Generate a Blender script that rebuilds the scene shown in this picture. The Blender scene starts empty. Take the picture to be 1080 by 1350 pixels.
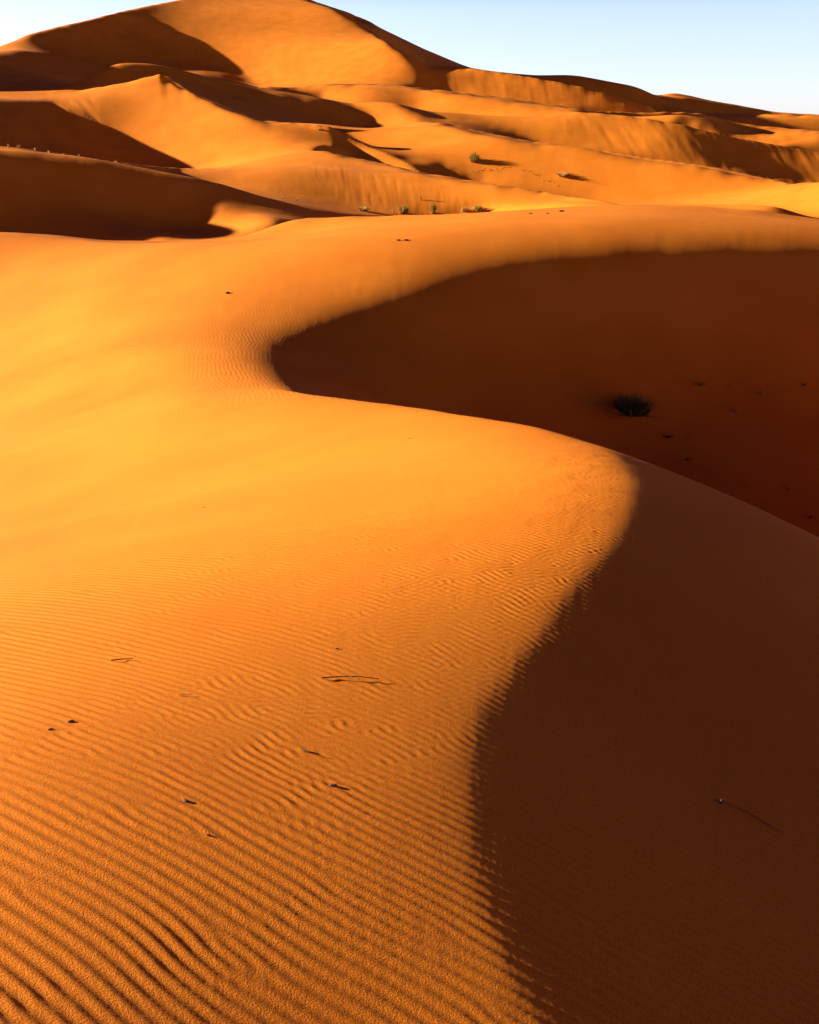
import bpy, bmesh, math, random, base64, lzma
import numpy as np
from mathutils import Vector

# ------------------------------------------------------------------ camera, sky, sun, exposure
EYE = 1.95                      # eye height over the sand below the tripod
SUN_E, SUN_A = math.radians(14.0), math.radians(14.0)   # low sun, at the left and slightly behind the dunes
scene = bpy.context.scene
C = scene.collection
cam_d = bpy.data.cameras.new('camera'); cam = bpy.data.objects.new('camera', cam_d); C.objects.link(cam)
cam.location = (0, 0, EYE); cam.rotation_euler = (math.radians(90 - 18.0), 0, 0)
cam_d.sensor_fit = 'VERTICAL'; cam_d.sensor_height = 36.0; cam_d.lens = 40.0
cam_d.clip_start = 0.05; cam_d.clip_end = 9000.0
scene.camera = cam
scene.view_settings.view_transform = 'Standard'; scene.view_settings.look = 'None'
scene.view_settings.gamma = 1.0; scene.view_settings.exposure = 1.75

to_sun = Vector((-math.cos(SUN_E)*math.cos(SUN_A), math.cos(SUN_E)*math.sin(SUN_A), math.sin(SUN_E)))
sun_d = bpy.data.lights.new('sun', 'SUN'); sun_d.energy = 5.0; sun_d.angle = math.radians(0.5); sun_d.color = (1.0, 0.86, 0.66)
sun = bpy.data.objects.new('sun', sun_d); C.objects.link(sun); sun.location = (-30, 10, 30)
sun.rotation_euler = to_sun.to_track_quat('Z', 'Y').to_euler()

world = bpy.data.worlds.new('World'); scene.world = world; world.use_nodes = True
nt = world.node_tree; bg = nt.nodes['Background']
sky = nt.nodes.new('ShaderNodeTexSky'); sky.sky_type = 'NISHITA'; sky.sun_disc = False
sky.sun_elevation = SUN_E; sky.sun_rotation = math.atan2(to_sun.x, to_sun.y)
sky.air_density = 1.0; sky.dust_density = 0.8; sky.ozone_density = 1.0; sky.altitude = 700
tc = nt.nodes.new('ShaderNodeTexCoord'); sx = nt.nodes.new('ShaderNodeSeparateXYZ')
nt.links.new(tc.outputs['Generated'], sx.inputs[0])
ramp = nt.nodes.new('ShaderNodeValToRGB')           # added sky tint: bright along the horizon, dim pink overhead to darken shadow fill
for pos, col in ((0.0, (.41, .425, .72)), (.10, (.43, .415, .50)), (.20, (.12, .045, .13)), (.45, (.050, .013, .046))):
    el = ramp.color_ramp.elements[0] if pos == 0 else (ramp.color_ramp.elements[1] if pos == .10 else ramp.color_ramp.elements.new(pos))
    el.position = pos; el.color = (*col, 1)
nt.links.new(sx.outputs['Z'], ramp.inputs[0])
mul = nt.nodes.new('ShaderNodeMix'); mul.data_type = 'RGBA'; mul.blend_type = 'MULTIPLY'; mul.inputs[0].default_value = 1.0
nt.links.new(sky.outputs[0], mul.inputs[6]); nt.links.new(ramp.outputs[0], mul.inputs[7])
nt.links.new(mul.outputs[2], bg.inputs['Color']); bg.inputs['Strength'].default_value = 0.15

# ------------------------------------------------------------------ helpers
def smooth(a, lo, hi):
    t = np.clip((a - lo)/(hi - lo), 0, 1); return t*t*(3 - 2*t)
def hash_grid(seed, n=256):
    return np.random.RandomState(seed).rand(n, n)*2 - 1
def vnoise(x, y, seed=0):                           # smooth value noise, -1..1
    g = hash_grid(seed); n = g.shape[0]
    i = np.floor(x).astype(np.int64); j = np.floor(y).astype(np.int64); a = x - i; b = y - j
    a = a*a*a*(a*(6*a - 15) + 10); b = b*b*b*(b*(6*b - 15) + 10)
    i0, j0, i1, j1 = i % n, j % n, (i + 1) % n, (j + 1) % n
    return g[i0, j0]*(1-a)*(1-b) + g[i1, j0]*a*(1-b) + g[i0, j1]*(1-a)*b + g[i1, j1]*a*b
def fbm(x, y, seed=0, o=4):
    r = 0; s = .5
    for k in range(o): r = r + s*vnoise(x*2**k, y*2**k, seed + k); s *= .5
    return r
def inside(P, x, y):
    r = np.zeros(np.shape(x), bool)
    for k in range(len(P)):
        x1, y1 = P[k]; x2, y2 = P[(k+1) % len(P)]
        if y1 != y2: r ^= ((y1 > y) != (y2 > y)) & (x < (x2-x1)*(y-y1)/(y2-y1) + x1)
    return r

# ------------------------------------------------------------------ sand materials
def sand_material(name, grain):
    m = bpy.data.materials.new(name); m.use_nodes = True; t = m.node_tree; N = t.nodes; L = t.links
    b = N['Principled BSDF']; b.inputs['Roughness'].default_value = 0.9; b.inputs['Specular IOR Level'].default_value = 0.08
    co = N.new('ShaderNodeTexCoord')
    def noise(scale, det=3, rough=.55):
        n = N.new('ShaderNodeTexNoise'); n.inputs['Scale'].default_value = scale; n.inputs['Detail'].default_value = det
        n.inputs['Roughness'].default_value = rough; L.new(co.outputs['Object'], n.inputs['Vector']); return n
    r = N.new('ShaderNodeValToRGB'); e = r.color_ramp.elements
    e[0].position = .3; e[0].color = (0.70, 0.194, 0.012, 1); e[1].position = .7; e[1].color = (0.82, 0.252, 0.019, 1)
    L.new(noise(.35, 5).outputs['Fac'], r.inputs[0])
    g = N.new('ShaderNodeValToRGB'); e = g.color_ramp.elements
    e[0].position = .36; e[0].color = (.72, .68, .62, 1); e[1].position = .62; e[1].color = (1.12, 1.13, 1.15, 1)
    L.new(noise(260, 2, .7).outputs['Fac'], g.inputs[0])
    mx = N.new('ShaderNodeMix'); mx.data_type = 'RGBA'; mx.blend_type = 'MULTIPLY'; mx.inputs[0].default_value = grain
    L.new(r.outputs[0], mx.inputs[6]); L.new(g.outputs[0], mx.inputs[7]); L.new(mx.outputs[2], b.inputs['Base Color'])
    bp = N.new('ShaderNodeBump'); bp.inputs['Strength'].default_value = .8*grain; bp.inputs['Distance'].default_value = .004
    L.new(noise(180, 3, .7).outputs['Fac'], bp.inputs['Height'])
    b2 = N.new('ShaderNodeBump'); b2.inputs['Strength'].default_value = .3; b2.inputs['Distance'].default_value = .03
    L.new(noise(5.0, 4, .6).outputs['Fac'], b2.inputs['Height'])
    b3 = N.new('ShaderNodeBump'); b3.inputs['Strength'].default_value = .2; b3.inputs['Distance'].default_value = .006
    L.new(noise(24, 3, .65).outputs['Fac'], b3.inputs['Height']); L.new(b3.outputs[0], bp.inputs['Normal'])
    if grain > .5: L.new(bp.outputs[0], b.inputs['Normal'])
    else: L.new(b2.outputs[0], b.inputs['Normal'])
    return m
SAND_NEAR = sand_material('near_sand', 1.0)
SAND_FAR = sand_material('dune_sand', 0.2)

# ------------------------------------------------------------------ the dune field: heights on a fan of columns, closer rows first
NU, NS = 321, 449
U0, U1, S0, S1 = -.62, .62, math.log(1.2), math.log(480.0)
# dune heights as plain numbers: a coarse table, then corrections to smooth in-between values (n.5 means n zeros)
NUMS = [  # includes ridges added out of view at the left to shade the valleys
-11920,-4652,-3381,390,878,1520,-373,-2559,-12470,-4418,-2677,-434,358,537,244,-1387,-12930,-4313,-2108,-602,163,317,902,-240,-13261,-4520,-3537,-976,-54,270,421,-929,
-13544,-5122,-4295,-540,-1093,-26,84,-1221,-13863,-5868,-5004,-429,-906,76,-57,-1363,0,-5,-8,26,-7,-26,-29,-16,-1,2,-19,-21,-60,24,125,0,-1,0,-41,-118,-5,-54,-18,-36,1,
-11,-7,103,23,-32,-3,16,1,0,0,56,20,21,22,0,269,-68,-251,-168,-109,93,-82,255,-92,-146,-220,-141,45,-72,232,-121,20,-180,-122,51,-90,192,-133,122,-96,-15,-146,-113,146,
-94,164,-27,-5,-96,75,85,143,469,66,-18,-103,56,27,368,585,-22,-86,-116,58,-23,440,547,-48,10,-38,74,-71,116,551,114,101,-41,75,-91,25,465,22,103,-102,69,-96,30,427,17,
45,-73,72,6.5,28,7,-9,7,20,8,4.5,1,4.5,-23,-19,0,-20,-37,-34,7.5,-3,2,15,6,4,0,36,7,-19,-5,5.5,-13,3,-48,40,32,45,26,39,-41,-9,5,3.5,-1,10,-2,7,-7,-29,-34,-11,47,55,24,
18,0,1,0,-2,-6,0,-18,-22,7,11,-1,0,-24,-33,-23,0,-2,-4,-5,0,1,47,-8,36,-11,13,30,13,7,6,3.5,-13,0,-2,-13,7,-18,0,25,-15,21,5.5,-21,0,0,24,-4,6,11,23,7.5,11,0,-5,-10,0,0,
-9,-6,4.5,-24,63,0,-33,-33,-47,21,-13,-28,61,19,-7,-7,-7,-39,63,5,-36,-30,-74,16,-9,-22,54,13,7,-9,-7,-56,63,6,-39,-27,-83,33,-9,-26,54,0,28,-10,-7,-74,61,8,-42,-32,-96,
43,-10,-28,63,-29,59,-8,-6,-91,57,11,-44,-36,-109,98,-13,-24,48,-68,52,0,-5,-104,51,14,-44,-40,-123,145,1,0,25,-66,30,-5,-11,-114,43,18,-44,-44,-118,124,0,15,68,-39,-79,
-20,-16,-120,34,23,-36,-59,-59,63,-84,-49,54,-57,-91,71,-35,-123,25,27,-17,-98,-18,-7,-45,-21,56,-34,-99,113,-49,-123,19,25,72,-125,54,11,-28,5,73,35,-84,56,-42,-119,14,
22,184,-140,78,29,-74,0,55,100,64,74,-27,-112,3,23,234,-169,-17,54,-74,-39,29,62,73,83,-17,-100,-14,32,68,-185,-76,97,-9,-28,15,19,0,86,-24,-83,-15,52,-84,-187,-141,-14,
69,-123,12,-22,-69,75,-24,-65,-20,58,-184,-170,-171,-22,118,-136,-9,-18,-51,79,-24,-45,-33,144,-181,-163,-178,5,104,-58,-56,-45,-89,56,-22,-27,-43,220,-181,-157,-210,27,
29,-15,-77,-19,-84,83,-20,-13,-48,256,-186,-129,-258,-5,0,-21,-139,-8,-73,73,-19,-3,-47,239,-201,-95,-236,5,-11,-19,-86,12,-49,40,-17,5,-46,211,-202,-62,-186,37,-17,-7,
-34,22,-36,27,-12,11,-46,188,-194,-34,-154,56,-22,-5,-15,17,-29,24,-9,71.5,6,0,0,4,25.5,-13,0,0,-9,3.5,-9,-6,-9,18.5,1,17,0,0,1,0,0,5,0,0,14,3,17.5,2,-5,5,1,3,0,0,-17,-6,
0,-2,0,-11,12.5,1,6.5,2,-5,21,-6,18,0,7,0,0,-20,12.5,-8,0,0,-1,1,0,-8,-6,28,-30,0,-7,0,-12,5,0,2,12.5,24,-1,-1,4,14,2,3,12,-28,2,0,3,0,0,-5,-3,-8,-2,10.5,-2,-7,0,1,2,-11,
7,-5,-21,-7,-9,-3,5,0,9,21,1,20,8,10.5,-1,3.5,-9,0,-8,16,0,14,27,6,-4,0,0,-7,-16,-25,-2,5.5,2,-1,3.5,-7,5.5,7,0,4,-6,-7,-3,4,4,0,0,-8,5,8.5,-1,7.5,-8,27,-2,-3,10,-4,5,0,
-6,0,-21,4,-4,10.5,-11,-6,4.5,6,0,0,-4,-8,-9,-9,3.5,9,29,-1,-1,9.5,6,5.5,8,-1,-2,8,4,0,7,3.5,-13,-15,0,2,13.5,-1,0,-18,3,4,-12,-9,0,-5,0,16,0,4,0,-10,-1,7.5,2,15.5,6,7,
11,0,-5,12.5,4,3.5,7,5.5,7,3.5,-5,0,4,62.5,-8,-4,18,-6,3.5,-5,5,-22,79,-40,19,-12,-5,4,0,-7,-5,26,-23,11,-4,5.5,-8,-5,18,-6,3.5,-5,0,-22,94,-50,17,-13,-5,5,0,-7,-5,25,
-15,9,6.5,-7,-6,18,-6,3.5,-5,0,-17,113,-62,18,-15,-5,6,5,-8,-6,23,0,4,6.5,-7,-7,19,-6,4,0,0,-5,-4,-12,137,-67,34,-17,-5,6,7,-10,0,22,5,7.5,-6,-7,19,-7,5,0,0,-5,-8,-9,166,
-71,52,-21,-4,7,9,-15,0,16,3.5,5,4.5,-5,-7,19,-7,5,0,0,-4,-12,-9,199,-69,66,-25,0,10,11,-21,5,11,-6,11,-6,5,-5,3.5,-4,-8,19,-7,5,0,0,-4,-16,-10,239,-57,75,-29,0,21,10,
-27,12,5,-22,25,-9,6,-7,6,0,0,-3,-8,19,-8,6,-1,-4,-3,-20,-11,240,-48,75,-32,4,25,12,-32,15,0,-45,39,-13,9,-9,7,0,0,-2,-8,19,-8,6,-1,-5,-2,-25,-13,209,-35,66,-39,6,14,19,
-30,22,0,-47,41,-15,16,-11,4,0,0,-1,-9,18,-8,7,-1,-6,-1,-28,-17,177,-23,48,-47,7,8,29,-32,24,-5,-49,36,-5,26,-15,4.5,-10,18,-9,7,-2,-8,0,-31,-20,146,-11,46,-43,0,-2,44,
-35,26,-14,-55,31,-1,55,-15,3.5,1,-12,17,-9,8,-2,-9,1,-34,-23,115,0,51,-10,-9,-15,65,-37,29,-10,-35,33,4,14,-17,0,-6,0,2,-13,17,-10,9,-1,-10,3,-35,-24,79,19,55,35,-14,
-29,93,-32,23,-23,-13,31,10,-33,-19,0,-7,5,2,-16,16,-10,9,-1,-12,5,-36,-22,46,37,63,12,-30,-53,110,-32,11,-33,7,23,6,-28,32,-12,-7,5,3,-18,16,-11,10,-2,-14,7,-36,-19,17,
17,66,-29,-29,-52,73,-20,-7,-32,22,23,8,-31,50,-16,-4,6,3,-21,16,-12,10,-1,-16,9,-34,-11,-6,-19,43,-29,6,-39,-12,29,-17,-26,21,20,7,-30,13,-20,-5,8,4,-23,16,-13,11,-1,
-17,12,-35,0,-25,-54,21,-20,-4,0,-56,0,-13,-17,56,23,8,-3,-10,-23,-8,7,4,-25,15,-14,12,0,-20,27,-39,15,-36,-86,21,-17,-9,23,13,-8,-16,-8,30,0,1,17,-2,-9,-4,6,4,-27,15,
-14,13,0,-27,79,-19,28,-38,-98,42,-17,6,16,13,1,-20,0,15,-28,-6,21,-6,3.5,4,-28,14,-15,14,0,-32,117,-13,41,-40,-89,30,-14,23,21,7,6,-36,-4,34,-60,-7,24,-19,3.5,4,-28,13,
-16,14,1,-36,82,-13,48,-31,-80,12,4,-12,3,-6,8,-16,-7,37,-26,-10,-14,-4,0,0,-7,4,-29,13,-16,15,2,-37,7,-8,45,-2,-63,16,30,-26,21,-17,6,-11,-11,33,0,-20,-44,4,0,0,-15,4,
-29,13,-16,15,2,-23,-47,5,37,17,-55,10,63,4,54,10,26,-13,-19,20,17,-12,-67,-2,0,6,-12,4,-29,11,-19,15,-4,35,-48,18,27,27,-52,7,37,-19,48,21,28,-17,-29,3,44,22,-53,-2,-7,
0,-5,4,-27,11,-22,16,-10,94,-31,30,18,31,-56,23,-18,-50,34,-19,16,2,-25,-7,34,43,-43,4,-12,0,0,4,-25,11,-21,20,-15,119,-22,36,11,31,-62,33,-15,-66,8,-39,9,26,-26,-6,19,
61,-36,-1,-8,0,6,4,-23,12,-19,17,-19,59,-20,40,4,31,-56,32,27,-73,-7,-41,-5,59,-34,6,-18,48,-35,-9,-8,0,0,4,-22,12,-19,14,-20,0,-18,40,-4,36,-30,8,31,-58,18,-24,-11,88,
-12,37,-29,-21,-26,-28,-11,0,0,4,-22,12,-18,14,-21,-55,-19,38,-12,42,-17,-9,24,-40,46,-27,0,93,4,48,-28,-15,24,-57,-9,0,0,3,-20,12,-18,8,11,-63,-20,32,-19,46,-6,-27,18,
-17,16,-35,7,83,0,25,-15,7,25,-56,3.5,3,-18,12,-18,1,60,-52,-22,24,-23,50,8,-24,10,13,7,-38,14,83,-15,6,-10,-9,22,-38,8,-4,0,3,-14,12,-17,-5,98,-46,-20,14,-25,57,19,5,-6,
24,13,-25,14,80,-25,-9,-3,-27,37,-11,8,-5,0,3,-9,11,-16,-10,129,-31,-17,4,-26,67,0,17,-12,17,6,-18,0,69,-17,0,0,-38,40,-7,5,-4,0,3,-5,10,-15,-13,135,-15,-12,-4,-23,80,
-21,17,-5,12,0,-12,-6,57,-37,-8,-8,-49,43,0,4,-4,0,2,-1,8,-11,-12,114,-7,-7,-9,-20,88,-41,0,0,9,0,-9,-7,35,-39,-14,0,-38,40,-9,4,0,0,2,2,7,-10,-10,84,-4,-8,-15,-15,80,
-48,-10,0,6,0,-7,-8,19,-22,-13,8,-24,26,-10,4,0,0,3,0,5,-9,-7,60,0,-5,-14,-11,67,-44,4.5,-6,0,10,-13,0,7,-16,14,-5,5,4.5,4,-8,-4,44,0,-7,-14,-6,56,-40,5,3.5,-4,0,5,-7,0,
6,-9,6,0,4,5.5,-8,0,33,0,-11,-14,0,47,-36,11,4.5,4,0,-5,0,0,-5,8.5,-7,0,26,6,-14,-14,0,39,-34,13,4.5,4,4.5,-5,8.5,-7,0,22,8,-17,-11,6,32,-32,15,4.5,4,0,0,4,0,-6,14.5,5,
8.5,-4,14.5,4,32.5,5,35.5,-5,58.5,5,52.5,5,0,-4,3.5,-4,58.5,4,18.5,-4,38.5,4,25.5,6,4.5,-7,7.5,-5,6.5,-5,10.5,5,67.5,1,14.5,-3,10.5,1,6.5,-1,-6,0,0,8,6,-1,-1,16.5,1,18.5,
1,-3,3.5,2,0,-1,5.5,1,1,-10,3.5,-4,2,1,-10,3.5,4,0,-4,14.5,1,9.5,-1,4.5,-2,9.5,-6,0,2,0,1,0,0,2,0,-1,0,-3,34.5,2,0,-7,0,0,1,6.5,-1,-11,0,-5,-5,-6,5.5,-10,19.5,-1,15.5,18,
-12,0,0,2,0,-9,-5,0,0,-2,6,9.5,-20,7.5,4,17.5,1,5.5,-1,3.5,-2,15,0,1,-6,0,41,18,0,-5,8,0,0,4,7.5,2,12,31.5,-3,3.5,-5,6,-2,2,-2,-6,-11,0,5,-2,6.5,2,0,5,1,0,-6,10.5,1,11.5,
-1,-2,0,0,-1,0,0,-1,3.5,-1,1,0,-4,0,0,-7,-4,5,1,-1,1,3.5,-7,-6,-7,0,0,2,2,0,0,10,13.5,1,8.5,4,5.5,2,3.5,1,0,1,1,-2,1,0,5,0,-2,2,1,3.5,3,0,3,0,0,-1,0,0,-2,-4,17.5,-1,3.5,
-1,6.5,-5,7.5,10,-2,0,3,0,0,-1,0,3,0,0,-8,-4,5.5,-2,11,9,10.5,-1,3.5,1,6.5,-3,6.5,2,3.5,-1,0,-1,0,-16,5,-7,-3,-1,0,-1,0,-9,0,0,5,13,0,9,-2,-1,-6,8,-10,-16,4.5,4,5.5,-1,
3.5,1,0,-1,4.5,10,6.5,1,3.5,3,0,-1,11,8,-4,0,0,-2,-2,0,-2,6,0,0,-2,-3,0,0,9,2,3,-3,2,-2,0,0,5,7.5,-1,9.5,-1,13.5,-5,-16,-2,0,0,1,-2,10,0,3,-7,0,-4,5,-7,0,-5,-12,-13,0,-2,
-1,3.5,5,21.5,-1,9.5,18,7,-1,-1,3.5,-3,4.5,-3,0,-1,-4,0,0,2,0,6,0,-6,0,-5,24.5,-1,7.5,-12,0,2,5,0,-4,-5,0,0,2,1,7.5,-6,3.5,2,19.5,-2,12.5,10,12,3,0,0,-3,0,-4,8,0,0,-4,2,
4.5,-5,5.5,-2,-2,32.5,-7,0,-1,0,0,1,-5,0,-5,0,0,1,0,0,5,0,0,2,5.5,3,2,15.5,2,-1,0,1,3.5,-5,8.5,1,-15,1,4.5,20,4.5,-1,6.5,-8,0,6,0,-2,-1,-1,8.5,1,7.5,2,2,-2,3.5,-4,5.5,4,
4,7,6.5,-2,-4,3.5,-4,2,6.5,4,-1,-26,-10,0,2,-14,0,-5,-5,14.5,-1,-4,11.5,-3,6.5,5,5.5,-2,4,4,-15,2,0,0,-2,-8,16,7,0,0,1,0,0,-4,15.5,6,5.5,1,11.5,-7,-5,0,0,4,0,0,1,0,0,7,
5.5,-11,-7,-2,16.5,-1,15.5,2,-1,-1,0,0,-1,20,6.5,1,0,0,-1,3.5,-2,3.5,10,0,-2,14.5,-1,17.5,1,2,0,-1,0,-4,-4,11.5,3,3.5,-10,0,-4,31.5,-1,2,-1,-1,7.5,-2,3.5,-3,1,-4,1,-2,
5.5,1,17.5,1,32.5,-6,20.5,2,7.5,4,13.5,5,6.5,4,0,-5,8.5,-4,0,4,7.5,1,6.5,5,11.5,5,15.5,4,3.5,4,12.5,-5,6.5,2,4.5,4,22.5,-5,21.5,-4,4.5,2,0,5,4.5,4,7.5,4,12.5,4,0,-5,26.5,
4,0,5,9.5,6,18.5,4,25.5,4,0,5,28.5,4,-4,7.5,5,0,4,7.5,4,6.5,5,0,5,16.5,-4,10.5,-4,0,-5,5.5,-5,19.5,6,-6,5.5,6,6.5,5,0,5,-13,10,5,-16,0,8,14.5,6,-9,0,5,15.5,5,-7,13.5,-4,
4,-15,8,6,-17,5,7,14.5,5,-9,0,5,15.5,5,-8,5.5,4,7.5,-5,4,-13,10,6,-18,8,6,15.5,-9,0,4,15.5,5,-8,13.5,-5,6,-11,11,5,-18,10,6,15.5,-9,17.5,5,-9,13.5,-5,8,-11,12,0,-17,9,7,
15.5,-7,17.5,5,-9,13.5,-5,8,-10,12,0,-16,8,13,6,32.5,4,-9,12.5,4,-5,8,-9,11,0,-14,4,21,7,20.5,4,11.5,4,-9,12.5,5,-6,8,-8,8,-9,-12,0,24,15.5,-6,17.5,4,-9,4,11.5,6,-6,8,-7,
0,-17,-9,-5,23,15.5,-7,0,4,14.5,-1,0,-8,4,11.5,6,-7,8,-6,-6,-27,-5,-10,23,-6,13.5,5,-6,4,4,14.5,-1,2,-7,12.5,6,-8,8,-4,-19,-41,0,-15,23,-6,7.5,6,5.5,7,-7,5,4,8.5,5,5.5,
-1,2,-6,12.5,6,-8,9,0,-36,-61,0,-21,23,8.5,12,-5,4.5,10,-9,5,4,14.5,-1,1,-5,3,1,7.5,-5,0,0,6,-8,9,0,-52,-80,0,-27,23,12,5.5,-6,0,21,-8,4.5,15,-14,0,4,-5,0,0,4,10.5,-1,0,
-4,3,1,0,-2,2,7.5,5,-8,9,0,-63,-93,4,-31,20,28,-8,-4,4.5,-11,37,-9,-5,0,0,-4,22,-17,-4,0,-10,0,-4,7,11.5,-1,-3,3,1,0,-2,2,0,0,-2,5,-2,-1,0,5,-8,9,0,-64,-90,4,-28,20,45,
-9,4.5,6,-7,48,-11,-4,0,0,-5,30,-15,-5,4,-10,0,-7,9,11.5,-3,-3,3,1,0,-2,2,0,0,-1,5,-2,-1,0,5,-7,9,1,-61,-82,0,-21,19,30,-10,4.5,7,0,50,-8,3.5,-6,25,-13,0,0,-9,0,-9,12,0,
-4,9.5,-4,-3,3,1,0,-2,2,0,0,-1,6,-2,-1,0,5,-6,9,0,-55,-70,0,-15,17,9,-15,3.5,5,0,0,46,-8,3.5,-6,16,-18,-5,-4,0,0,-8,16,0,-6,9.5,-5,-2,3,0,-1,-2,2,0,0,-1,5,-2,-1,0,4,-6,9,
-1,-43,-56,-5,-11,13,-12,-22,3.5,7,-2,-2,48,-8,0,0,2,-4,13,-17,0,-6,-2,2,-6,21,0,-10,0,0,-7,5.5,1,-6,-1,3,1,0,-2,2,0,0,-1,5,-2,-2,1,3,-6,8,-2,-33,-42,-7,-6,6,-26,-29,4,0,
0,5,-3,5,44,-9,0,0,2,-2,3,-23,0,6,2,-5,-4,16,0,-10,0,4,-8,5.5,1,-7,0,3,0,0,-2,2,3.5,4,-2,-2,2,2,-5,7,-4,-22,-23,-8,0,-1,-24,-27,4.5,-2,10,42,-9,-4,0,2,0,0,-24,-5,13,0,-9,
4,3,0,-6,0,0,-7,5.5,1,-8,0,3,0,0,-2,2,3.5,4,-2,-2,2,1,-3,6,-6,-12,0,-12,3,-5,-21,-17,3.5,-2,-3,4,40,-8,-5,0,5,2,-13,-26,-6,20,-1,-8,10,-25,-4,-5,0,4,6.5,1,-8,1,3,1,0,-2,
2,0,0,-1,3,-2,-2,3,0,-2,4,-7,-3,29,-16,5,-10,-13,12,-4,0,0,-1,-2,-6,35,-8,0,0,10,0,-12,-5,-6,22,-6,-4,6,-26,24,-9,8.5,1,-9,2,4,1,0,-2,2,3.5,3,-2,-2,3,-1,0,3,-7,4,56,-21,
7,-13,-5,51,-8,0,0,-2,-2,-10,32,-6,-6,-5,22,-3,-10,17,-13,19,-7,-2,4,-20,56,-11,8.5,1,-10,2,3,0,0,-2,2,3.5,2,-2,-2,4,-3,1,2,-8,11,75,-26,7,-15,0,32,-12,0,0,-5,0,-4,17,-5,
-4,-6,38,-6,-7,41,-13,16,-7,-2,5,-14,31,-15,8.5,1,-10,2,3,0,0,-2,2,3.5,2,-2,-2,4,-4,4,2,-8,16,86,-26,6,-13,5,-2,-20,0,0,-6,2,-4,4.5,47,-13,0,23,-14,11,0,0,7,-7,-12,-14,
8.5,2,-11,3,3,0,0,-2,3,3.5,2,-1,-2,5,-5,6,0,-8,17,80,-28,3,-10,7,-25,0,-7,5,-8,1,-13,-16,3.5,29,-16,0,17,-13,7,0,-4,0,-7,-6,31,-7,6.5,1,2,-11,4,3,0,-1,-2,3,1,-1,0,2,-1,
-3,5,-6,8,-1,-7,16,65,-27,0,-8,5,-17,43,-24,14,-9,0,-24,-27,0,0,7,0,-15,0,17,-15,4,4.5,-13,42,-10,7.5,1,-11,5,3,0,-1,-2,3,3.5,2,0,-3,5,-8,9,-2,-6,14,47,-17,5,-5,4,-11,9,
-25,26,-12,11,-32,-45,0,0,13,-13,-13,0,16,-16,4,7,3.5,-14,4,-14,-4,6.5,1,-11,5,3,0,-1,-2,3,3.5,1,-1,-4,5,-9,9,-4,-4,10,28,-8,9,-3,5,-7,-1,9,28,-18,4,18,-16,-4,0,12,-10,
-16,0,19,-21,0,8,-7,0,5,-14,-9,5,-7,6.5,1,-11,6,3,0,-1,-2,3,0,-1,0,1,-1,-4,5,-11,9,-5,-2,5,10,-7,3,-3,7,-6,3,11,13,-20,-4,33,0,0,10,2,-5,-20,0,23,-17,0,12,-6,0,9,-3,-7,
35,-12,4,4.5,1,2,-11,8,3,0,0,-2,3,1,-1,3.5,-4,5,-11,9,-5,0,1,-5,-9,0,-7,9,-5,7,-1,6,-20,-5,0,-7,7,1,3,-1,-19,0,23,-20,0,13,-4,0,12,8,-4,25,-13,7,5.5,2,-11,8,3,0,0,-2,3,1,
-1,3.5,-4,5,-12,6,-5,4,-2,-17,-12,9,-16,8,-5,7,-2,11,-21,20,-6,-16,10,-3,1,-2,-11,0,7,-23,0,10,-3,2,-8,11,2,-4,-17,7,5.5,1,-10,9,3,0,0,-2,2,1,-1,1,-1,0,-4,5,-11,1,-4,6,
-3,-28,-16,24,-21,4,-5,8,-3,14,-19,29,-22,10,4.5,-4,0,-15,-4,-9,-1,-2,4,-18,12,7,-13,-9,6.5,1,-10,9,3,0,-1,-3,3,1,-2,1,-2,1,-4,7,-11,0,0,9,-4,-37,-21,28,-20,2,-7,10,-6,
13,-15,40,-37,17,-5,0,0,1,0,0,-18,38,-18,3,1,3,-10,9,9,-11,6.5,1,2,-10,9,3,0,-1,-2,3,0,-2,1,-2,2,-6,21,-13,2,3,13,-6,-40,-28,17,-12,3,-10,11,-8,10,-12,58,-18,7,-3,-1,0,1,
0,-4,-15,47,-26,14,2,0,-3,3,11,-6,7,5.5,1,2,-10,9,2,0,-1,-2,3,0,-2,2,-2,3,-10,48,-11,4,0,15,-9,-38,-32,8,0,4,-11,12,-10,10,-8,45,3.5,1,0,1,0,-4,-11,60,-32,18,0,-4,2,-7,9,
-10,9,5.5,1,2,-9,10,2,0,-2,-3,3,0,-3,2,-3,4,-15,59,-7,7,-5,17,-11,-39,-39,5,0,7,-13,13,-13,20,-10,6,6,0,-4,5,0,2,2,0,-11,44,-36,25,1,-9,8,-17,17,-16,23,-6,0,-4,0,4,1,2,
-9,11,2,0,-2,-3,2,0,-3,2,-4,4,-16,30,-7,12,-13,18,-12,-38,-47,0,-4,17,-17,15,-15,27,20,-17,12,0,-4,8,-2,0,4,0,-12,3,-38,11,2,-15,17,-20,-5,-14,33,-7,4.5,1,2,-8,10,2,0,-2,
-3,3,0,-3,3,-5,4,-13,-10,0,16,-20,20,-13,-33,-51,5,0,14,-20,16,-10,9,34,-27,10,-1,-5,8,0,-7,-1,0,-13,-6,-19,-5,16,-25,26,-7,0,-9,14,-6,5,3.5,1,2,-8,10,2,0,-2,-3,3,1,-2,3,
-5,2,3,-34,0,18,-26,24,-13,-25,-53,5,0,7,-21,16,0,-34,20,-17,8,-1,-5,8,-3,9,0,0,-15,-9,0,-11,12,-36,37,-4,8,-9,11,-5,4.5,1,2,-8,10,2,0,-1,-3,3,1,-3,3,-6,-1,37,-33,0,19,
-31,28,-15,-11,-54,0,0,6,-18,13,9,-26,4,-12,4,0,-8,8,-7,15,2,0,-19,-13,20,-8,8,-30,8,1,5,-6,7,0,4,4,0,0,1,2,-8,11,2,0,-1,-3,3,1,-3,4,-7,-5,66,-27,0,20,-33,33,-18,13,-47,
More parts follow.
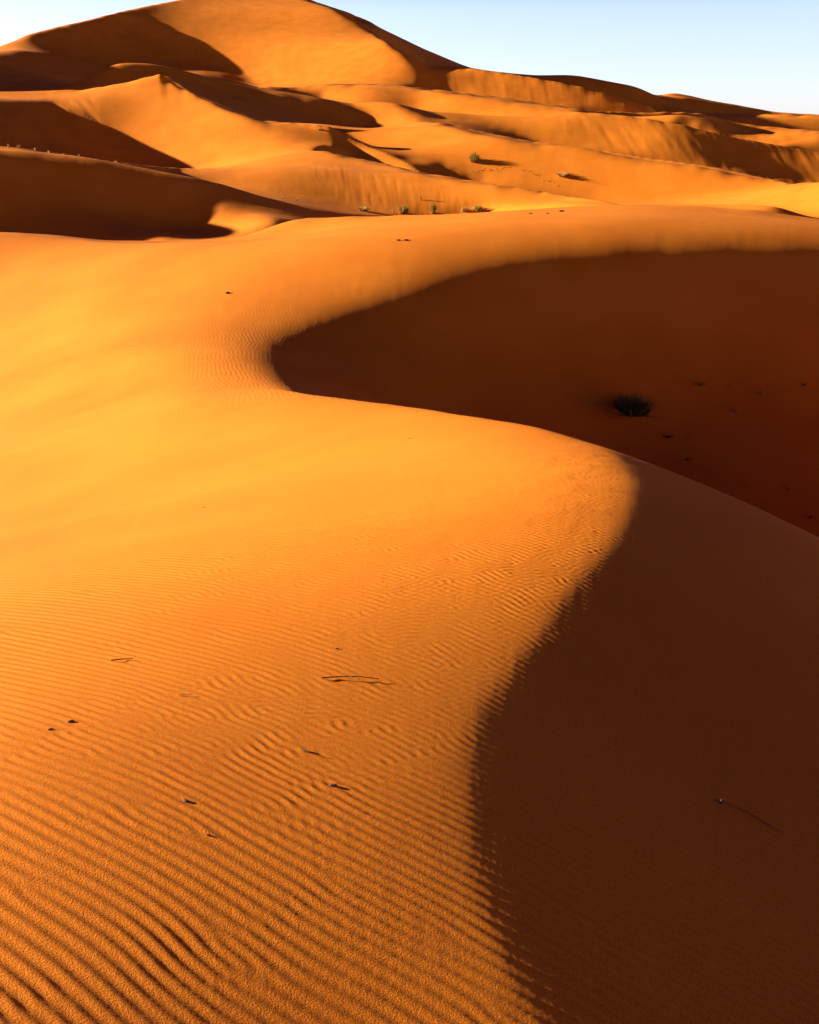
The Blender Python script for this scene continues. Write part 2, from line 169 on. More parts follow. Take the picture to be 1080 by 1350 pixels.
4,0,7,-18,13,27,7,5,-9,-1,5,-18,5,-4,3,5,0,-12,-12,48,-8,0,-10,1,6,4,-8,0,-5,4.5,1,1,-7,10,1,0,-1,-4,2,1,-3,4,-8,-8,72,-14,0,22,-35,38,-22,41,-40,0,0,10,-19,9,-14,11,6,
-4,-6,6,-32,5,-5,-6,3,-7,11,-14,38,-11,0,-5,-5,0,15,-12,0,-7,0,0,-4,0,1,1,-7,11,1,0,-1,-4,2,1,-2,4,-9,-7,31,0,0,23,-34,44,-24,60,-36,0,0,8,-29,1,-40,3,11,5,-6,19,-15,2,
-6,-4,2,-6,31,-12,30,-11,6,-2,-20,-11,17,-11,4.5,-4,0,1,1,-7,11,2,0,-2,-4,3,2,-2,4,-12,4,-11,9,-5,24,-34,49,-26,75,-30,3.5,-31,16,0,-7,14,-5,-7,41,13,-1,-6,0,-1,-7,36,-7,
16,-18,0,5,-32,-9,17,-13,6.5,1,1,-7,10,2,0,-2,-2,2,2,-2,4,-17,35,-24,14,-6,25,-34,55,-27,86,-25,0,0,-4,-17,12,22,-19,18,-12,-7,10,29,-3,-6,8,-7,-7,25,-4,8,-23,0,32,-25,
-9,15,-14,-6,5.5,1,1,-7,10,0,0,-1,-1,2,2,-2,4,-24,70,-19,14,-5,26,-33,58,-29,93,-23,0,0,-6,-11,-33,19,-26,32,-8,-6,-33,33,-2,-8,25,-16,-7,10,-2,-4,-26,0,57,-20,-7,14,-14,
-6,5.5,1,1,-6,11,0,0,-1,-3,2,2,-1,4,-29,87,-15,9,0,27,-33,60,-29,97,-22,-5,0,-7,-4,-37,15,-31,40,-10,16,-51,25,0,-12,42,-27,-3,3,-1,-3,-19,0,82,-16,0,15,-13,-6,5.5,1,0,
-6,12,0,0,-1,-5,3,2,-1,3,-33,58,-12,0,0,26,-33,59,-29,100,-22,-7,-5,1,28,0,9,-32,43,-13,44,-35,17,0,-19,55,-33,5,-2,0,-8,-15,-5,80,-12,0,21,-16,-6,5.5,1,0,-5,13,0,0,-1,
-4,4,1,-2,3,-31,12,-11,0,0,25,-34,56,-29,101,-22,-8,-4,3,10,8,7,-30,38,-17,35,-18,18,7,-24,68,-26,16,-8,0,-11,6,-12,47,-9,0,30,-15,6.5,1,1,-5,11,0,0,-1,-3,2,1,-2,1,-18,
-24,-7,-5,-4,23,-35,52,-28,102,-23,0,0,-6,-31,10,5,-24,25,-22,14,-18,13,12,-26,82,-22,22,-7,2,-9,50,-26,34,-8,0,34,-12,6.5,1,1,-4,8,0,0,-2,-2,-1,3,-2,-4,16,-32,3.5,20,
-34,48,-28,102,-26,0,10,21,-10,8,0,-19,8,-24,-9,-18,10,11,-24,75,-18,18,-12,5,-7,35,-45,20,-6,0,31,-12,5,5.5,1,1,-3,6,0,0,-2,-2,0,6,-2,-8,55,-27,9,-6,-6,16,-33,44,-28,
104,-27,0,9,14,0,9,0,-12,-8,5,0,-21,6,-6,-21,47,-14,17,-16,5,-4,6,-63,15,-6,-8,25,-14,4,5.5,1,0,-3,4,0,0,-2,-2,0,5,-1,-13,76,-17,16,0,0,12,-32,39,-28,103,-30,13,-1,6,0,8,
-4,1,-14,41,0,-27,0,-14,-12,19,-12,28,-2,3,0,-8,-54,22,-6,-6,15,-6,6,5.5,1,0,-2,1,0,0,-1,-2,0,5,0,-18,60,-6,20,-4,0,8,-30,34,-28,100,-29,28,-2,0,0,7,-8,17,-19,26,0,-27,
-9,0,-6,0,-10,42,22,0,0,-13,-17,18,-8,-6,11,-9,-5,0,-5,3.5,1,0,-1,-1,0,0,-2,-2,0,4,0,-22,25,0,16,3.5,-28,30,-28,94,-29,35,0,0,3,6,-10,33,-29,0,6,-19,-8,0,-7,-15,-13,56,
38,-6,0,-13,27,-6,9,-9,6,-5,-6,5.5,1,0,0,-3,1,0,-2,-2,0,4,1,-24,-14,-4,9,0,5,0,-25,26,-29,83,-27,35,0,-4,3,6,-12,40,-21,-16,6,-10,-5,0,-15,-30,-9,42,34,-6,0,-11,62,-18,4,
-8,8.5,1,0,0,-6,1,0,-2,-3,0,4,-1,-9,-36,-9,0,0,9,0,-22,22,-28,71,-27,29,-5,-3,2,5,-16,39,17,-12,0,-6,0,6,-18,-36,-11,22,20,-4,0,-6,47,-17,0,2,-18,0,4,5.5,2,0,0,-7,2,0,-1,
-3,0,3,-5,23,-39,-13,-4,0,12,0,-18,19,-27,64,-26,26,-13,-1,0,4,-17,17,19,-4,3.5,9,-16,-35,-10,14,10,0,-5,0,47,-16,0,4,-30,2,8,5.5,2,0,0,-8,3,1,-1,-2,0,2,-9,57,-37,-9,-7,
0,14,-5,-16,15,-26,57,-25,33,-19,3,0,3,-17,0,-5,0,-7,0,0,15,-11,-37,-6,7,5,0,-5,0,50,-12,0,0,-47,4,13,-4,4.5,1,-1,0,-8,3,1,0,-2,0,2,-13,83,-27,0,-9,0,15,-7,-14,11,-25,44,
-26,44,-23,7,0,0,-16,16,0,6,-15,4,0,19,-1,-36,-4,3,2,0,-5,-6,54,-11,0,11,-48,0,16,-5,4.5,1,-1,0,-9,3,0,-1,-2,0,2,-15,80,-15,8,-8,0,16,-8,-12,8,-23,27,-26,47,-21,6,2,-2,
-6,6,0,13,-13,6,0,16,8,-35,0,-5,-3,0,-8,-7,42,-8,0,32,-37,1,20,-5,4.5,1,-1,0,-9,3,0,-1,-2,0,1,-18,59,0,17,-7,-4,15,-9,-10,6,-21,10,-24,43,-7,3,1,-3,-6,0,0,8,-11,5,0,6,18,
-34,0,-7,-9,0,-9,-10,17,-6,0,41,-33,-2,16,-5,4.5,1,-1,0,-8,4,0,-1,-2,0,1,-21,32,7,22,-5,-4,14,-9,-9,3,-20,0,-18,31,-2,3,-4,4.5,5,-8,0,4,0,25,-34,0,14,-4,0,-2,-7,8,-6,0,
49,-30,-4,12,5.5,1,-1,0,-8,4,0,-1,-1,0,1,-23,5,11,24,0,-4,13,-9,-7,1,-20,-14,-12,18,-3,7.5,-6,0,4,0,23,-33,0,11,9,-4,5,0,0,-5,0,58,-29,-6,9,5.5,1,-1,0,-6,4,0,-1,-1,0,0,
-22,-20,9,22,0,0,13,-9,-7,0,-18,-24,-9,4,12.5,19,-32,0,-8,12,-7,10,-7,-11,0,0,80,-27,-10,7,5.5,1,-2,0,-4,3,0,-1,-1,-1,0,-18,-38,0,17,0,0,13,-9,-7,0,-16,-33,-7,-7,0,-5,
4.5,5,4.5,-5,13,-31,0,-24,0,-9,0,-14,-23,0,-5,74,-26,-12,7,5.5,2,-1,-1,-2,3,1,-1,-1,-1,0,-9,-46,-4,13,0,0,10,-9,-6,0,-14,-37,-6,-13,7,-5,9.5,-5,5,-30,0,-20,-6,0,0,-5,-23,
0,-7,63,-20,-10,6.5,2,0,-2,0,3,1,-2,1,3.5,-46,-13,8,0,0,11,-9,-5,0,-10,-34,-5,0,0,-5,9.5,-5,19,-16,0,6,-9,0,0,4,-14,0,-7,36,-16,7.5,1,-1,-2,1,2,1,4.5,8,-44,-21,3.5,9,-8,
-5,0,-8,-25,-8,11,-5,-5,9.5,-7,21,-9,-4,19,-11,-4,0,5,-7,0,-5,23,-11,7.5,2,0,-2,2,2,4.5,-4,14,-37,-17,3.5,7,-7,-5,0,0,-16,-11,15,-5,-4,9.5,-5,16,-6,-6,16,-4,-4,0,5,3.5,
13,-8,7.5,1,0,-1,2,5.5,-4,18,-29,-8,3.5,7,-7,-5,0,0,-9,-14,16,-4,-5,9.5,-4,11,-4,-6,11,0,-5,5.5,7,-5,7.5,1,-1,2,5,5.5,-4,18,-22,3.5,4,8,-7,-4,3.5,-16,16,0,-5,0,0,4,0,0,
-4,4.5,8,0,-6,7,0,-5,5.5,4,8.5,1,9.5,18,-16,5,3.5,5,-6,4.5,-17,13,12.5,4,0,-4,17.5,4,0,0,5,6.5,16,-13,8,0,-4,0,5,-6,4.5,-17,10,24.5,-5,17.5,15,-11,5,0,-5,0,4,-6,0,0,4,0,
-17,9,24.5,-4,7.5,4,0,0,4,6.5,13,-10,7,0,-6,0,0,-6,-4,0,4,0,-17,9,12.5,4,6.5,4,22.5,12,-9,4,0,-7,0,0,-6,0,0,4,0,-16,7,14.5,-4,17.5,4,9.5,10,-7,0,0,-7,0,0,-7,4.5,-15,6,
14.5,-5,0,4,25.5,9,-6,0,0,-8,0,0,-7,-5,0,5,0,-14,5,32.5,4,9.5,8,-6,0,0,-8,0,0,-4,0,0,7,0,-13,5,6.5,-4,34.5,5,10.5,5,17.5,-5,83.5,5,56.5,4,22.5,-4,-6,-4,30.5,5,23.5,4,
31.5,4,7,4,26.5,4,21.5,-4,5.5,5,41.5,4,30.5,-4,10.5,4,6,21.5,-4,5.5,5,7.5,4,6,14.5,4,6.5,4,12.5,-4,23.5,4,11.5,-5,-6,31.5,5,30.5,4,7.5,5,4.5,-4,19.5,-4,-6,0,0,5,3.5,-4,
3.5,5,5,0,0,-4,-5,3.5,4,3.5,-4,23.5,5,38.5,5,0,0,5,21.5,-4,-7,0,0,4,7.5,4,8.5,7,4,96.5,5,13.5,4,22.5,-1,23.5,-4,39.5,4,18.5,7,4,0,-4,-5,6.5,-4,-6,-4,18.5,3,20.5,-5,-5,
12.5,-4,14.5,-4,13.5,-4,14.5,6,17.5,4,19.5,6,17.5,-5,12.5,-4,14.5,-4,7.5,-4,20.5,7,16.5,5,7,16.5,1,1,0,3,5.5,-4,88.5,4,14.5,1,6.5,-1,12.5,-6,31.5,5,38.5,-4,27.5,1,8.5,-1,
-1,-1,24.5,-5,0,0,6,4.5,-4,3.5,-5,7.5,-4,3.5,-5,3.5,-5,15.5,8,4.5,-5,27.5,1,0,1,6.5,-1,-1,3.5,1,3.5,-1,17.5,-5,19.5,-5,7.5,-5,3.5,4,0,4,6.5,5,14.5,6,12.5,1,5.5,-1,0,1,
8.5,-1,-1,3.5,1,0,1,0,-1,26.5,-4,7.5,-4,5.5,-5,14.5,-4,29.5,1,1,5.5,-1,10.5,-1,-1,5.5,1,0,-1,3.5,1,20.5,4,0,-4,4.5,1,8.5,-5,29.5,5,15.5,1,6.5,1,9.5,-1,-1,7.5,-1,7.5,1,
3.5,1,7.5,1,5.5,7,3.5,1,-1,1,5.5,-4,0,0,-5,12.5,7,0,-3,2,0,3,3.5,-2,10.5,-5,0,-4,10.5,1,0,0,-1,5.5,-1,16.5,-1,3.5,-1,7.5,1,9.5,-3,3.5,7,3.5,2,1,1,0,0,-1,1,0,-5,9.5,-1,
5.5,6,0,-2,-1,-1,-1,14.5,-4,7.5,-5,4.5,1,6.5,1,10.5,1,-1,24.5,1,0,1,0,5,0,0,4,9.5,1,0,0,-4,3.5,-6,7.5,-2,8.5,-1,0,2,1,0,-6,17.5,-6,12.5,1,13.5,1,13.5,-1,11.5,-2,4.5,-5,
3.5,-1,-1,15.5,1,12.5,-1,0,0,2,7.5,5,3.5,-6,-4,4.5,-5,4.5,1,7.5,1,3.5,1,15.5,-1,7.5,-1,12.5,-6,3.5,-4,4.5,-1,0,0,-5,9.5,-1,0,0,1,3.5,4,5.5,1,6.5,-6,5.5,4,8.5,5,6.5,1,1,
6.5,1,3.5,1,17.5,-1,3.5,1,9.5,-1,0,0,-1,0,5,6.5,1,4.5,1,6.5,-7,0,0,-1,0,0,-2,1,6.5,-3,0,-3,2,5.5,3,8.5,4,5.5,5,4,5.5,1,7.5,1,3.5,1,0,-1,3.5,-1,-1,10.5,-1,3.5,1,7.5,-3,
4.5,-1,0,-2,5.5,5,1,3.5,1,1,9.5,-2,5.5,-6,6.5,-4,6.5,-2,-5,6.5,-4,7.5,4,6,0,1,0,0,1,11.5,1,11.5,1,7.5,1,13.5,1,3.5,14,5.5,1,3.5,-2,0,-1,0,0,-4,0,-4,3.5,7,20.5,5,27.5,1,
4.5,1,11.5,1,7.5,1,9.5,1,0,1,5.5,-6,-8,-4,6.5,1,1,0,1,8.5,-1,1,3.5,7,15.5,2,11,6.5,-5,18.5,1,1,4.5,1,11.5,1,3.5,1,3.5,1,0,-1,7.5,2,3.5,1,0,-1,0,0,3,-6,3.5,1,0,0,1,0,0,-1,
4,7.5,-1,1,3.5,4,8.5,-6,4.5,1,0,0,-4,16.5,1,14.5,1,4.5,-1,24.5,-2,5.5,-1,3.5,5,5.5,-1,0,0,-2,-7,6.5,3,0,0,1,18.5,-2,0,0,14,15.5,1,22.5,-1,21.5,-1,0,-2,7.5,-2,11,0,-1,-1,
-1,0,0,-1,18,5.5,4,5,-3,11.5,7,4,0,0,1,2,-4,3.5,3,1,0,-1,20.5,1,17.5,-1,3.5,-1,9.5,-1,8.5,-1,4.5,1,4.5,-2,4,0,-1,0,0,-1,0,-7,0,5,3.5,1,20.5,5,0,1,4.5,8,9.5,5,6.5,-1,9.5,
-1,4.5,1,3.5,-1,0,-1,0,0,-1,-1,5.5,-1,9.5,-1,0,1,5.5,1,0,0,-1,-1,-1,-2,4.5,-2,-4,5.5,2,-1,10.5,-10,0,0,-4,5.5,2,5,3.5,-1,0,-1,-2,9.5,5,4.5,1,10.5,1,0,1,9.5,-1,9.5,-1,5.5,
-1,9.5,1,12.5,7,14,0,-6,0,0,1,-1,4.5,-1,6.5,24,4.5,1,0,2,3.5,-3,6.5,9,13.5,1,4.5,1,5.5,1,11.5,-1,7.5,-1,3.5,-1,0,-1,0,-1,6.5,1,3.5,-1,10.5,1,-7,-4,4.5,-2,12.5,-5,-5,5.5,
1,3.5,3,6.5,-4,22.5,1,6.5,-1,4.5,-1,9.5,2,0,1,9.5,1,18.5,2,8.5,1,0,0,1,1,3.5,-4,0,2,14,10.5,-1,5.5,-4,7.5,4,14.5,1,3.5,1,4.5,1,11.5,-1,0,0,1,9.5,-2,13.5,-1,0,-2,-2,0,11,
0,4,0,-1,0,-3,5.5,1,0,1,0,0,-5,0,0,-1,8.5,1,5.5,-2,3,8.5,4,12.5,-1,7.5,1,3.5,-1,5.5,1,4.5,1,19.5,-1,4.5,-1,0,0,2,10,1,-1,-6,4,4,0,0,-1,3.5,-1,-1,-1,12.5,-1,10.5,1,0,2,
5.5,-7,0,0,4,6,4.5,1,11.5,-1,5.5,-1,17.5,-1,19.5,1,-1,0,-1,-1,4,-4,-2,6.5,-2,0,0,1,7.5,3,2,0,0,4,-2,7.5,2,4,-1,0,-1,5.5,-5,3.5,4,4.5,1,9.5,-1,7.5,-1,15.5,1,0,-1,5.5,-1,
7.5,-1,5.5,2,14,0,0,5,-3,9.5,-1,-1,0,2,3.5,6,3.5,5,3.5,4,-2,3.5,-1,-4,0,3,-12,-1,-3,15.5,1,0,0,-1,6.5,-1,9.5,1,7.5,3,13.5,-2,7.5,1,0,1,0,0,-2,4.5,-7,2,8.5,-1,0,0,3,0,-2,
0,0,7,8.5,3,-1,0,0,5,12,4,0,8,0,-1,-5,14.5,1,9.5,-1,9.5,1,17.5,1,0,0,-1,1,8.5,1,1,0,0,5,7,0,1,7.5,-1,-1,0,0,-1,0,0,4,14.5,3,-1,3,-4,-2,0,-1,-1,0,0,1,5.5,4,8.5,1,3.5,-1,
5.5,-1,-1,0,0,1,3.5,-1,0,1,6.5,-1,-4,0,0,6,22.5,1,-4,0,0,-1,1,5.5,-1,0,1,-2,3.5,4,-2,5.5,-1,-2,2,1,3,5.5,6,-1,3.5,-1,3.5,-1,5.5,4,8.5,1,8.5,-1,4.5,1,3.5,-1,0,1,6.5,2,3.5,
4,0,0,-1,0,-1,9.5,5,4.5,1,0,1,-1,-2,0,0,-1,6.5,2,-2,5.5,-1,-2,4.5,-4,0,1,0,2,0,-5,0,0,5,0,-2,-1,3.5,-5,-2,0,1,1,0,-5,0,-6,3.5,-6,3.5,-5,0,0,1,5.5,-1,0,0,-1,0,0,-1,0,0,1,
-1,3.5,1,25.5,5,7.5,2,-4,0,0,2,0,0,1,4.5,-6,3.5,-1,0,0,2,8.5,-1,-5,-4,4.5,1,6,0,-4,0,0,2,0,0,1,0,-6,0,-5,0,5,0,-6,3.5,-5,4.5,-1,9.5,-1,9.5,1,3.5,1,11.5,-1,12.5,-1,0,-1,
4.5,-2,0,-1,4.5,-7,4.5,-1,8.5,-1,3.5,1,6.5,13,5.5,-1,-1,-1,16.5,-1,21.5,-1,11.5,1,10.5,-5,3.5,1,3,11,4.5,2,0,1,1,3.5,-2,12.5,-1,-1,4.5,-5,0,0,6,0,0,-5,7.5,-1,16.5,-1,4.5,
1,12.5,1,3.5,-1,-1,19.5,-4,0,-4,4.5,-5,7.5,1,3.5,-5,14.5,-2,0,0,1,1,3,0,7,5,27.5,-1,3.5,1,0,0,1,0,0,-1,1,6.5,1,0,-1,0,0,1,12.5,-1,8.5,-4,0,0,1,0,12,5.5,-1,0,-1,3.5,-4,
7.5,-4,0,1,3.5,1,3.5,1,-1,6,0,7,0,0,-2,8.5,-2,16.5,-1,6.5,1,0,0,-1,7.5,1,0,-1,8.5,-4,18.5,-2,-3,8.5,1,0,0,-2,8.5,2,4.5,-1,1,5.5,-1,3.5,1,-2,-4,13.5,-4,3.5,4,5.5,1,7.5,1,
4.5,-1,9.5,-1,6.5,-4,19.5,16,6.5,-1,4.5,6,24.5,1,-6,6.5,1,1,8,5.5,-6,12.5,1,0,-1,11.5,-1,3.5,1,7.5,-4,7.5,1,10.5,1,-4,-4,7.5,1,11.5,1,0,-2,4,10.5,-7,0,0,-1,4.5,5,2,7.5,4,
0,-5,12.5,1,0,-1,3.5,-1,4.5,-1,1,5.5,1,26.5,-3,-5,6.5,1,4.5,-5,9.5,-1,1,4.5,-2,6.5,-2,9.5,-1,-1,0,-1,3.5,6,0,-5,5.5,4,4.5,1,0,1,5.5,-1,3.5,1,-1,7.5,-1,12.5,1,9.5,-4,0,0,
7,9.5,1,0,0,-4,7.5,4,0,0,5,4.5,3,6.5,-1,0,0,5,5.5,-1,0,0,1,6.5,-7,-5,0,0,5,11.5,1,0,0,-1,3.5,1,-1,7.5,1,-4,5.5,-4,23.5,1,3.5,-1,0,-1,-5,16.5,-1,7.5,9,0,-3,5.5,1,3.5,4,
21.5,1,-1,0,-1,0,1,27.5,1,7.5,-1,5.5,1,6.5,3,0,5,15.5,-2,6.5,2,10.5,1,-2,3.5,-4,5.5,-4,6.5,1,4.5,1,-1,13.5,-1,13.5,-1,5.5,5,9.5,1,7.5,-2,11.5,1,6.5,2,1,9.5,10,5.5,2,4.5,
-4,-7,12.5,1,3.5,-1,0,-1,20.5,-5,6.5,-1,15.5,1,5.5,2,0,14,7.5,-4,4,0,0,-3,14.5,-5,0,0,-5,5,2,0,1,-1,0,1,21.5,-1,5.5,-1,9.5,2,6.5,-4,10.5,-1,12.5,-1,3.5,2,0,-2,-5,16.5,-1,
10,2,3.5,-4,3.5,6,8.5,-5,7.5,-5,-4,0,0,4,13.5,1,4.5,-1,3.5,-1,10.5,-4,3.5,-5,23.5,-3,-2,9,12.5,-3,3.5,-4,1,-3,-2,6.5,1,-2,6.5,1,6.5,-4,0,0,-6,-4,0,0,4,3.5,-1,1,17.5,-1,0,
0,-1,7.5,-4,4,3.5,1,0,1,0,-1,18.5,-1,-1,13.5,2,4.5,-1,2,8.5,5,5.5,1,-19,3.5,1,5.5,-5,10.5,-1,7.5,1,7.5,-1,10.5,-4,5,7.5,-1,0,1,4.5,1,10.5,-1,-3,-5,11.5,-1,0,-1,4.5,-2,-2,
7.5,-2,3,5.5,1,-3,0,0,1,-1,16.5,-1,1,6.5,1,0,1,16.5,-5,4,25.5,3,5,19.5,4,-3,7.5,-1,-7,6.5,-5,0,0,2,6,3.5,-4,12.5,-1,1,5.5,1,1,36.5,-1,3.5,-1,1,0,-1,1,-1,0,0,4,6.5,6,6,0,
0,-1,0,1,8.5,-4,-7,3.5,-4,11.5,-2,3.5,-5,12.5,-1,11.5,-1,24.5,-1,6.5,-1,4.5,-1,-1,-1,-2,-1,3.5,4,6.5,5,3.5,-1,-1,3.5,-4,0,-2,3,0,0,-6,-5,3.5,-4,15.5,-4,12.5,-1,31.5,1,
3.5,-1,5.5,4,0,2,0,0,2,0,-2,23.5,-5,0,0,-4,0,4,-3,0,0,1,-3,3,6.5,4,7.5,-5,11.5,-1,0,-1,31.5,1,9.5,5,16.5,4,6.5,4,-5,10.5,8,4.5,-4,5.5,-4,0,-7,19.5,-1,0,-1,-1,5.5,1,12.5,
-7,11.5,1,22.5,4,6,0,5,5,0,-5,25.5,-5,3.5,4,0,0,-6,18.5,-1,-1,10.5,-1,0,0,-1,4.5,-4,15.5,4,21.5,4,4,27.5,-5,3.5,6,0,0,-4,18.5,-1,5.5,1,5.5,3,15.5,4,6.5,4,7,8.5,4,33.5,-6,
0,5,5.5,-5,3.5,-4,5.5,6,3.5,-5,-7,10.5,-1,8.5,-1,-1,4.5,-5,12.5,7,27.5,6,0,-4,-4,22.5,5,0,-4,10.5,-4,0,4,17.5,-1,17.5,-6,27.5,-4,7.5,4,0,-6,-5,16.5,5,3.5,-4,15.5,-5,28.5,
4,7.5,-5,15.5,5,11.5,-4,27.5,6,3.5,-4,34.5,4,25.5,6,17.5,-4,7.5,7,4,0,0,-4,18.5,-5,-7,4.5,5,27.5,-1,3.5,4,51.5,4,3.5,-4,12.5,-4,6.5,-7,14.5,-6,7.5,-4,-6,12.5,4,12.5,-5,
6.5,6,4.5,4,5.5,-5,3.5,5,0,4,7.5,-4,20.5,-5,6.5,4,18.5,-5,7.5,-5,12.5,4,9.5,5,0,0,-5,11.5,5,5.5,-6,0,4,3.5,6,11.5,4,6.5,-6,9.5,-4,4,22.5,-4,0,-5,7.5,-4,12.5,4,3.5,4,8.5,
-6,6.5,4,4.5,5,7.5,4,3.5,5,18.5,-4,0,4,0,-5,-4,6.5,5,0,0,-4,4.5,5,0,0,4,7,7.5,4,0,-5,4.5,5,6,4,0,0,-4,12.5,4,3.5,5,4,7.5,-5,6.5,7,4,3.5,5,0,4,5.5,4,3.5,4,5.5,4,12.5,-4,0,
4,9.5,6,11.5,4,7.5,4,0,-4,-4,4.5,4,16.5,4,3.5,4,20.5,5,5.5,-5,0,4,-4,0,0,4,5.5,5,12.5,-5,10.5,5,5,3.5,-7,17.5,-4,22.5,4,24.5,4,7.5,4,9.5,5,14.5,4,13.5,-4,3.5,7,19.5,5,
28.5,4,12.5,5,7.5,4,9.5,5,8.5,5,4,61.5,4,8.5,7,4,0,5,25.5,4,104.5,-5,-4,110.5,-5,-5,5,109.5,-4,-5,5,87.5,7,22.5,-4,5,23.5,7,6,22.5,-6,-6,61.5,-4,6,5.5,4,105.5,7,5.5,5,
17.5,4,4,26.5,4,4,58.5,7,5,4.5,6,81.5,6,6,21.5,-4,7,6,4.5,7,0,0,4,31.5,-4,6.5,-6,-5,0,0,5,5,57.5,-6,8,6,4.5,6,5,103.5,-5,9,4,4.5,5,7,-4,23.5,-4,-4,0,0,5,3.5,5,7.5,-5,-4,
61.5,-8,10,0,-5,4.5,6,-5,31.5,5,70.5,-7,10,0,-7,3.5,4,10,-6,23.5,-7,-6,0,4,4,0,0,-4,3.5,4,6,5,0,0,-5,-4,0,0,4,8,0,0,-4,54.5,-9,11,0,-6,4.5,8,-5,0,-5,100.5,-10,11,0,-5,
4.5,9,-4,6,22.5,-4,19.5,5,58.5,-11,13,0,-6,4.5,7,89.5,-4,13.5,-12,14,0,-6,4.5,5,0,0,-5,33.5,4,7,0,0,-6,-4,6.5,-6,-6,53.5,-15,13,0,-7,7.5,-4,64.5,1,4,20.5,-5,13.5,-18,11,
0,-7,5.5,4,17.5,4,18.5,4,29.5,-1,1,34.5,-16,10,0,-6,5.5,5,66.5,-1,2,-2,19.5,-6,13.5,-18,8,-6,-6,5.5,4,11.5,4,39.5,7,14.5,-2,1,-1,1,32.5,-14,0,-13,-5,5.5,4,66.5,-2,2,0,0,
3,13.5,-4,17.5,-14,-7,-22,7.5,4,0,4,9.5,-6,0,5,36.5,5,4,13.5,-2,1,-2,15.5,-4,17.5,-12,-15,-31,0,0,4,4.5,5,-5,4,4.5,4,4.5,-5,0,5,14.5,4,36.5,-2,2,16.5,-4,3.5,-4,13.5,-10,
-22,-39,0,0,4,4.5,4,-8,5.5,6,4,6.5,-5,13.5,7,-4,22.5,6,5,11.5,-2,2,-1,33.5,-8,-29,-48,8.5,-11,4,12.5,-4,-5,11.5,-4,11,-6,4.5,5,30.5,-2,2,-1,8.5,-2,10.5,-6,13.5,-6,-34,
-53,7.5,-6,-14,6,0,-4,0,-4,0,0,-5,-4,0,6,-4,5,0,-12,11.5,-7,19,-7,0,0,-5,0,8,0,-5,4.5,6,3.5,-4,19.5,-2,2,-1,8.5,-2,24.5,-5,-34,-52,6.5,4,-20,-22,5,0,-4,7.5,7,-4,7,0,-17,
-7,10.5,-8,31,-8,0,0,-5,0,11,0,-6,4.5,4,23.5,-1,2,-1,4.5,1,0,0,1,-2,4.5,-1,3.5,-1,4.5,-1,-1,9.5,-4,-32,-46,0,0,5,3.5,7,-24,-15,4.5,-5,0,0,-5,0,0,6,0,9,0,-17,-15,10.5,-8,
44,-5,4.5,10,0,-5,4,4,0,0,12,3.5,-5,6.5,4,5,11.5,-1,2,-1,8.5,-2,5.5,1,10.5,3,0,-2,6.5,-32,-38,0,0,7,3.5,9,-22,5.5,-4,0,0,-4,6.5,-15,-15,10.5,-7,48,-6,4.5,7,0,-4,4.5,16,
24.5,2,-1,4.5,1,3.5,-2,4.5,-1,0,-1,6.5,-1,-1,0,3,0,-2,0,2,4.5,-33,-29,0,0,8,3.5,11,-19,19,4.5,-4,9.5,-11,-19,10.5,-7,50,-6,6.5,-4,4.5,13,23.5,-1,2,-1,8.5,-2,5.5,1,10.5,3,
0,-2,0,2,3.5,-2,-32,-18,0,0,6,3.5,13,-16,42,-4,13.5,-10,-18,10.5,-8,43,-9,6.5,-6,4.5,12,22.5,1,0,2,-1,8.5,-1,1,3.5,-1,0,-1,6.5,-1,-1,0,3,0,-2,0,2,3.5,-1,-30,-6,0,-4,4,0,
-2,0,13,-14,40,-9,12.5,-6,-8,-18,3.5,-4,6.5,-8,34,-12,6.5,-6,4.5,7,24.5,1,-1,8.5,-1,1,4.5,1,9.5,1,3,-1,-2,0,1,3.5,-2,-27,7,-4,3.5,-1,-2,13,-10,38,-14,7.5,-1,1,3.5,-4,-6,
-20,10.5,-7,29,-10,4.5,-4,0,-4,5.5,-5,21.5,1,0,1,-1,8.5,-1,1,3.5,-1,0,-1,6.5,-1,0,1,3,0,-2,0,1,3.5,-2,-23,20,-6,0,4,0,0,-2,12,-7,25,-18,0,4,7,4.5,-2,2,0,-3,4,-2,-4,-22,
10.5,-5,25,-9,3.5,5,-10,3,-4,1,0,0,-2,-3,-7,23.5,1,-1,8.5,-1,1,15.5,3,-1,-2,1,1,3.5,-2,-19,32,-8,0,4,0,-1,-1,9,-5,5,-21,7.5,-1,1,0,-3,5,-2,0,-21,10.5,-4,20,-12,4.5,-6,8,
-3,0,2,0,-3,-4,-4,23.5,1,-1,0,0,1,0,1,0,-1,0,-1,1,5.5,-1,3.5,-1,0,0,-1,-1,0,3,-2,-2,1,1,3.5,-3,-14,45,-10,0,5,0,-1,-1,6,-2,-6,-24,0,0,6,5.5,1,1,-2,4,-2,4,-24,3.5,-4,6.5,
-4,16,-16,3.5,5,-4,3,-3,-2,0,0,-3,-5,-2,10.5,-4,-4,-4,10.5,1,3.5,1,6.5,1,5.5,-1,7.5,-1,0,3,-1,-1,1,1,3.5,-3,-10,58,-13,0,4,0,-2,0,3,-1,-8,-21,7.5,-1,0,1,-1,2,-3,5,-22,
6.5,1,3.5,-3,15,-17,5.5,4,-2,-1,0,2,-2,-5,4,24.5,-1,0,1,3.5,-1,3.5,1,5.5,-1,0,1,4.5,-1,-1,0,3,-2,-2,1,1,3.5,-4,-6,67,-16,0,4,3,-2,0,2,0,-9,-18,0,0,7,0,0,4,0,0,1,1,0,-2,
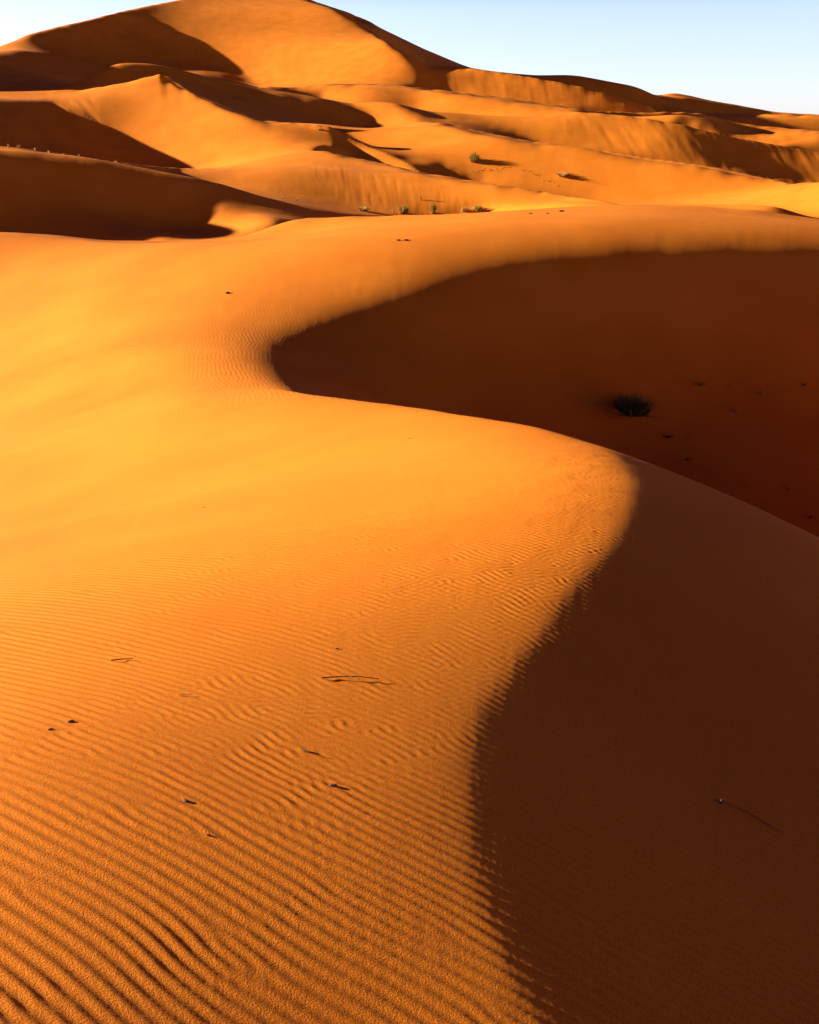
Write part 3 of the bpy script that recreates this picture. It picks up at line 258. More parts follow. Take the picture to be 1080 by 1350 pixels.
-3,7,-24,6.5,2,3.5,-3,10,-19,5.5,2,0,-1,-2,4,0,-5,13,24.5,-1,9.5,1,7.5,1,4.5,-1,-1,0,3,-2,-2,1,1,-1,0,0,-5,-2,70,-19,0,5,4,-3,0,0,1,-14,-12,8.5,1,0,0,-4,-1,8,-21,6.5,1,
3.5,-2,0,-21,4.5,3,2,0,-1,-1,2,0,-3,11,29.5,1,4.5,1,1,1,0,0,1,7.5,-1,0,1,3,-2,-2,1,1,-1,0,0,-5,0,66,-23,0,5,4,-2,0,0,3,-15,5,11.5,-2,2,9,-22,3.5,-5,-5,0,1,0,-1,1,0,-10,
-18,4.5,7,1,0,-1,-1,0,1,-1,-5,-7,10.5,-6,-6,21.5,1,7.5,1,0,-1,0,0,-1,0,0,3,-2,-2,1,1,3.5,-5,4,57,-28,0,5,4,-2,0,-1,3,-13,24,-8,6.5,-1,1,3.5,2,10,-20,6.5,1,0,-1,1,0,-10,
5.5,9,-1,1,-1,0,0,2,0,-11,11,25.5,1,7.5,1,7.5,1,4.5,-1,-1,0,3,-3,-2,1,1,3.5,-6,7,43,-33,0,4,4,-2,0,-2,3,-11,37,-11,3.5,-4,0,0,-2,3.5,1,-2,11,-18,6.5,1,0,-2,1,0,-9,30,4.5,
9,-3,2,-1,0,0,1,0,-6,31,-7,5.5,5,7.5,4,26.5,1,6.5,1,3,-3,-2,1,1,3.5,-5,9,24,-38,0,0,3,-2,-1,-3,4,-8,23,-13,6.5,-1,3.5,2,3,9,-17,3.5,-4,0,0,2,1,-3,0,0,-7,44,-6,3.5,9,-2,1,
-1,0,0,1,0,-5,19,-10,19.5,1,12.5,1,4.5,1,10.5,2,-4,-2,0,1,0,0,-1,-5,11,7,-42,0,0,2,-3,-2,-3,5,-4,-6,-16,6.5,-1,3.5,-5,4,8,-17,3.5,-6,-5,0,2,1,-3,0,1,-5,31,-10,0,0,-5,8,
-3,0,0,1,0,1,-1,-2,-6,-13,13.5,5,5,6.5,-1,18.5,1,0,-1,5.5,2,-3,-1,1,1,0,0,-1,-5,14,-6,-42,0,0,1,-2,-1,-4,6,-2,-15,7.5,-1,3.5,-9,3,8,-15,6.5,3,4,0,0,1,-4,10,-17,0,0,-5,7,
-2,-1,0,1,0,1,-1,-1,-11,2,6.5,-4,12.5,1,0,-2,0,0,1,0,0,1,4.5,1,7.5,1,0,-1,5.5,3,-4,-1,2,1,3.5,-5,15,-16,-38,0,0,1,-3,-2,-5,5,-3,-11,30,-7,0,4,0,0,4,0,-1,0,1,-8,1,26,-12,
6.5,2,7,4.5,-4,-19,4.5,-4,0,-4,2,3.5,-1,-8,29,-5,5.5,-5,0,4,6.5,4,5.5,-3,0,0,1,15.5,1,0,-1,1,3.5,1,3,-4,0,2,4.5,-4,16,-23,-31,0,0,4,-3,-2,-4,6,-2,-8,42,-11,5.5,-1,-2,0,1,
-5,-1,38,-10,6.5,1,6,5.5,-7,6.5,-5,0,1,0,0,-1,-4,20,-8,18.5,1,0,-4,0,1,8.5,1,4.5,-1,-1,0,1,0,-1,1,3.5,2,3,-5,-1,2,3.5,-1,-4,15,-27,-20,-4,0,3,-3,-3,-3,5,-3,-6,21,-11,4.5,
8,-1,-2,1,1,0,-4,38,-7,5.5,-4,-2,4,3.5,-4,8.5,-5,3.5,-1,0,0,-8,-9,14.5,5,5.5,-4,0,1,11.5,1,4.5,1,0,-1,0,0,-1,0,1,4,-5,0,1,3.5,-1,-3,13,-28,-6,-7,4,3,-3,-3,-3,4,-2,0,-8,
-15,4.5,7,-2,-2,1,-2,2,-7,34,-5,6.5,-5,6,18.5,1,-8,18,-6,19.5,-3,1,1,1,0,0,1,7.5,1,6.5,-1,1,0,-1,0,1,4,-5,0,2,1,3.5,-2,11,-27,12,-11,5,3,-2,-3,-3,4,-2,0,-15,4.5,-6,7,-2,
-2,1,-7,1,-11,16,0,-4,0,-4,3.5,-4,13,-5,18.5,-3,37,-10,19.5,-3,1,1,1,1,21.5,1,3,-5,1,2,1,0,-1,-1,-1,10,-25,32,-16,5,1,-3,-4,-2,5,-2,0,-9,31,3.5,-6,8,-2,-2,2,-5,0,-15,6,0,
-4,0,-5,3.5,-9,17,-5,15.5,-5,-1,2,-9,8,-13,19.5,-3,1,1,1,1,1,5.5,1,5.5,-1,4.5,1,3.5,1,3,-5,1,2,1,-1,-2,-1,0,9,-22,51,-22,6,1,-2,-4,-2,6,-2,0,0,3,-10,-7,0,0,10,-1,-2,2,3,
0,-19,3.5,4,-6,0,0,4,-11,20,-4,0,0,6,7.5,4,4.5,-5,-3,3,-16,-2,5,6.5,-5,12.5,-3,1,0,1,22.5,1,3,-6,1,1,0,0,-1,-1,0,9,-19,65,-28,10,3,-2,-4,-2,5,-1,0,0,-5,14,-6,-5,0,9,-1,
-1,-2,2,1,-27,-17,0,0,11,-6,3.5,-12,18,-4,4.5,5,11.5,-1,3,-9,-1,30,-7,5.5,-4,12.5,-4,1,9.5,1,9.5,-1,0,0,-1,0,2,4,-7,1,1,0,-1,-1,0,0,10,-17,72,-34,16,6,-2,-5,-2,7,-2,0,0,
1,11,-7,-8,0,7,0,-2,3,1,0,-26,-35,0,0,15,-6,3.5,-10,14,5.5,9,-4,10.5,1,2,-4,0,9,-10,18.5,-4,1,22.5,-1,0,2,3,-7,2,1,0,-1,-1,0,0,11,-14,72,-41,19,8,-2,-6,-1,7,-2,0,0,2,-6,
0,-13,0,4,0,-5,6,0,-4,11,-20,0,0,12,-5,0,0,2,-8,12,5.5,16,-6,11.5,3,2,0,-9,-6,18.5,-5,1,1,14.5,1,8.5,1,3,-7,3,1,0,0,-2,0,0,12,-11,65,-46,19,8,-2,-6,-1,9,-3,0,0,1,-4,13,
-11,0,0,1,-10,4,0,-8,20,-8,0,-4,7,0,0,3,2,-8,12,4.5,-4,28,-9,4.5,3,-2,1,-3,0,0,1,0,4,-1,-5,18,18.5,-5,2,1,21.5,-1,0,1,3,-8,3,1,0,0,-2,0,0,12,-9,53,-48,18,8,-3,-3,-2,10,
-2,0,0,-1,-1,-6,-6,0,0,2,-11,4,1,-13,-12,0,0,-4,0,5,0,0,4,-8,12,-5,3.5,-4,45,-8,3.5,-1,3,-2,-1,0,0,-1,3,-7,3,-3,-2,20,-8,17.5,-4,2,1,20.5,-1,-1,0,1,3,-9,3,1,0,-1,-1,0,0,
11,-8,41,-47,14,7,-6,-2,-3,9,-2,1,0,-3,3.5,5,0,2,-11,2,-2,11,-16,4.5,6,0,-2,3,-8,11,-6,3.5,-4,46,-8,0,0,7,2,2,-2,3.5,-1,6,-9,4,-3,0,1,-8,17.5,-4,2,1,18.5,-1,0,0,-1,0,0,2,
-10,3,1,3.5,1,0,10,-6,30,-40,11,7,-7,-5,-3,9,-3,1,0,-3,-1,0,-1,5,0,2,-8,2,-4,25,-10,0,-8,0,0,6,-2,-1,3,-8,10,-7,3.5,-4,46,-7,3.5,2,1,-2,0,1,0,-2,7,-2,4,-4,2,-11,18.5,-4,
2,14.5,-1,4.5,-1,0,-1,3.5,2,-11,3,0,0,-2,-1,2,0,10,-5,19,-31,8,7,-8,-9,-4,8,-3,2,0,-1,-1,0,-2,2,1,1,-4,0,-1,14,-7,8,-7,4,0,4,-2,1,3,-7,9,-6,3.5,-4,46,-8,3.5,2,1,-2,0,2,6,
2,7,3,4,-5,1,-9,24,8.5,5,4,7.5,-4,2,0,1,18.5,1,4.5,1,-11,3,0,0,-1,-1,2,-1,9,-4,11,-19,4,7,-6,-9,-3,8,-4,1,3.5,1,-1,2,0,1,-1,-4,17,12,0,4,-7,3.5,-1,0,1,-6,7,-5,3.5,-4,42,
-5,3.5,3,1,-1,1,0,0,-1,0,3,5,-4,2,-5,28,-7,12.5,1,3.5,-5,2,0,1,12.5,-1,3.5,-1,-1,5.5,1,-11,3,3.5,-1,2,-3,9,-3,2,-9,0,7,-4,-7,-1,7,-4,2,-1,0,-1,0,-1,2,0,0,1,-10,15,8,6.5,
-1,0,0,-5,5,-4,4.5,21,0,0,-5,0,3,1,5.5,-11,0,4,-4,1,-2,8,-10,0,0,4,5.5,4,7.5,-4,2,0,1,16.5,-1,-1,1,5.5,-11,4,-1,1,-1,-2,3,-3,8,-1,-5,1,0,4,-2,-4,0,6,-4,1,-2,3.5,-1,2,-1,
-1,3,-12,-9,-5,3.5,2,0,1,3.5,-4,2,-2,4.5,-8,0,-4,3.5,2,-1,4.5,-2,0,3,-3,0,0,-7,-11,0,0,4,13.5,-4,3,4.5,1,5.5,1,7.5,-1,0,2,5.5,-10,3,-2,1,-2,-2,3,-5,7,0,-12,11,-7,0,1,-3,
2,6,-3,2,-2,1,2,1,-1,2,-1,-3,4,-5,-5,0,-5,3.5,-2,0,0,1,0,-4,0,-1,4.5,-8,21,-9,0,0,1,0,0,1,1,0,-2,4,-1,2,-2,0,1,-6,17.5,-4,2,17.5,1,-1,0,2,4.5,-2,-7,3,-1,2,-1,-1,4,-5,6,2,
-17,21,-8,0,5,-2,2,5,-2,2,-2,2,2,0,-1,1,0,-4,3,1,20,-6,-7,4,3,-1,-1,4.5,-4,6.5,-7,41,-13,0,0,4,0,-2,3.5,-5,3,3.5,-1,1,-3,12,16.5,-4,3,3.5,1,14.5,-1,-1,2,3.5,1,-6,-4,3,-2,
1,-1,-1,4,-6,4,3,-22,30,-9,0,5,-2,2,3,-1,1,-3,1,1,0,-2,1,1,-5,4,1,28,-11,0,0,1,-1,0,0,1,0,0,-4,3,5.5,-6,14,-18,0,0,6,-2,4.5,-5,2,1,-1,2,-2,1,0,15,16.5,-4,3,18.5,-1,0,2,
3.5,4,-9,-2,2,-2,0,0,-1,5,-6,3,3,-25,39,-10,0,0,-1,0,3,-1,0,-4,1,1,0,-3,2,-1,-6,3,0,18,-10,0,4,-1,3.5,1,0,1,-4,3,5.5,-5,0,-15,0,0,9,-2,4.5,-5,1,3,-3,4,-4,0,4,25,16.5,-3,
3,3.5,1,10.5,-2,-1,0,0,-1,0,2,0,0,-1,11,-10,0,3,-1,-1,1,-1,5,-6,3,3,-25,45,-11,0,0,2,-2,3,-1,0,-4,0,1,0,-3,3,-2,-7,1,3,4,-6,0,2,-1,0,-1,0,1,1,1,-3,5,1,4.5,-4,6,6,-5,0,9,
-3,4.5,-4,0,3,-5,5,-5,0,2,21,-4,6.5,4,8.5,-3,3,14.5,-1,3.5,-1,0,2,0,0,-2,16,-9,0,2,-1,-2,3,-2,5,-5,2,3,-21,45,-10,0,-4,4,-4,4,-1,0,-4,0,2,-1,-3,3,-3,-6,0,3,-21,0,3,2,-1,
3.5,-1,0,0,-4,6,6.5,-3,24,-5,-5,7,-3,0,1,0,0,-4,0,4,-6,6,-7,-3,0,19,16.5,-3,4,18.5,-1,0,2,0,0,-3,14,-6,0,2,-2,-3,6,-2,6,-5,1,3,-18,36,-8,3.5,-3,5,-1,0,-4,1,2,-1,-4,4,-1,
-18,-3,24,-27,6,5,0,-1,-3,0,0,-2,0,-1,-4,8,6.5,-13,29,-5,-6,6,-2,-1,2,0,0,-1,1,3,-7,7,-8,-8,1,20,5.5,-5,0,4,4,4,6.5,-3,3,18.5,-2,-1,1,6.5,2,-1,-4,7,-3,6,-5,0,2,-17,22,-6,
4.5,6,0,0,-3,2,3,-1,-3,5,-1,-44,1,48,-24,0,2,0,0,-2,0,1,-2,0,1,-4,8,6.5,-12,30,-8,-5,3,-1,-1,2,0,-1,0,2,2,-8,7,-3,-9,0,24,-5,15.5,-3,3,20.5,1,-1,-2,7,-10,0,0,2,-1,-4,8,
-3,6,-4,-1,2,-17,8,0,-5,-4,0,0,5,-1,0,-2,2,3,-2,-3,7,7,-48,4,59,-18,-1,2,1,-1,0,0,2,-2,0,1,-6,6,0,0,-4,3.5,6,4,-12,0,1,1,-1,2,-1,-2,1,5,0,-7,10,1,-7,0,28,-8,3.5,-4,-5,0,
0,6,5,6.5,-2,3,18.5,-1,0,2,-1,-4,20,-18,0,0,2,-1,-4,8,-3,6,-4,-1,1,-18,0,0,-5,-5,0,0,4,-2,0,-2,2,3,-1,-4,0,25,-38,-2,34,-14,3,4.5,-1,2,-1,1,-1,-6,5,1,-1,-4,0,0,-4,17,-10,
-20,0,0,7,-2,2,0,-3,1,8,0,-9,8,1,-6,0,29,-10,0,0,4,8.5,1,3.5,-2,3,7.5,-1,10.5,-1,0,2,-2,-5,33,-21,3.5,-1,-4,6,-4,6,-4,-1,1,-17,-12,0,0,-5,3.5,-1,-1,-3,2,3,-1,-3,-3,17,
-18,-11,20,-11,5,4.5,-1,3,-1,0,0,-6,4,2,4.5,-7,23,-13,-23,0,0,6,-3,2,0,-4,1,10,-1,-5,3,2,-6,0,22,-11,0,0,6,12.5,-2,3,9.5,1,8.5,-1,0,2,-2,-6,35,-19,0,-8,0,-2,-4,4,-3,5,-4,
-1,0,-15,-17,0,0,-4,3.5,4,-2,-3,2,3,-2,-1,-8,-6,0,-17,3,-4,4,-1,-1,0,0,-1,3,3.5,-7,4,-1,4.5,-6,19,-14,-15,0,-5,0,2,0,0,-5,-1,9,-3,-4,-4,4,-4,-3,31,-8,0,0,5,8.5,1,3.5,-3,
3,4.5,-1,3.5,1,1,4.5,1,0,0,1,-2,0,2,-2,-4,25,-15,0,-13,0,-1,-4,1,-4,5,-4,-1,0,-11,-22,6.5,6,-4,-3,3,2,-3,0,6,-17,10,-13,-7,0,3,-1,3.5,-1,2,-1,0,2,-9,14,-3,0,0,5,0,-6,13,
-7,4.5,3,-1,0,-5,-2,5,-1,2,-4,4,5,-3,18,-5,15.5,-2,3,18.5,-2,0,3,-3,0,4,-12,0,-16,0,0,-4,-1,-3,5,-3,-2,-1,-6,-26,5.5,-6,6,-4,-3,2,2,-3,-3,21,-21,18,-3,-6,-1,3,-1,3.5,-2,
2,0,0,3,-12,12,-3,4.5,-4,10,-5,25,4.5,4,-1,-3,-4,2,-3,2,-2,2,3,2,16,12.5,1,3.5,-3,2,1,1,0,0,-1,13.5,-2,0,3,-5,8,-10,-9,0,-18,-5,0,-5,-3,-1,5,-3,-2,-2,0,-29,5.5,-9,6,-2,
-3,3,3,-4,-5,11,-14,11,0,-6,0,3,-2,0,0,-1,-2,3,-1,-1,2,-11,11,-5,0,0,4,0,-4,7,-5,37,-6,3.5,6,-3,-2,6,-7,-2,2,0,3,0,2,18,16.5,-3,2,1,10.5,1,4.5,1,0,-2,0,3,-7,23,-15,-6,0,
-21,-7,1,-5,-4,0,4,-3,-2,-3,7,-29,5.5,-11,5,-3,-4,3,2,-2,-2,-7,-5,9,5,-5,0,3,-2,0,1,0,-2,3,0,0,1,-9,5,-2,4.5,-6,5,-4,34,-9,4.5,-1,-3,10,-8,-4,2,0,2,-2,2,17,12.5,1,3.5,-3,
1,4.5,-1,-1,0,0,1,1,1,1,0,-1,0,1,1,1,-2,0,3,-8,37,-15,0,0,-23,-7,2,-6,-5,3,4,-2,-1,-6,15,-27,5.5,-11,6,-4,-3,4,2,1,19,-14,0,12,8,-4,0,3,-2,0,0,-3,-2,5,-1,-1,0,-4,-1,5.5,
-4,3,-3,17,-11,4.5,-1,1,5,-6,-5,0,3,1,-3,1,13,4.5,5,4,10.5,-2,1,10.5,1,6.5,1,-2,0,2,-10,37,-10,0,0,-27,-6,0,-6,-6,5,4,-2,-2,-8,28,-24,5.5,-6,4,-6,-3,3,4,-2,10,-12,2,12,6,
-4,0,2,-2,-1,3,-7,0,5,-1,4.5,1,5.5,-2,-4,-3,-18,4.5,-5,8,3,-5,-6,-1,6,2,-3,0,10,12.5,1,3.5,-2,0,1,3.5,-1,12.5,1,-2,0,2,-9,20,-7,5,0,-24,-4,0,-7,-7,7,3,-2,-2,-11,43,-21,
3.5,5,3.5,-6,-2,3,3,-10,-6,0,-2,10,4,-4,1,1,-2,-2,8,-12,5,4,3.5,2,1,3,4.5,8,-5,-2,-17,-21,3.5,4,-3,11,0,-6,-8,0,5,3,-3,-2,7,7.5,-4,8.5,-2,0,1,16.5,1,-2,0,1,-7,0,0,7,0,
-26,0,4,-7,-6,10,2,-2,-2,-15,53,-19,3.5,4,0,4,0,-7,-2,4,-5,11,-17,9,-3,6,3,-4,3,0,-1,-3,14,-19,11,3.5,-3,4,2,4.5,-6,17,-6,-6,-14,-15,3.5,4,-7,12,7,-10,-7,0,7,2,-2,-4,2,
12.5,1,1,0,0,-2,1,1,0,0,-1,0,0,-1,0,1,5.5,1,0,0,1,-2,3.5,-11,0,7,0,-23,0,4,-7,-6,11,2,-2,-2,-18,56,-17,0,0,6,7,0,5,0,-6,0,6,-8,23,-18,11,-5,0,3,-6,7,-2,-1,-2,5,-31,15,-2,
-1,0,-2,5,4,-1,3.5,-13,21,-5,-7,-12,-9,-4,0,0,10,-12,10,32,-14,-6,0,8,0,-1,-5,-2,-6,0,-5,-5,4,6,0,-4,8.5,-1,0,1,15.5,1,1,-3,-1,-1,15,-14,0,5,0,-23,0,5,-7,-6,12,1,-2,-2,
-19,53,-16,5.5,5,0,-6,1,9,-13,7,-6,8,-6,-8,2,-8,6,-1,-1,-2,13,-33,14,-3,0,0,-2,4,4,4.5,-12,15,-5,-5,-6,10,3.5,11,-13,5,21,-8,-4,-6,7,-3,-2,-6,-3,16.5,-1,0,1,0,0,-1,0,0,
-1,-1,5.5,-1,0,0,1,1,-3,-1,-1,25,-11,3.5,-22,0,6,-7,-5,12,0,-3,-2,-20,48,-15,0,0,4,4.5,-5,4,6,-5,-13,4,3,-5,-5,2,-8,0,0,-1,-2,31,-32,14,-3,0,-1,-2,2,5,4.5,-8,8,-3,-1,-3,
31,-4,0,0,9,-10,10,8,-5,0,-5,7,-4,-3,-6,0,0,-5,16.5,1,16.5,1,-3,-2,-1,18,-7,-5,0,0,-20,4,5,-8,-4,12,1,-2,-1,-21,41,-13,6.5,4,-4,5,0,21,-23,7,2,0,3,3,-4,-3,0,-1,-3,22,-23,
11,-3,0,0,-2,-2,6,4.5,-5,1,-1,0,0,37,-6,0,0,9,-8,5,-13,3.5,8,-4,-2,-6,19.5,2,7.5,1,7.5,1,1,-4,-3,3,3.5,-6,5,-16,5,4,-8,-3,11,0,-3,-1,-22,35,-10,3.5,-7,0,0,7,0,7,-8,25,
-18,5,2,0,6,5,0,-2,0,0,-9,5,-11,8,-2,0,0,-1,-6,7,3.5,-1,-1,-4,0,0,-1,41,-9,0,0,8,-10,22,-17,0,0,-4,9,-3,-2,-6,-7,18.5,2,16.5,1,-4,-4,16,-6,6,0,-9,5,-15,6,0,-8,-3,8,0,-2,
-1,-24,28,-8,3.5,-6,0,-6,0,-7,5,-19,0,-5,3,0,-5,5,10,-1,0,0,-1,5,0,0,5,-1,0,-1,-1,-7,8,-1,0,0,-2,7,-6,0,0,-4,27,-10,0,0,4,-12,39,-17,0,0,-5,8,-2,-1,-6,-7,17.5,-1,2,17.5,
-5,-7,32,-10,9,0,-11,5,-13,7,0,-8,-2,6,0,-2,-1,-25,19,-7,3.5,-7,0,-6,0,-6,6,-7,-16,6,2,0,-5,4,15,-3,1,-1,0,24,-8,5,2,0,0,-1,-1,-10,9,-3,0,0,-4,13,-6,0,1,-4,8,-17,0,0,7,
-13,52,-16,0,0,-4,7,-2,-1,-7,-7,17.5,-2,2,17.5,-4,-8,39,-11,8,6,-11,5,-12,9,0,-7,-1,4,0,-2,-1,-26,11,-6,5.5,-4,0,4,11,20,-23,8,1,0,-7,1,18,-5,1,-1,0,11,-16,9,5.5,-9,11,
-3,0,2,-6,15,-4,0,0,-3,-4,-22,3.5,-14,51,-13,3.5,7,-2,-2,-7,-6,17.5,-3,2,1,0,0,1,0,-1,7.5,1,1,0,1,-5,-9,31,-9,6,9,-9,0,-11,11,0,-7,-1,2,0,-2,-1,-26,0,-4,3.5,-4,3.5,8,14,
15,-15,4,1,0,-8,-3,15,-4,0,-1,-4,0,-17,11,-2,4.5,-6,12,-4,0,3,-8,15,-4,0,1,-2,-9,-19,6,5,4,-17,26,-9,3.5,5,-2,-3,-7,-6,16.5,-1,-3,2,6.5,-1,1,8.5,1,-6,-7,11,-8,0,9,-7,0,
-11,12,0,-7,0,-1,1,-2,-1,-26,-5,7.5,-4,-4,12,-10,0,2,0,0,-8,-4,11,-3,0,-3,8,0,-15,10,-2,5.5,13,-6,0,3,-10,12,-3,0,0,-1,-13,-15,3.5,-18,6,-5,3.5,4,-1,-4,-5,-5,16.5,-1,-4,
4,5.5,-1,-1,1,6.5,1,0,0,-7,1,-8,-5,-4,9,-4,0,-12,13,0,-6,0,-3,1,-2,-1,-26,-10,3.5,4,-5,0,0,-2,-15,19,-20,6,1,0,0,-7,-5,5,-2,0,-6,28,-4,-7,9,-2,3.5,-4,0,17,-8,0,3,-10,11,
-3,0,0,-2,-8,3.5,1,-20,-12,0,0,-5,0,3,1,-4,-6,-5,17.5,-4,5,-1,15.5,1,-10,16,-16,0,-8,9,0,0,-8,13,0,-7,0,-5,3,-2,-1,-26,-14,3.5,4,-5,0,0,7,-17,34,-21,5,1,0,0,-4,-5,1,-1,0,
-9,18,-10,0,10,4.5,-6,0,24,-8,0,6,-10,7,-3,0,0,-2,-6,8,3.5,-15,-19,6.5,-5,-7,-5,17.5,-4,4,-1,4.5,-1,-1,-1,6.5,2,0,0,-13,31,-17,0,-8,7,0,-5,-9,13,0,-8,1,-5,5,-2,-1,-26,
-17,3.5,4,-5,0,0,14,-17,19,-10,0,1,3.5,-4,-2,0,0,-10,0,-15,7,6,4.5,-6,-1,37,-8,0,7,-9,4,-3,3.5,-4,24,-4,0,1,-3,-25,6.5,-6,-7,-5,4.5,-5,-5,0,0,4,8.5,-5,3,-1,4.5,-1,-1,-1,
1,5.5,1,0,0,-14,38,-16,6,-5,0,0,-4,-5,12,0,-9,2,-6,7,-2,-1,-26,-18,0,-4,0,5,-8,4,0,9,-16,-13,0,0,1,0,0,3,1,-5,0,-2,-1,-7,-14,10,5.5,-6,-3,35,-7,0,9,-9,2,-2,3.5,-3,32,-7,
0,-3,20,-20,4.5,3,0,-6,-12,-9,8.5,4,8.5,-5,1,-1,0,1,4.5,-2,9.5,-14,31,-11,7,3.5,-8,-5,10,0,-11,3,-7,10,-2,-1,-25,-19,0,-5,0,7,-11,5,-3,0,14,-18,0,0,1,0,-4,3,7,-6,0,-4,21,
0,-14,6,5,4.5,-6,-6,28,0,0,7,-11,0,-2,3.5,-3,40,-12,0,-8,40,-17,4.5,7,0,-8,-6,5.5,-4,-5,11.5,-5,1,0,0,1,4.5,-1,-1,2,6.5,-2,-11,14,-8,6,3.5,-7,0,8,0,-13,4,-7,12,-3,-1,-25,
-20,0,-5,0,8,-11,7,-3,-6,22,-10,3,3.5,-6,3,15,-6,0,-8,40,0,-12,4,6,4.5,-6,-10,3.5,4,-13,2,-3,1,0,0,-2,16,-14,0,-12,50,-15,3.5,-4,11,0,-6,-5,18.5,-4,1,-1,8.5,3,0,0,-1,3.5,
-3,-4,0,-5,0,6,-6,0,-10,0,5,0,-15,5,-8,15,-3,-2,-25,-21,0,-5,0,9,-10,8,-3,-6,-7,0,2,3.5,-8,2,24,-4,0,-11,27,0,-8,4,5,4.5,-4,-14,-15,3.5,-7,5,-4,2,3.5,-8,-12,0,-16,50,-15,
3.5,-4,17,0,-3,-4,8,3.5,4,0,-4,11.5,-4,2,9.5,1,6.5,-6,12,-12,0,0,8,-9,0,-10,3.5,-17,6,-8,16,-4,-2,-24,-23,0,-6,-5,8,-12,8,-4,23,-10,0,1,0,1,0,-10,-2,22,-2,0,-12,6,0,-5,0,
7,-9,5,0,0,-3,-10,-24,4.5,5,-4,2,3.5,-12,11,-5,-19,51,-14,3.5,-9,21,-1,-3,-3,10,17.5,-3,2,10.5,1,5.5,-9,27,-15,0,-6,9,-12,0,-10,3.5,-18,6,-8,18,-4,-2,-23,-24,0,-5,0,6,
-12,4,-7,7,-6,0,1,0,2,0,-10,-4,14,-1,0,-12,-12,6,0,0,6,-10,6,0,0,-3,-1,-28,3.5,3,6,-4,1,3.5,-10,34,-11,-18,47,-12,3.5,-13,24,-2,-3,-2,11,5.5,-5,11.5,-4,3,6.5,-1,3.5,2,
5.5,-13,32,-14,5,-11,9,-10,0,-12,0,0,4,-18,6,-8,19,-4,-2,-23,-26,3.5,8,-4,0,-5,-6,0,2,1,0,1,0,-9,-5,6,-1,-4,11,-11,5,0,0,8,-14,8,0,0,-2,11,-28,0,0,-5,4,6,-2,1,3.5,-6,34,
-20,-17,42,-9,0,0,5,-14,26,-3,0,-3,18,17.5,-4,3,6.5,-1,3.5,2,5.5,-17,23,-10,8,-12,8,-7,0,-13,5,0,5,-17,7,-8,20,-4,-1,-22,-28,0,0,8,7,0,-2,4,-5,0,1,2,3.5,-9,-3,0,-1,-7,34,
-9,0,0,-5,9,-15,8,0,0,-1,31,-19,0,0,-7,8,2,0,1,1,3.5,11,-24,-10,41,-9,0,0,5,-14,24,-3,0,-3,25,4.5,-6,-7,0,0,4,4,7.5,-4,3,10.5,1,0,-1,0,1,0,-16,8,-7,10,-8,7,-7,0,-9,4,0,4,
-17,6,-8,20,-4,-1,-21,-31,0,0,10,9,-2,-2,4,-4,0,2,2,3.5,-8,4,-6,0,-11,14,-5,0,0,-6,11,-16,6,0,-4,-3,45,-15,0,0,-9,12,-2,2,0,1,3.5,-6,-21,-4,50,-10,0,0,4,-12,21,-3,-3,-3,
20,17.5,-5,3,12.5,-1,0,0,-2,-7,-9,-10,10,0,7,-7,0,-10,3.5,-15,5,-7,21,-4,-1,-19,-34,0,0,11,13,-5,0,3,0,0,2,2,1,0,0,-8,12,-9,0,-16,-7,3.5,-6,12,-18,6,0,-5,-5,57,-13,0,0,
-8,14,-8,3,5.5,-6,-6,-11,53,4.5,-9,16,-3,-4,3,19,17.5,-4,4,13.5,1,0,-5,10,-17,-10,9,0,5,0,0,-10,3.5,-14,5,-7,22,-4,-2,-15,-34,0,0,9,16,-7,0,3,0,0,2,2,3.5,-8,19,-8,-2,-1,
-12,3.5,-7,11,-14,0,0,-6,-8,48,-10,0,0,-6,11,-14,3,-1,4.5,-10,14,-19,29,4.5,-6,11,-2,-4,4,4,5.5,-4,8.5,1,0,0,-4,4,10.5,1,0,0,1,0,-8,30,-19,-8,6,5,3.5,-10,4,0,0,-13,4,-7,
22,-5,-2,-10,-35,4,0,5,16,-6,0,1,0,0,2,1,1,1,0,-8,24,-7,-5,23,-9,3.5,-6,10,-8,0,-4,-5,-10,43,-6,3.5,6,-13,0,-1,4.5,-9,36,-22,13,4,3.5,-4,8,-2,-3,2,-15,0,0,-6,-4,0,-7,
11.5,-4,4,10.5,1,0,0,1,0,-11,45,-19,-6,0,7,3.5,-7,5,0,4,-11,3,-6,23,-5,-3,-6,-42,0,-4,0,13,-4,4.5,1,1,1,1,0,-8,21,-5,-10,35,-7,3.5,-5,6,-7,0,0,-3,-13,32,-5,4.5,-2,0,-1,
4.5,-8,52,-19,8,4.5,-3,7,-4,-4,11,15.5,1,0,0,-3,4,10.5,1,1,0,2,0,-15,47,-15,0,-7,7,3.5,-4,6,0,5,-10,2,-6,24,-5,-4,-2,-43,0,-5,0,9,0,0,-2,0,0,1,2,1,0,0,-8,13,-3,-15,14,-4,
3.5,-4,0,-7,5,0,-1,-15,15,-4,3.5,-5,16,2,5.5,-6,35,-15,3.5,1,-2,-2,9,-5,-3,13,20,0,0,-4,14.5,-3,5,6.5,-1,4.5,1,0,1,0,-18,35,-11,0,-11,6,-4,3.5,6,0,4,-9,2,-6,24,-5,-5,3,
-45,0,-4,0,4,2,0,-1,6.5,-2,-6,9,-3,-19,-9,7.5,5,0,2,-17,4.5,8,-22,31,1,5.5,-4,18,-17,0,4,0,6,-3,-3,14,-7,-3,11,23,-4,16.5,-3,4,-1,5.5,-1,4.5,1,-1,0,0,-18,18,-7,5,-11,5,
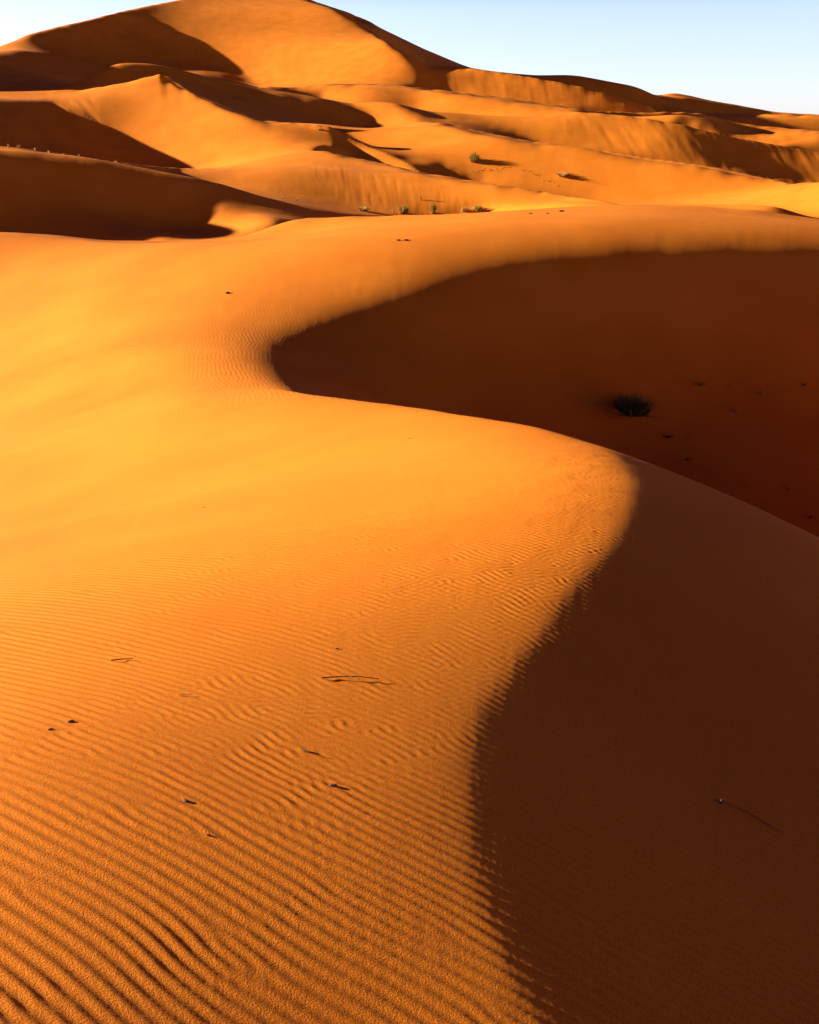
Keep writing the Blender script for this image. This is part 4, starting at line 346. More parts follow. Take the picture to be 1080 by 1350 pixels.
-4,3.5,5,0,0,-7,1,-6,24,-4,-6,9,-46,3.5,-1,4,-1,3.5,1,1,0,0,-3,-4,4,-4,3,-10,5.5,4,-6,0,0,5,-21,-13,3.5,13,-42,27,7.5,-4,-20,0,4,0,11,-3,-3,24,-11,-2,9,23,-6,4.5,-5,3.5,
4,7.5,-2,6,12.5,-1,0,0,-11,0,-5,7,-8,6,4.5,5,0,0,-7,1,-5,23,-5,-6,16,-45,0,0,4,-7,3,-1,4.5,1,0,0,-4,-3,-3,-7,21,-6,6.5,-5,0,0,3,-19,-23,0,0,-5,16,-65,16,7.5,-12,-10,3.5,
7,1,-3,42,-11,0,7,22,-5,16.5,-2,6,12.5,-1,0,-2,4,-9,-6,7,0,7,4.5,5,0,0,-6,1,-5,22,-5,-8,21,-43,0,0,4,-12,2,-1,0,-1,4.5,1,-5,2,-6,-10,24,0,0,4,4.5,-5,0,0,-1,-15,-26,0,0,
-6,17,-66,11,7.5,-9,4.5,5,6,-2,41,-12,0,4,22,-5,4.5,-5,3.5,5,7.5,-2,6,12.5,-1,1,-5,22,-15,-7,6,0,6,4.5,5,0,0,-5,1,-4,20,-5,-8,26,-40,0,0,5,-13,3.5,-1,0,0,1,0,1,-6,10,-5,
-8,8.5,-4,0,0,-5,-8,-26,0,0,-4,17,-50,11,2,-1,5.5,-12,4,4.5,10,0,37,-9,6,0,21,-5,16.5,-3,5,3.5,1,8.5,-2,1,-9,36,-17,-6,0,7,5.5,5,-4,0,-3,1,-4,17,-5,-8,32,-38,0,0,5,-9,-2,
0,0,-1,0,1,1,0,1,-7,16,-9,12,4.5,-8,0,0,4,3.5,-8,-6,-28,0,0,-6,14,-37,9,2,-1,5.5,-15,5.5,13,-13,14,-8,11,-3,20,-5,3.5,-4,-5,11.5,-2,5,10.5,1,0,-1,1,-11,40,-16,0,0,8,5.5,
5,0,0,-3,0,-5,16,-4,-9,39,-36,0,0,4,0,-3,3.5,-1,3.5,1,-7,21,-10,12,3.5,5,-11,5.5,4,-10,-5,-29,0,0,-4,12,-29,4,1,-1,4.5,2,-20,5.5,8,-11,0,-7,15,-7,20,-4,13.5,-1,0,0,-2,5,
10.5,1,0,-1,1,-14,33,-12,0,-9,8,0,0,-4,0,0,4,0,1,-3,1,-4,14,-4,-9,45,-34,3.5,8,-5,0,0,1,-1,3.5,1,-6,13,-6,-7,3.5,7,-11,5.5,6,-11,-1,-28,3.5,8,-23,3,0,-1,5.5,-13,5.5,7,
-19,-21,-4,19,-9,22,-4,15.5,1,-1,4,13.5,1,-15,21,-6,7,-16,7,-6,4.5,4,0,1,-2,0,-4,13,-3,-10,49,-32,3.5,12,-6,0,0,1,0,1,0,0,1,-4,5,9,-6,3.5,6,-7,5.5,7,-11,2,-28,4.5,-15,1,
6.5,-1,-13,-13,4.5,4,-7,-23,-5,20,-8,21,16.5,1,-1,4,7.5,-1,-1,4.5,1,-13,8,0,11,-21,6,-9,0,-4,5.5,-2,0,-4,11,-3,-10,54,-32,0,0,-4,13,-7,0,1,0,0,2,0,0,1,-2,0,4,-5,3.5,4,
6.5,7,-11,4,-28,3.5,-7,-17,1,-1,5.5,-3,-14,-20,4.5,2,3,-25,-5,21,-10,24,16.5,1,0,3,12.5,-1,0,-4,0,0,13,-19,6,-10,7.5,-2,0,-4,9,-3,-11,61,-30,0,0,-4,12,-7,0,2,0,-1,1,3.5,
4,-4,-8,-6,7,0,4,4.5,4,0,0,5,-10,6,-27,3.5,-16,-10,3,6.5,-3,-6,-21,5.5,16,-14,-6,18,-13,24,-4,13.5,-1,0,1,0,3,3.5,1,8.5,-1,-2,8,-13,-6,14,-15,7,-10,0,-4,5.5,-2,0,-4,8,-2,
-12,67,-28,3.5,8,-7,1,2,-1,-1,1,-1,-1,-2,2,10,-10,-8,11,0,6,4.5,7,0,0,3,-8,7,-26,3.5,-17,0,-1,0,0,-4,3.5,-5,-2,-24,4.5,-2,22,-9,-7,17,-10,35,-5,0,0,-5,14.5,3,12.5,-1,-4,
23,-18,-11,13,-9,7,-9,7.5,-1,0,-4,6,-1,-13,73,-26,3.5,3,-6,2,1,-1,-3,3,-1,-1,-2,-1,9,-8,-7,7,0,5,8.5,-7,7,-26,3.5,-15,10,-4,6.5,-2,8,-17,4.5,-2,42,-7,-7,15,-11,38,-5,
13.5,-1,0,1,0,2,1,0,0,1,4.5,-1,3.5,-1,-6,36,-21,-15,10,0,6,-6,7.5,-1,0,-3,4,-1,-15,76,-24,3.5,-2,-3,1,1,0,-1,0,0,-2,0,0,7,0,0,7,0,4,4.5,7,3.5,-7,6,-25,3.5,-13,24,-8,0,0,
-8,-5,0,0,-2,19,-10,4.5,-3,40,-7,-6,13,-12,32,-5,0,0,-5,27.5,-1,-8,45,-21,-13,7,0,6,-4,9.5,-3,2,0,-15,75,-23,0,0,5,-8,1,0,1,0,3,-1,0,0,3,0,4,13.5,-5,6,-24,0,0,5,-16,33,
-8,1,4.5,-2,-2,33,-8,4.5,-4,43,-5,-6,12,-10,26,-4,13.5,-1,3.5,-1,12.5,-1,-11,48,-19,-8,0,5,5,10.5,-3,0,0,-16,75,-21,0,0,6,-8,2,0,0,1,1,-1,13.5,4,4.5,-5,6,-24,0,-4,0,-22,
38,-5,2,3.5,3,-2,-2,39,-7,4.5,-6,30,0,-5,10,-9,22,0,0,-4,15.5,-2,7.5,1,4.5,-1,-14,45,-15,0,0,8,9.5,-1,0,-2,0,2,-17,76,-18,0,0,5,-4,1,0,0,1,1,19.5,-3,1,-23,0,0,5,-22,24,
3.5,-1,-2,4,-2,-5,32,-7,4.5,-10,0,0,-5,9,-8,19,14.5,-1,-1,0,1,-3,7.5,1,4.5,-1,-15,38,-10,0,-8,10,10.5,-1,-2,-2,2,-19,77,-14,0,0,6,-3,1,25.5,-23,0,-5,0,-19,23,0,4,4,0,0,7,
-5,-7,33,-6,4.5,-10,-4,0,-4,7,-7,16,16.5,-1,1,-4,12.5,-1,-17,29,-6,8,-16,11,8.5,-1,-1,-1,-2,-2,0,-21,75,-12,29.5,-7,-22,0,0,5,-17,21,5,4.5,8,0,-4,23,5.5,-13,-11,0,-4,6,
-6,14,13.5,-1,-1,-1,0,1,-5,8.5,-1,3.5,-1,-17,20,0,12,-24,11,10.5,-1,0,0,5,-23,69,-11,0,4,14.5,4,4,4,4,0,-4,3.5,4,0,0,5,-7,-23,0,0,7,-16,16,6,4.5,6,0,-6,6,0,0,-5,0,0,-21,
-25,0,-5,4,-5,11,17.5,2,-5,1,7.5,-1,3.5,-1,-16,13,0,22,-30,11,-6,7.5,-1,4.5,7,-24,62,-10,5.5,6,22.5,6,-9,-24,0,0,8,-15,11,8,6.5,-10,-5,5.5,-18,-30,0,0,6,-4,8,15.5,-1,-1,
2,-4,1,11.5,-1,-13,6,0,22,-35,11,-9,12.5,9,-26,53,-9,0,0,-4,7,0,7,9.5,6,0,0,6,5,8.5,6,-8,-24,0,0,7,-15,10,7.5,-14,-17,0,0,-5,0,0,-9,-28,0,-4,0,0,7,17.5,2,-4,1,5.5,-1,1,
4.5,-2,-10,0,0,27,-38,11,-12,6.5,-2,5.5,8,-26,44,-9,0,0,-6,11,-4,5,22.5,7,-8,-24,0,0,6,-15,14,4.5,4,0,0,-10,-20,5.5,-8,-31,0,0,6,0,7,14.5,-1,-1,0,2,-4,1,4.5,-1,-1,3.5,-2,
0,0,-5,-4,-8,26,-39,12,-16,4,11.5,12,-27,36,-8,0,0,-7,14,-6,23.5,6,-9,-22,0,0,4,-12,21,-6,7.5,-16,0,-5,-6,3.5,-22,0,0,5,-4,7,4.5,-4,12.5,2,-4,1,4.5,-1,-1,1,1,5.5,-9,-14,
28,-36,12,-18,4,11.5,10,-28,30,-8,0,0,-10,13,-4,24.5,-6,-13,3.5,-11,24,-7,7.5,-10,4.5,-4,8,-11,3.5,-4,15.5,-1,0,0,2,-4,1,4.5,-1,-1,4,5,4.5,4,-13,-22,30,-31,12,-20,3.5,5,
5,6.5,5,14,-28,27,-8,0,0,-11,11,11.5,5,4,13.5,-5,3.5,-9,25,-7,4.5,5,0,0,-6,5.5,9,-6,-4,0,0,-5,5,4.5,-7,-6,11.5,2,-4,1,12.5,8,-17,-29,29,-25,12,-19,12.5,12,-27,26,-9,0,0,
-11,13,6,23.5,8,5.5,-5,25,-8,13.5,9,17.5,1,4.5,-1,2,-4,1,3.5,-1,8.5,10,-20,-33,27,-19,12,-18,12.5,11,-25,25,-10,0,0,-9,13,6,10.5,4,0,0,-5,9.5,8,5.5,-5,23,-6,13.5,7,4.5,
-5,18.5,2,-4,1,12.5,12,-19,-28,25,-14,10,-18,12.5,11,-24,25,-11,0,0,-7,11,24.5,6,5.5,-6,17,-4,13.5,5,18.5,1,4.5,1,-3,1,6.5,6,5,4.5,13,-16,-25,16,-8,7,-18,11.5,4,12,-23,
25,-11,0,0,-6,8,4.5,-5,9.5,-6,9.5,4,5.5,-5,16,4.5,-4,20.5,-6,-5,10.5,-1,1,-3,2,12.5,12,-13,-15,14,-5,5,-16,12.5,9,-21,24,-10,3.5,6,31.5,7,34.5,-1,3.5,2,-2,13.5,10,-10,
-12,6,0,0,-14,3.5,4,8.5,11,-19,23,-10,3.5,6,9.5,5,4,20.5,7,0,-6,5.5,4,30.5,1,14.5,10,-8,-8,3.5,-12,12.5,10,-17,20,-11,3.5,5,31.5,4,38.5,5,8.5,6,5,4.5,9,-6,-5,3.5,-10,3.5,
5,5,7.5,9,-14,18,-12,3.5,5,0,-6,7.5,4,7,0,0,-7,-5,7.5,-4,10.5,-8,-5,22.5,-6,-5,26.5,8,-5,4.5,-8,12.5,8,-12,17,-9,5.5,-4,64.5,-1,18.5,7,-4,3.5,4,-6,12.5,8,-10,18,-6,6.5,
-4,30.5,-4,-5,13.5,-4,-5,7.5,-5,-4,6.5,2,19.5,6,5.5,-4,12.5,5,-11,15,-6,70.5,5,0,0,6,5,8.5,4,4,4.5,6,3.5,5,7,4.5,6,8.5,7,-7,16,18.5,-5,-5,35.5,-5,6.5,-4,-4,26.5,5,4.5,4,
13.5,6,-7,11,-5,86.5,-5,0,0,4,5.5,-4,3.5,5,5.5,-4,3.5,-7,13,12.5,4,5.5,-4,-5,10.5,5,11.5,4,5,14.5,4,51.5,-6,8,-4,11.5,4,58.5,5,0,0,6,5,0,0,5,5,7.5,-5,6.5,4,9,14.5,-5,10,
12.5,4,5.5,-4,0,5,4,0,-6,6.5,4,4,6.5,5,3.5,7,4,6.5,5,0,0,-5,4.5,7,6,50.5,-4,6,78.5,4,5,15.5,6,9.5,-4,4.5,-4,7,30.5,6,22.5,-4,41.5,4,15.5,4,70.5,4,5,0,0,6,8,29.5,-4,0,4,
3.5,6,18.5,-5,3.5,-4,-6,6.5,4,3.5,-4,-7,0,0,4,6,18.5,4,4,51.5,5,111.5,5,15.5,4,22.5,4,72.5,4,70.5,4,6,0,0,6,7,10.5,4,4,20.5,4,0,0,5,6.5,4,3.5,-4,3.5,4,6,0,0,-4,-6,0,0,-7,
-7,10.5,-6,-5,39.5,-5,27.5,5,0,9,5.5,4,26.5,-5,-6,-4,11.5,6,10.5,5,136.5,-5,11.5,4,45.5,-4,3.5,-5,-5,10.5,-5,72.5,4,4,23.5,-4,-5,-5,-4,-4,4.5,4,4,4,41.5,-5,11.5,4,3.5,4,
16.5,5,5,4,21.5,-4,-5,0,4,9.5,-6,3.5,-5,4.5,4,67.5,4,5,32.5,5,5,4,41.5,-5,15.5,4,11.5,5,0,9,5,25.5,-4,-5,0,6,5.5,-5,12.5,5,9.5,4,34.5,6,0,6,0,5,18.5,4,5,0,0,4,5,7.5,4,
13.5,-5,5.5,4,5,6,5,41.5,-5,15.5,4,11.5,5,0,9,4,25.5,-4,-5,6.5,-4,-6,6.5,-5,5.5,5,46.5,6,20.5,4,5,0,0,4,6,19.5,-5,0,-9,0,-6,3.5,5,4,0,4,4,40.5,-6,-4,14.5,4,41.5,-4,20.5,
5,0,-4,18.5,-4,47.5,5,3.5,4,5.5,-4,5.5,4,15.5,5,0,4,0,5,56.5,4,41.5,-4,0,6,14.5,-6,24.5,-5,23.5,5,0,6,0,4,19.5,5,15.5,5,19.5,5,5.5,-4,46.5,4,3.5,5,7.5,-4,3.5,6,0,8,0,5,
4.5,-4,22.5,5,13.5,5,5.5,5,15.5,4,0,0,-5,-6,23.5,4,4,22.5,5,11.5,-4,3.5,4,7.5,-6,0,-7,0,-4,7.5,6,4.5,-4,-4,50.5,4,7.5,-4,5.5,5,0,6,3.5,-4,-4,-4,23.5,-4,-4,16.5,6,12.5,-4,
0,0,7,60.5,4,0,0,-5,13.5,-5,0,-5,3.5,6,0,7,0,5,4.5,-4,-4,50.5,4,7.5,-4,6.5,4,4,3.5,-4,-4,-4,42.5,-4,58.5,-4,0,-5,0,-4,3.5,4,0,4,3.5,4,9.5,5,5,8.5,-4,0,-4,12.5,-4,-5,-4,
12.5,-4,-4,-4,18.5,-5,-4,22.5,-4,3.5,4,5,4,6.5,-4,-4,21.5,6,61.5,-4,21.5,-5,3.5,4,0,5,3.5,4,3.5,5,15.5,-4,29.5,-4,-4,-4,18.5,-4,23.5,-4,55.5,-5,9.5,5,6.5,-5,24.5,-5,17.5,
-4,0,-7,0,-6,3.5,4,13.5,4,0,4,0,4,0,5,7.5,-4,5.5,7,0,7,4,0,0,-4,15.5,-4,-5,-4,18.5,-4,73.5,6,5.5,-5,9.5,5,4.5,4,4.5,-6,21.5,-5,17.5,-4,0,-6,0,-5,3.5,4,7.5,-6,5.5,5,0,4,0,
7,0,4,3.5,-5,0,-6,7.5,6,0,4,5.5,-5,-4,12.5,-5,-5,-5,65.5,-4,26.5,5,4.5,5,16.5,4,3.5,-4,21.5,-4,20.5,-4,8.5,4,0,0,-5,5.5,4,4,17.5,6,23.5,-5,-5,-5,-4,29.5,6,34.5,-5,-4,
30.5,5,7.5,-4,0,0,5,5.5,5,43.5,-5,0,-6,-4,4.5,5,11.5,4,4,20.5,5,4,20.5,-5,-5,-5,-4,65.5,-5,27.5,5,0,0,4,7.5,-4,16.5,-4,23.5,4,7.5,-4,23.5,5,5,4.5,9,0,5,3.5,-7,0,-7,13.5,
-6,0,-9,0,-6,11.5,-4,-5,-5,-5,16.5,-1,46.5,-4,29.5,5,10.5,-5,8.5,-6,7.5,-5,-4,26.5,-4,3.5,-4,14.5,5,7,5,6.5,4,5,4,3.5,5,5.5,-4,0,-4,5.5,4,9.5,-5,14.5,-5,-5,-5,18.5,-1,0,
0,6,34.5,-4,6.5,-5,40.5,-5,16.5,-6,-4,22.5,4,3.5,-5,3.5,-4,24.5,4,7,42.5,-4,-5,-4,17.5,-1,-1,0,0,4,33.5,-4,-4,-4,46.5,-5,0,0,-4,19.5,-4,-4,-4,3.5,4,4,9.5,4,6,7.5,-4,17.5,
4,11.5,6,22.5,-4,16.5,-4,-4,28.5,5,7,4,10.5,-4,13.5,-4,-5,-4,7.5,-4,38.5,-5,0,0,-5,13.5,-4,5.5,-5,-5,-4,3.5,5,15.5,-4,14.5,-4,6.5,5,7.5,6,14.5,-4,-5,17.5,7,0,7,3.5,6,
22.5,-1,11.5,4,11.5,-5,-4,12.5,-4,-6,-5,5.5,-6,0,-4,25.5,-4,12.5,-5,0,0,-5,20.5,-4,4.5,5,15.5,-6,14.5,-4,-4,4.5,4,4,7.5,5,14.5,-5,-6,19.5,6,3.5,5,21.5,-1,-1,3.5,-1,0,1,0,
1,3.5,4,11.5,-6,-5,12.5,-5,0,-5,-4,0,0,5,27.5,-4,5.5,-5,6.5,5,0,-5,0,0,-4,7.5,4,0,5,5,14.5,4,5,0,0,-5,5.5,4,20.5,-4,-4,4.5,5,14.5,-4,8.5,-5,-5,0,4,42.5,-1,-1,-1,3.5,-1,
7.5,4,15.5,4,8.5,-4,-5,0,-6,-4,0,0,5,0,0,-5,24.5,-4,-5,-6,3.5,-6,0,0,-4,11.5,5,4.5,5,0,4,3.5,-5,3.5,4,11.5,-7,5.5,5,4,16.5,4,3.5,-5,13.5,8,5.5,-4,8.5,-4,18.5,5,0,6,0,5,
17.5,-4,4.5,-1,-1,28.5,4,8.5,-4,-5,0,-5,-4,4.5,-9,27.5,-4,9.5,6,8.5,4,14.5,6,0,8,13.5,-4,11.5,-4,6.5,4,6,3.5,-5,27.5,-5,10.5,-5,-5,10.5,5,6,0,6,15.5,-4,4.5,-1,7.5,1,0,1,
15.5,-5,-5,12.5,-5,0,-5,5.5,-5,37.5,5,15.5,-4,-4,0,-4,4.5,5,6.5,-4,6.5,-5,0,-5,18.5,4,6,3.5,-4,12.5,-4,7.5,-4,9.5,5,5.5,-4,-4,-4,12.5,4,0,9,15.5,-4,4.5,-1,18.5,1,1,4.5,
-1,-2,-2,12.5,-4,-5,-5,3.5,5,3.5,-6,36.5,5,4.5,-5,3.5,-5,6.5,-4,-5,11.5,-7,3.5,5,3.5,-5,3.5,-6,7.5,-5,0,0,-5,-5,5.5,4,0,-4,15.5,-5,15.5,7,5.5,-4,-4,-4,44.5,1,4.5,1,1,3.5,
1,1,0,0,-1,0,0,1,0,1,0,0,-1,0,0,1,1,11.5,4,0,-4,0,-7,14.5,-4,8.5,4,12.5,5,8.5,-6,0,6,5.5,-6,11.5,-4,0,-4,9.5,-6,7.5,-5,0,0,-4,24.5,-6,-4,6.5,-4,14.5,-4,-5,42.5,-1,3.5,-1,
0,0,1,4.5,1,5.5,1,5.5,-1,9.5,-1,8.5,-3,-2,-1,9.5,4,3.5,-4,8.5,4,10.5,-4,6.5,-4,5.5,-7,11.5,-5,3.5,-4,0,0,-4,-4,13.5,-6,6.5,-4,8.5,-4,25.5,7,12.5,-4,-5,15.5,7,22.5,-1,7.5,
-1,9.5,1,3.5,1,21.5,-1,4.5,1,1,8.5,1,30.5,-4,5.5,5,0,0,4,6.5,-5,0,-5,3.5,-4,0,-5,-4,5.5,-4,0,4,6.5,-6,6.5,-5,-5,7.5,-4,25.5,4,4.5,6,5,9.5,-7,-4,12.5,4,0,4,22.5,1,11.5,-1,
3.5,1,4.5,1,22.5,1,0,1,1,1,1,7.5,-1,1,-1,0,0,-1,0,0,1,7.5,-5,8.5,5,0,0,-4,8.5,4,0,5,7.5,-4,0,-6,27.5,-6,-5,16.5,4,3.5,4,0,-5,0,4,0,5,0,-5,10.5,4,18.5,4,46.5,1,3.5,1,1,
3.5,1,3.5,1,8.5,-1,5.5,1,10.5,1,0,0,1,3.5,-1,0,0,-1,5.5,1,1,-2,0,0,4,5.5,4,4.5,-5,-4,7.5,5,24.5,-6,0,-4,11.5,-4,8.5,-5,7.5,6,3.5,7,0,-5,0,0,4,0,5,6.5,5,23.5,5,5.5,5,4,
17.5,1,3.5,1,5.5,-1,3.5,-1,3.5,-1,3.5,1,10.5,1,1,1,1,7.5,-1,16.5,1,0,0,1,0,1,0,-1,8.5,1,1,0,1,0,2,9.5,-1,18.5,-4,9.5,4,5.5,-4,-4,11.5,-4,7.5,4,23.5,-6,0,0,5,4,8.5,-5,
13.5,5,6,4,0,-5,-7,-4,19.5,1,5.5,1,-1,0,0,-1,3.5,-1,6.5,1,1,5.5,-1,4.5,1,1,1,1,9.5,1,3.5,1,13.5,1,3.5,-1,31.5,-1,4,26.5,-7,11.5,-4,13.5,-4,16.5,-4,-7,0,0,4,27.5,-5,-7,-5,
19.5,1,3.5,1,0,1,0,0,1,-1,8.5,1,1,7.5,-1,17.5,1,3.5,1,5.5,-1,3.5,1,3.5,1,4.5,1,4.5,1,5.5,-1,6.5,-4,5.5,-1,1,1,0,0,1,0,0,-1,-5,5.5,4,0,6,7.5,1,0,-1,7.5,-2,0,-1,10.5,-4,
5.5,1,1,0,0,1,1,0,-2,0,0,-1,4,5.5,-4,0,5,38.5,-5,-5,3.5,-5,-4,13.5,1,3.5,1,0,1,0,1,19.5,-1,0,1,11.5,-1,3.5,1,4.5,-1,0,0,1,5.5,1,3.5,1,-1,7.5,-1,6.5,-1,11.5,1,0,1,3.5,1,0,
0,-3,-9,5.5,7,13.5,1,0,-1,16.5,-4,5.5,1,4.5,1,0,-1,0,1,7.5,-5,6.5,1,4.5,1,0,0,1,20.5,6,5,6.5,-4,16.5,1,5.5,1,0,1,6.5,1,1,5.5,1,4.5,-1,-1,0,1,15.5,1,0,0,-1,11.5,1,0,-1,0,
0,-1,9.5,-1,15.5,1,8.5,1,4,7.5,6,5.5,5,13.5,1,3.5,-4,12.5,1,4.5,1,0,-1,0,1,0,-6,5.5,-4,0,6,4.5,-1,10.5,-1,0,-1,11.5,4,5.5,4,3.5,-4,0,-6,3.5,-4,9.5,-5,0,0,1,14.5,1,1,0,0,
1,1,0,1,5.5,-1,0,1,8.5,-1,-1,0,-1,3.5,1,21.5,1,5.5,1,0,-1,24.5,-1,-1,7.5,6,4.5,5,5,0,1,3.5,1,0,1,3.5,-1,3.5,-1,0,-4,5.5,-6,6.5,1,4.5,1,3.5,1,0,5,7.5,7,0,0,1,0,0,-1,0,-1,
3.5,-1,0,-1,0,-1,-1,-1,11.5,4,5.5,4,3.5,-4,0,-5,0,-6,14.5,1,10.5,-1,4.5,1,0,0,1,1,1,0,0,-1,4.5,-1,1,13.5,-1,0,1,4.5,-1,8.5,-1,7.5,1,5.5,1,7.5,1,4.5,-4,4.5,-1,0,1,13.5,7,
7.5,5,11.5,-1,5.5,-4,6.5,-5,-5,5.5,1,20.5,1,3.5,-1,11.5,-1,9.5,4,4,3.5,4,21.5,-4,0,0,1,9.5,-1,0,-1,11.5,-1,5.5,1,0,0,1,0,1,10.5,1,3.5,1,7.5,-1,0,-1,3.5,1,0,-1,0,1,13.5,1,
4.5,-4,4.5,-1,9.5,-6,5.5,4,0,7,5.5,5,0,0,-1,10.5,1,17.5,1,0,0,-1,6.5,3,3.5,-4,6.5,1,0,1,1,-1,4.5,1,0,1,3.5,1,10.5,4,4.5,4,4,23.5,1,9.5,-1,4.5,1,4.5,1,0,1,3.5,1,3.5,1,0,1,
0,1,0,1,9.5,1,3.5,1,3.5,-1,9.5,1,0,-1,11.5,-1,0,-1,11.5,-1,7.5,1,0,3,9.5,-5,-5,0,4,5,5.5,-1,0,1,0,-1,0,1,13.5,-5,11.5,1,0,0,-1,-1,26.5,4,-4,14.5,5,7,5.5,-5,0,-9,0,-6,4.5,
4,4.5,-4,0,0,1,4.5,1,1,4.5,-1,3.5,1,4.5,1,0,1,3.5,1,3.5,1,0,1,0,1,0,1,5.5,1,11.5,-1,0,-1,0,0,-1,4.5,1,0,-1,13.5,-1,13.5,1,7.5,-2,10.5,-4,0,0,5,5.5,-1,0,1,9.5,-5,7.5,-8,0,
-4,9.5,1,15.5,1,5.5,-1,9.5,3,14.5,4,0,0,-4,3.5,-5,0,-5,5.5,4,5,4,3.5,-4,0,0,1,4.5,1,1,9.5,1,5.5,1,3.5,1,3.5,1,0,1,1,0,1,1,11.5,1,5.5,-1,0,-1,3.5,-1,5.5,-1,9.5,1,3.5,-1,
11.5,1,0,0,-1,7.5,8,0,0,-4,9.5,4,0,-1,0,0,-1,-1,8.5,-1,8.5,-5,-5,12.5,1,3.5,-1,-11,0,0,6,4,10.5,1,0,-1,9.5,-2,1,12.5,6,15.5,5,0,6,4,5.5,1,16.5,1,18.5,1,11.5,1,0,1,-1,0,0,
-1,5.5,-1,5.5,-1,3.5,-1,0,1,7.5,-1,11.5,1,0,0,-1,7.5,9,0,0,-4,5.5,-4,3.5,4,4,8.5,1,0,0,-1,10.5,-5,17.5,1,-7,0,0,4,9.5,1,29.5,5,3.5,5,4.5,-4,-4,3.5,5,0,0,4,0,0,-4,0,0,1,
9.5,1,7.5,1,5.5,-1,-1,16.5,1,8.5,-1,5.5,-1,8.5,-1,0,-1,0,-1,0,1,0,1,5.5,-1,0,-1,6.5,4,4.5,-1,3.5,1,0,-1,0,0,-2,12.5,4,5,7.5,-1,5.5,1,10.5,-10,7.5,-1,0,-1,3.5,1,0,0,2,4,
14.5,-1,0,0,-1,0,1,0,-1,4.5,-3,-4,14.5,-4,0,0,6,9.5,5,0,5,0,6,4.5,1,9.5,1,7.5,1,1,4.5,-1,-1,16.5,1,14.5,-1,4.5,-1,7.5,-1,0,1,5.5,-1,0,-1,9.5,-4,7.5,1,5.5,5,11.5,5,5,3.5,
-1,-1,3.5,-1,15.5,-6,7.5,-1,0,-1,1,5.5,-1,-6,4.5,-4,-6,0,0,-1,3.5,1,1,3.5,-1,0,1,6.5,1,4,15.5,-5,0,0,4,8.5,4,0,4,6.5,1,0,-1,16.5,1,1,3.5,-1,9.5,-1,9.5,-1,12.5,-1,4.5,-1,
7.5,-1,0,1,5.5,-1,0,-1,9.5,-7,11.5,-1,0,-4,-5,4.5,7,5.5,5,8.5,1,4.5,1,2,28.5,10,8.5,2,-3,1,0,0,-4,4.5,1,1,1,6.5,3,-4,12.5,-4,0,-5,17.5,5,4.5,-1,0,1,8.5,1,0,0,1,3.5,1,
27.5,1,8.5,-1,6.5,1,12.5,-1,-1,3.5,-1,7.5,-3,3.5,-1,5.5,-1,0,-1,0,0,-3,4.5,6,12.5,1,1,6.5,2,9.5,-4,-5,11.5,-4,0,0,-4,0,0,-4,8.5,4,-6,3.5,-4,0,0,-1,4.5,1,6.5,1,12.5,-4,
3.5,4,18.5,1,0,-1,0,1,5.5,-1,9.5,1,1,4.5,1,1,9.5,1,1,0,-1,13.5,1,0,0,-1,1,10.5,-1,0,1,0,-1,4.5,-1,10.5,6,28.5,1,0,-1,3.5,1,5.5,-1,-3,4.5,-6,3.5,-4,3.5,-7,3.5,-1,0,0,-4,
4.5,-5,12.5,4,0,-5,4.5,-7,0,0,1,-1,5.5,1,0,0,-2,32.5,5,4.5,-1,7.5,-1,1,1,0,0,1,5.5,1,1,0,-1,0,1,0,1,5.5,-1,3.5,1,0,-1,0,-1,-1,-1,11.5,-1,3.5,1,0,1,3.5,-1,0,-1,5.5,1,15.5,
-1,7.5,1,0,-1,0,0,-1,-1,0,7,6.5,-4,0,0,7,0,1,0,-1,7.5,1,0,0,2,12.5,-7,6.5,-5,4.5,-5,12.5,4,6.5,-6,-5,5.5,-1,0,0,1,0,0,1,-4,-3,11.5,-4,-5,-4,14.5,5,0,9,22.5,1,0,1,0,-1,
5.5,1,0,-1,3.5,1,0,1,17.5,-1,5.5,1,-1,30.5,1,3.5,1,5.5,-1,0,11,0,-6,4.5,-4,-4,10.5,1,0,0,1,17.5,1,0,1,9.5,6,5,22.5,-4,-5,1,4.5,1,-17,14,13.5,-5,-5,18.5,1,1,0,0,-1,0,1,1,
1,7.5,1,5.5,1,0,-1,-1,4.5,1,0,-1,5.5,1,8.5,1,6.5,1,0,-1,5.5,1,7.5,1,9.5,1,13.5,1,3.5,1,6.5,1,-2,0,0,-4,3.5,-4,-5,10.5,-1,0,0,1,0,-1,0,0,-4,0,0,-4,3.5,-6,4.5,5,0,1,32.5,5,
0,-5,0,-2,0,1,0,-1,-1,3,-6,-2,7.5,-4,28.5,-1,0,0,1,1,0,1,5.5,1,0,1,0,0,1,1,0,0,-1,-1,-1,0,0,1,3.5,1,3.5,1,1,0,0,-1,4.5,1,0,0,1,3.5,1,0,0,-1,4.5,1,3.5,1,3.5,1,3.5,-1,0,-1,
0,0,-1,1,3.5,-1,5.5,1,7.5,1,6.5,-2,0,0,-6,9.5,1,3.5,1,7.5,2,9.5,-5,6.5,-2,0,-1,1,5.5,5,0,6,0,0,4,9.5,4,7,0,0,-4,-5,-4,4.5,-5,0,-7,0,1,0,0,1,0,0,6,5.5,-4,-4,-6,-5,6.5,-5,
26.5,1,5.5,1,9.5,-1,-1,0,0,1,3.5,1,3.5,1,3.5,-1,7.5,1,6.5,-1,8.5,1,3.5,1,5.5,-1,0,0,-1,10.5,1,14.5,-4,0,0,17,6.5,-5,10.5,1,3.5,-1,12.5,-4,4.5,1,0,1,5.5,5,0,6,12.5,5,7,
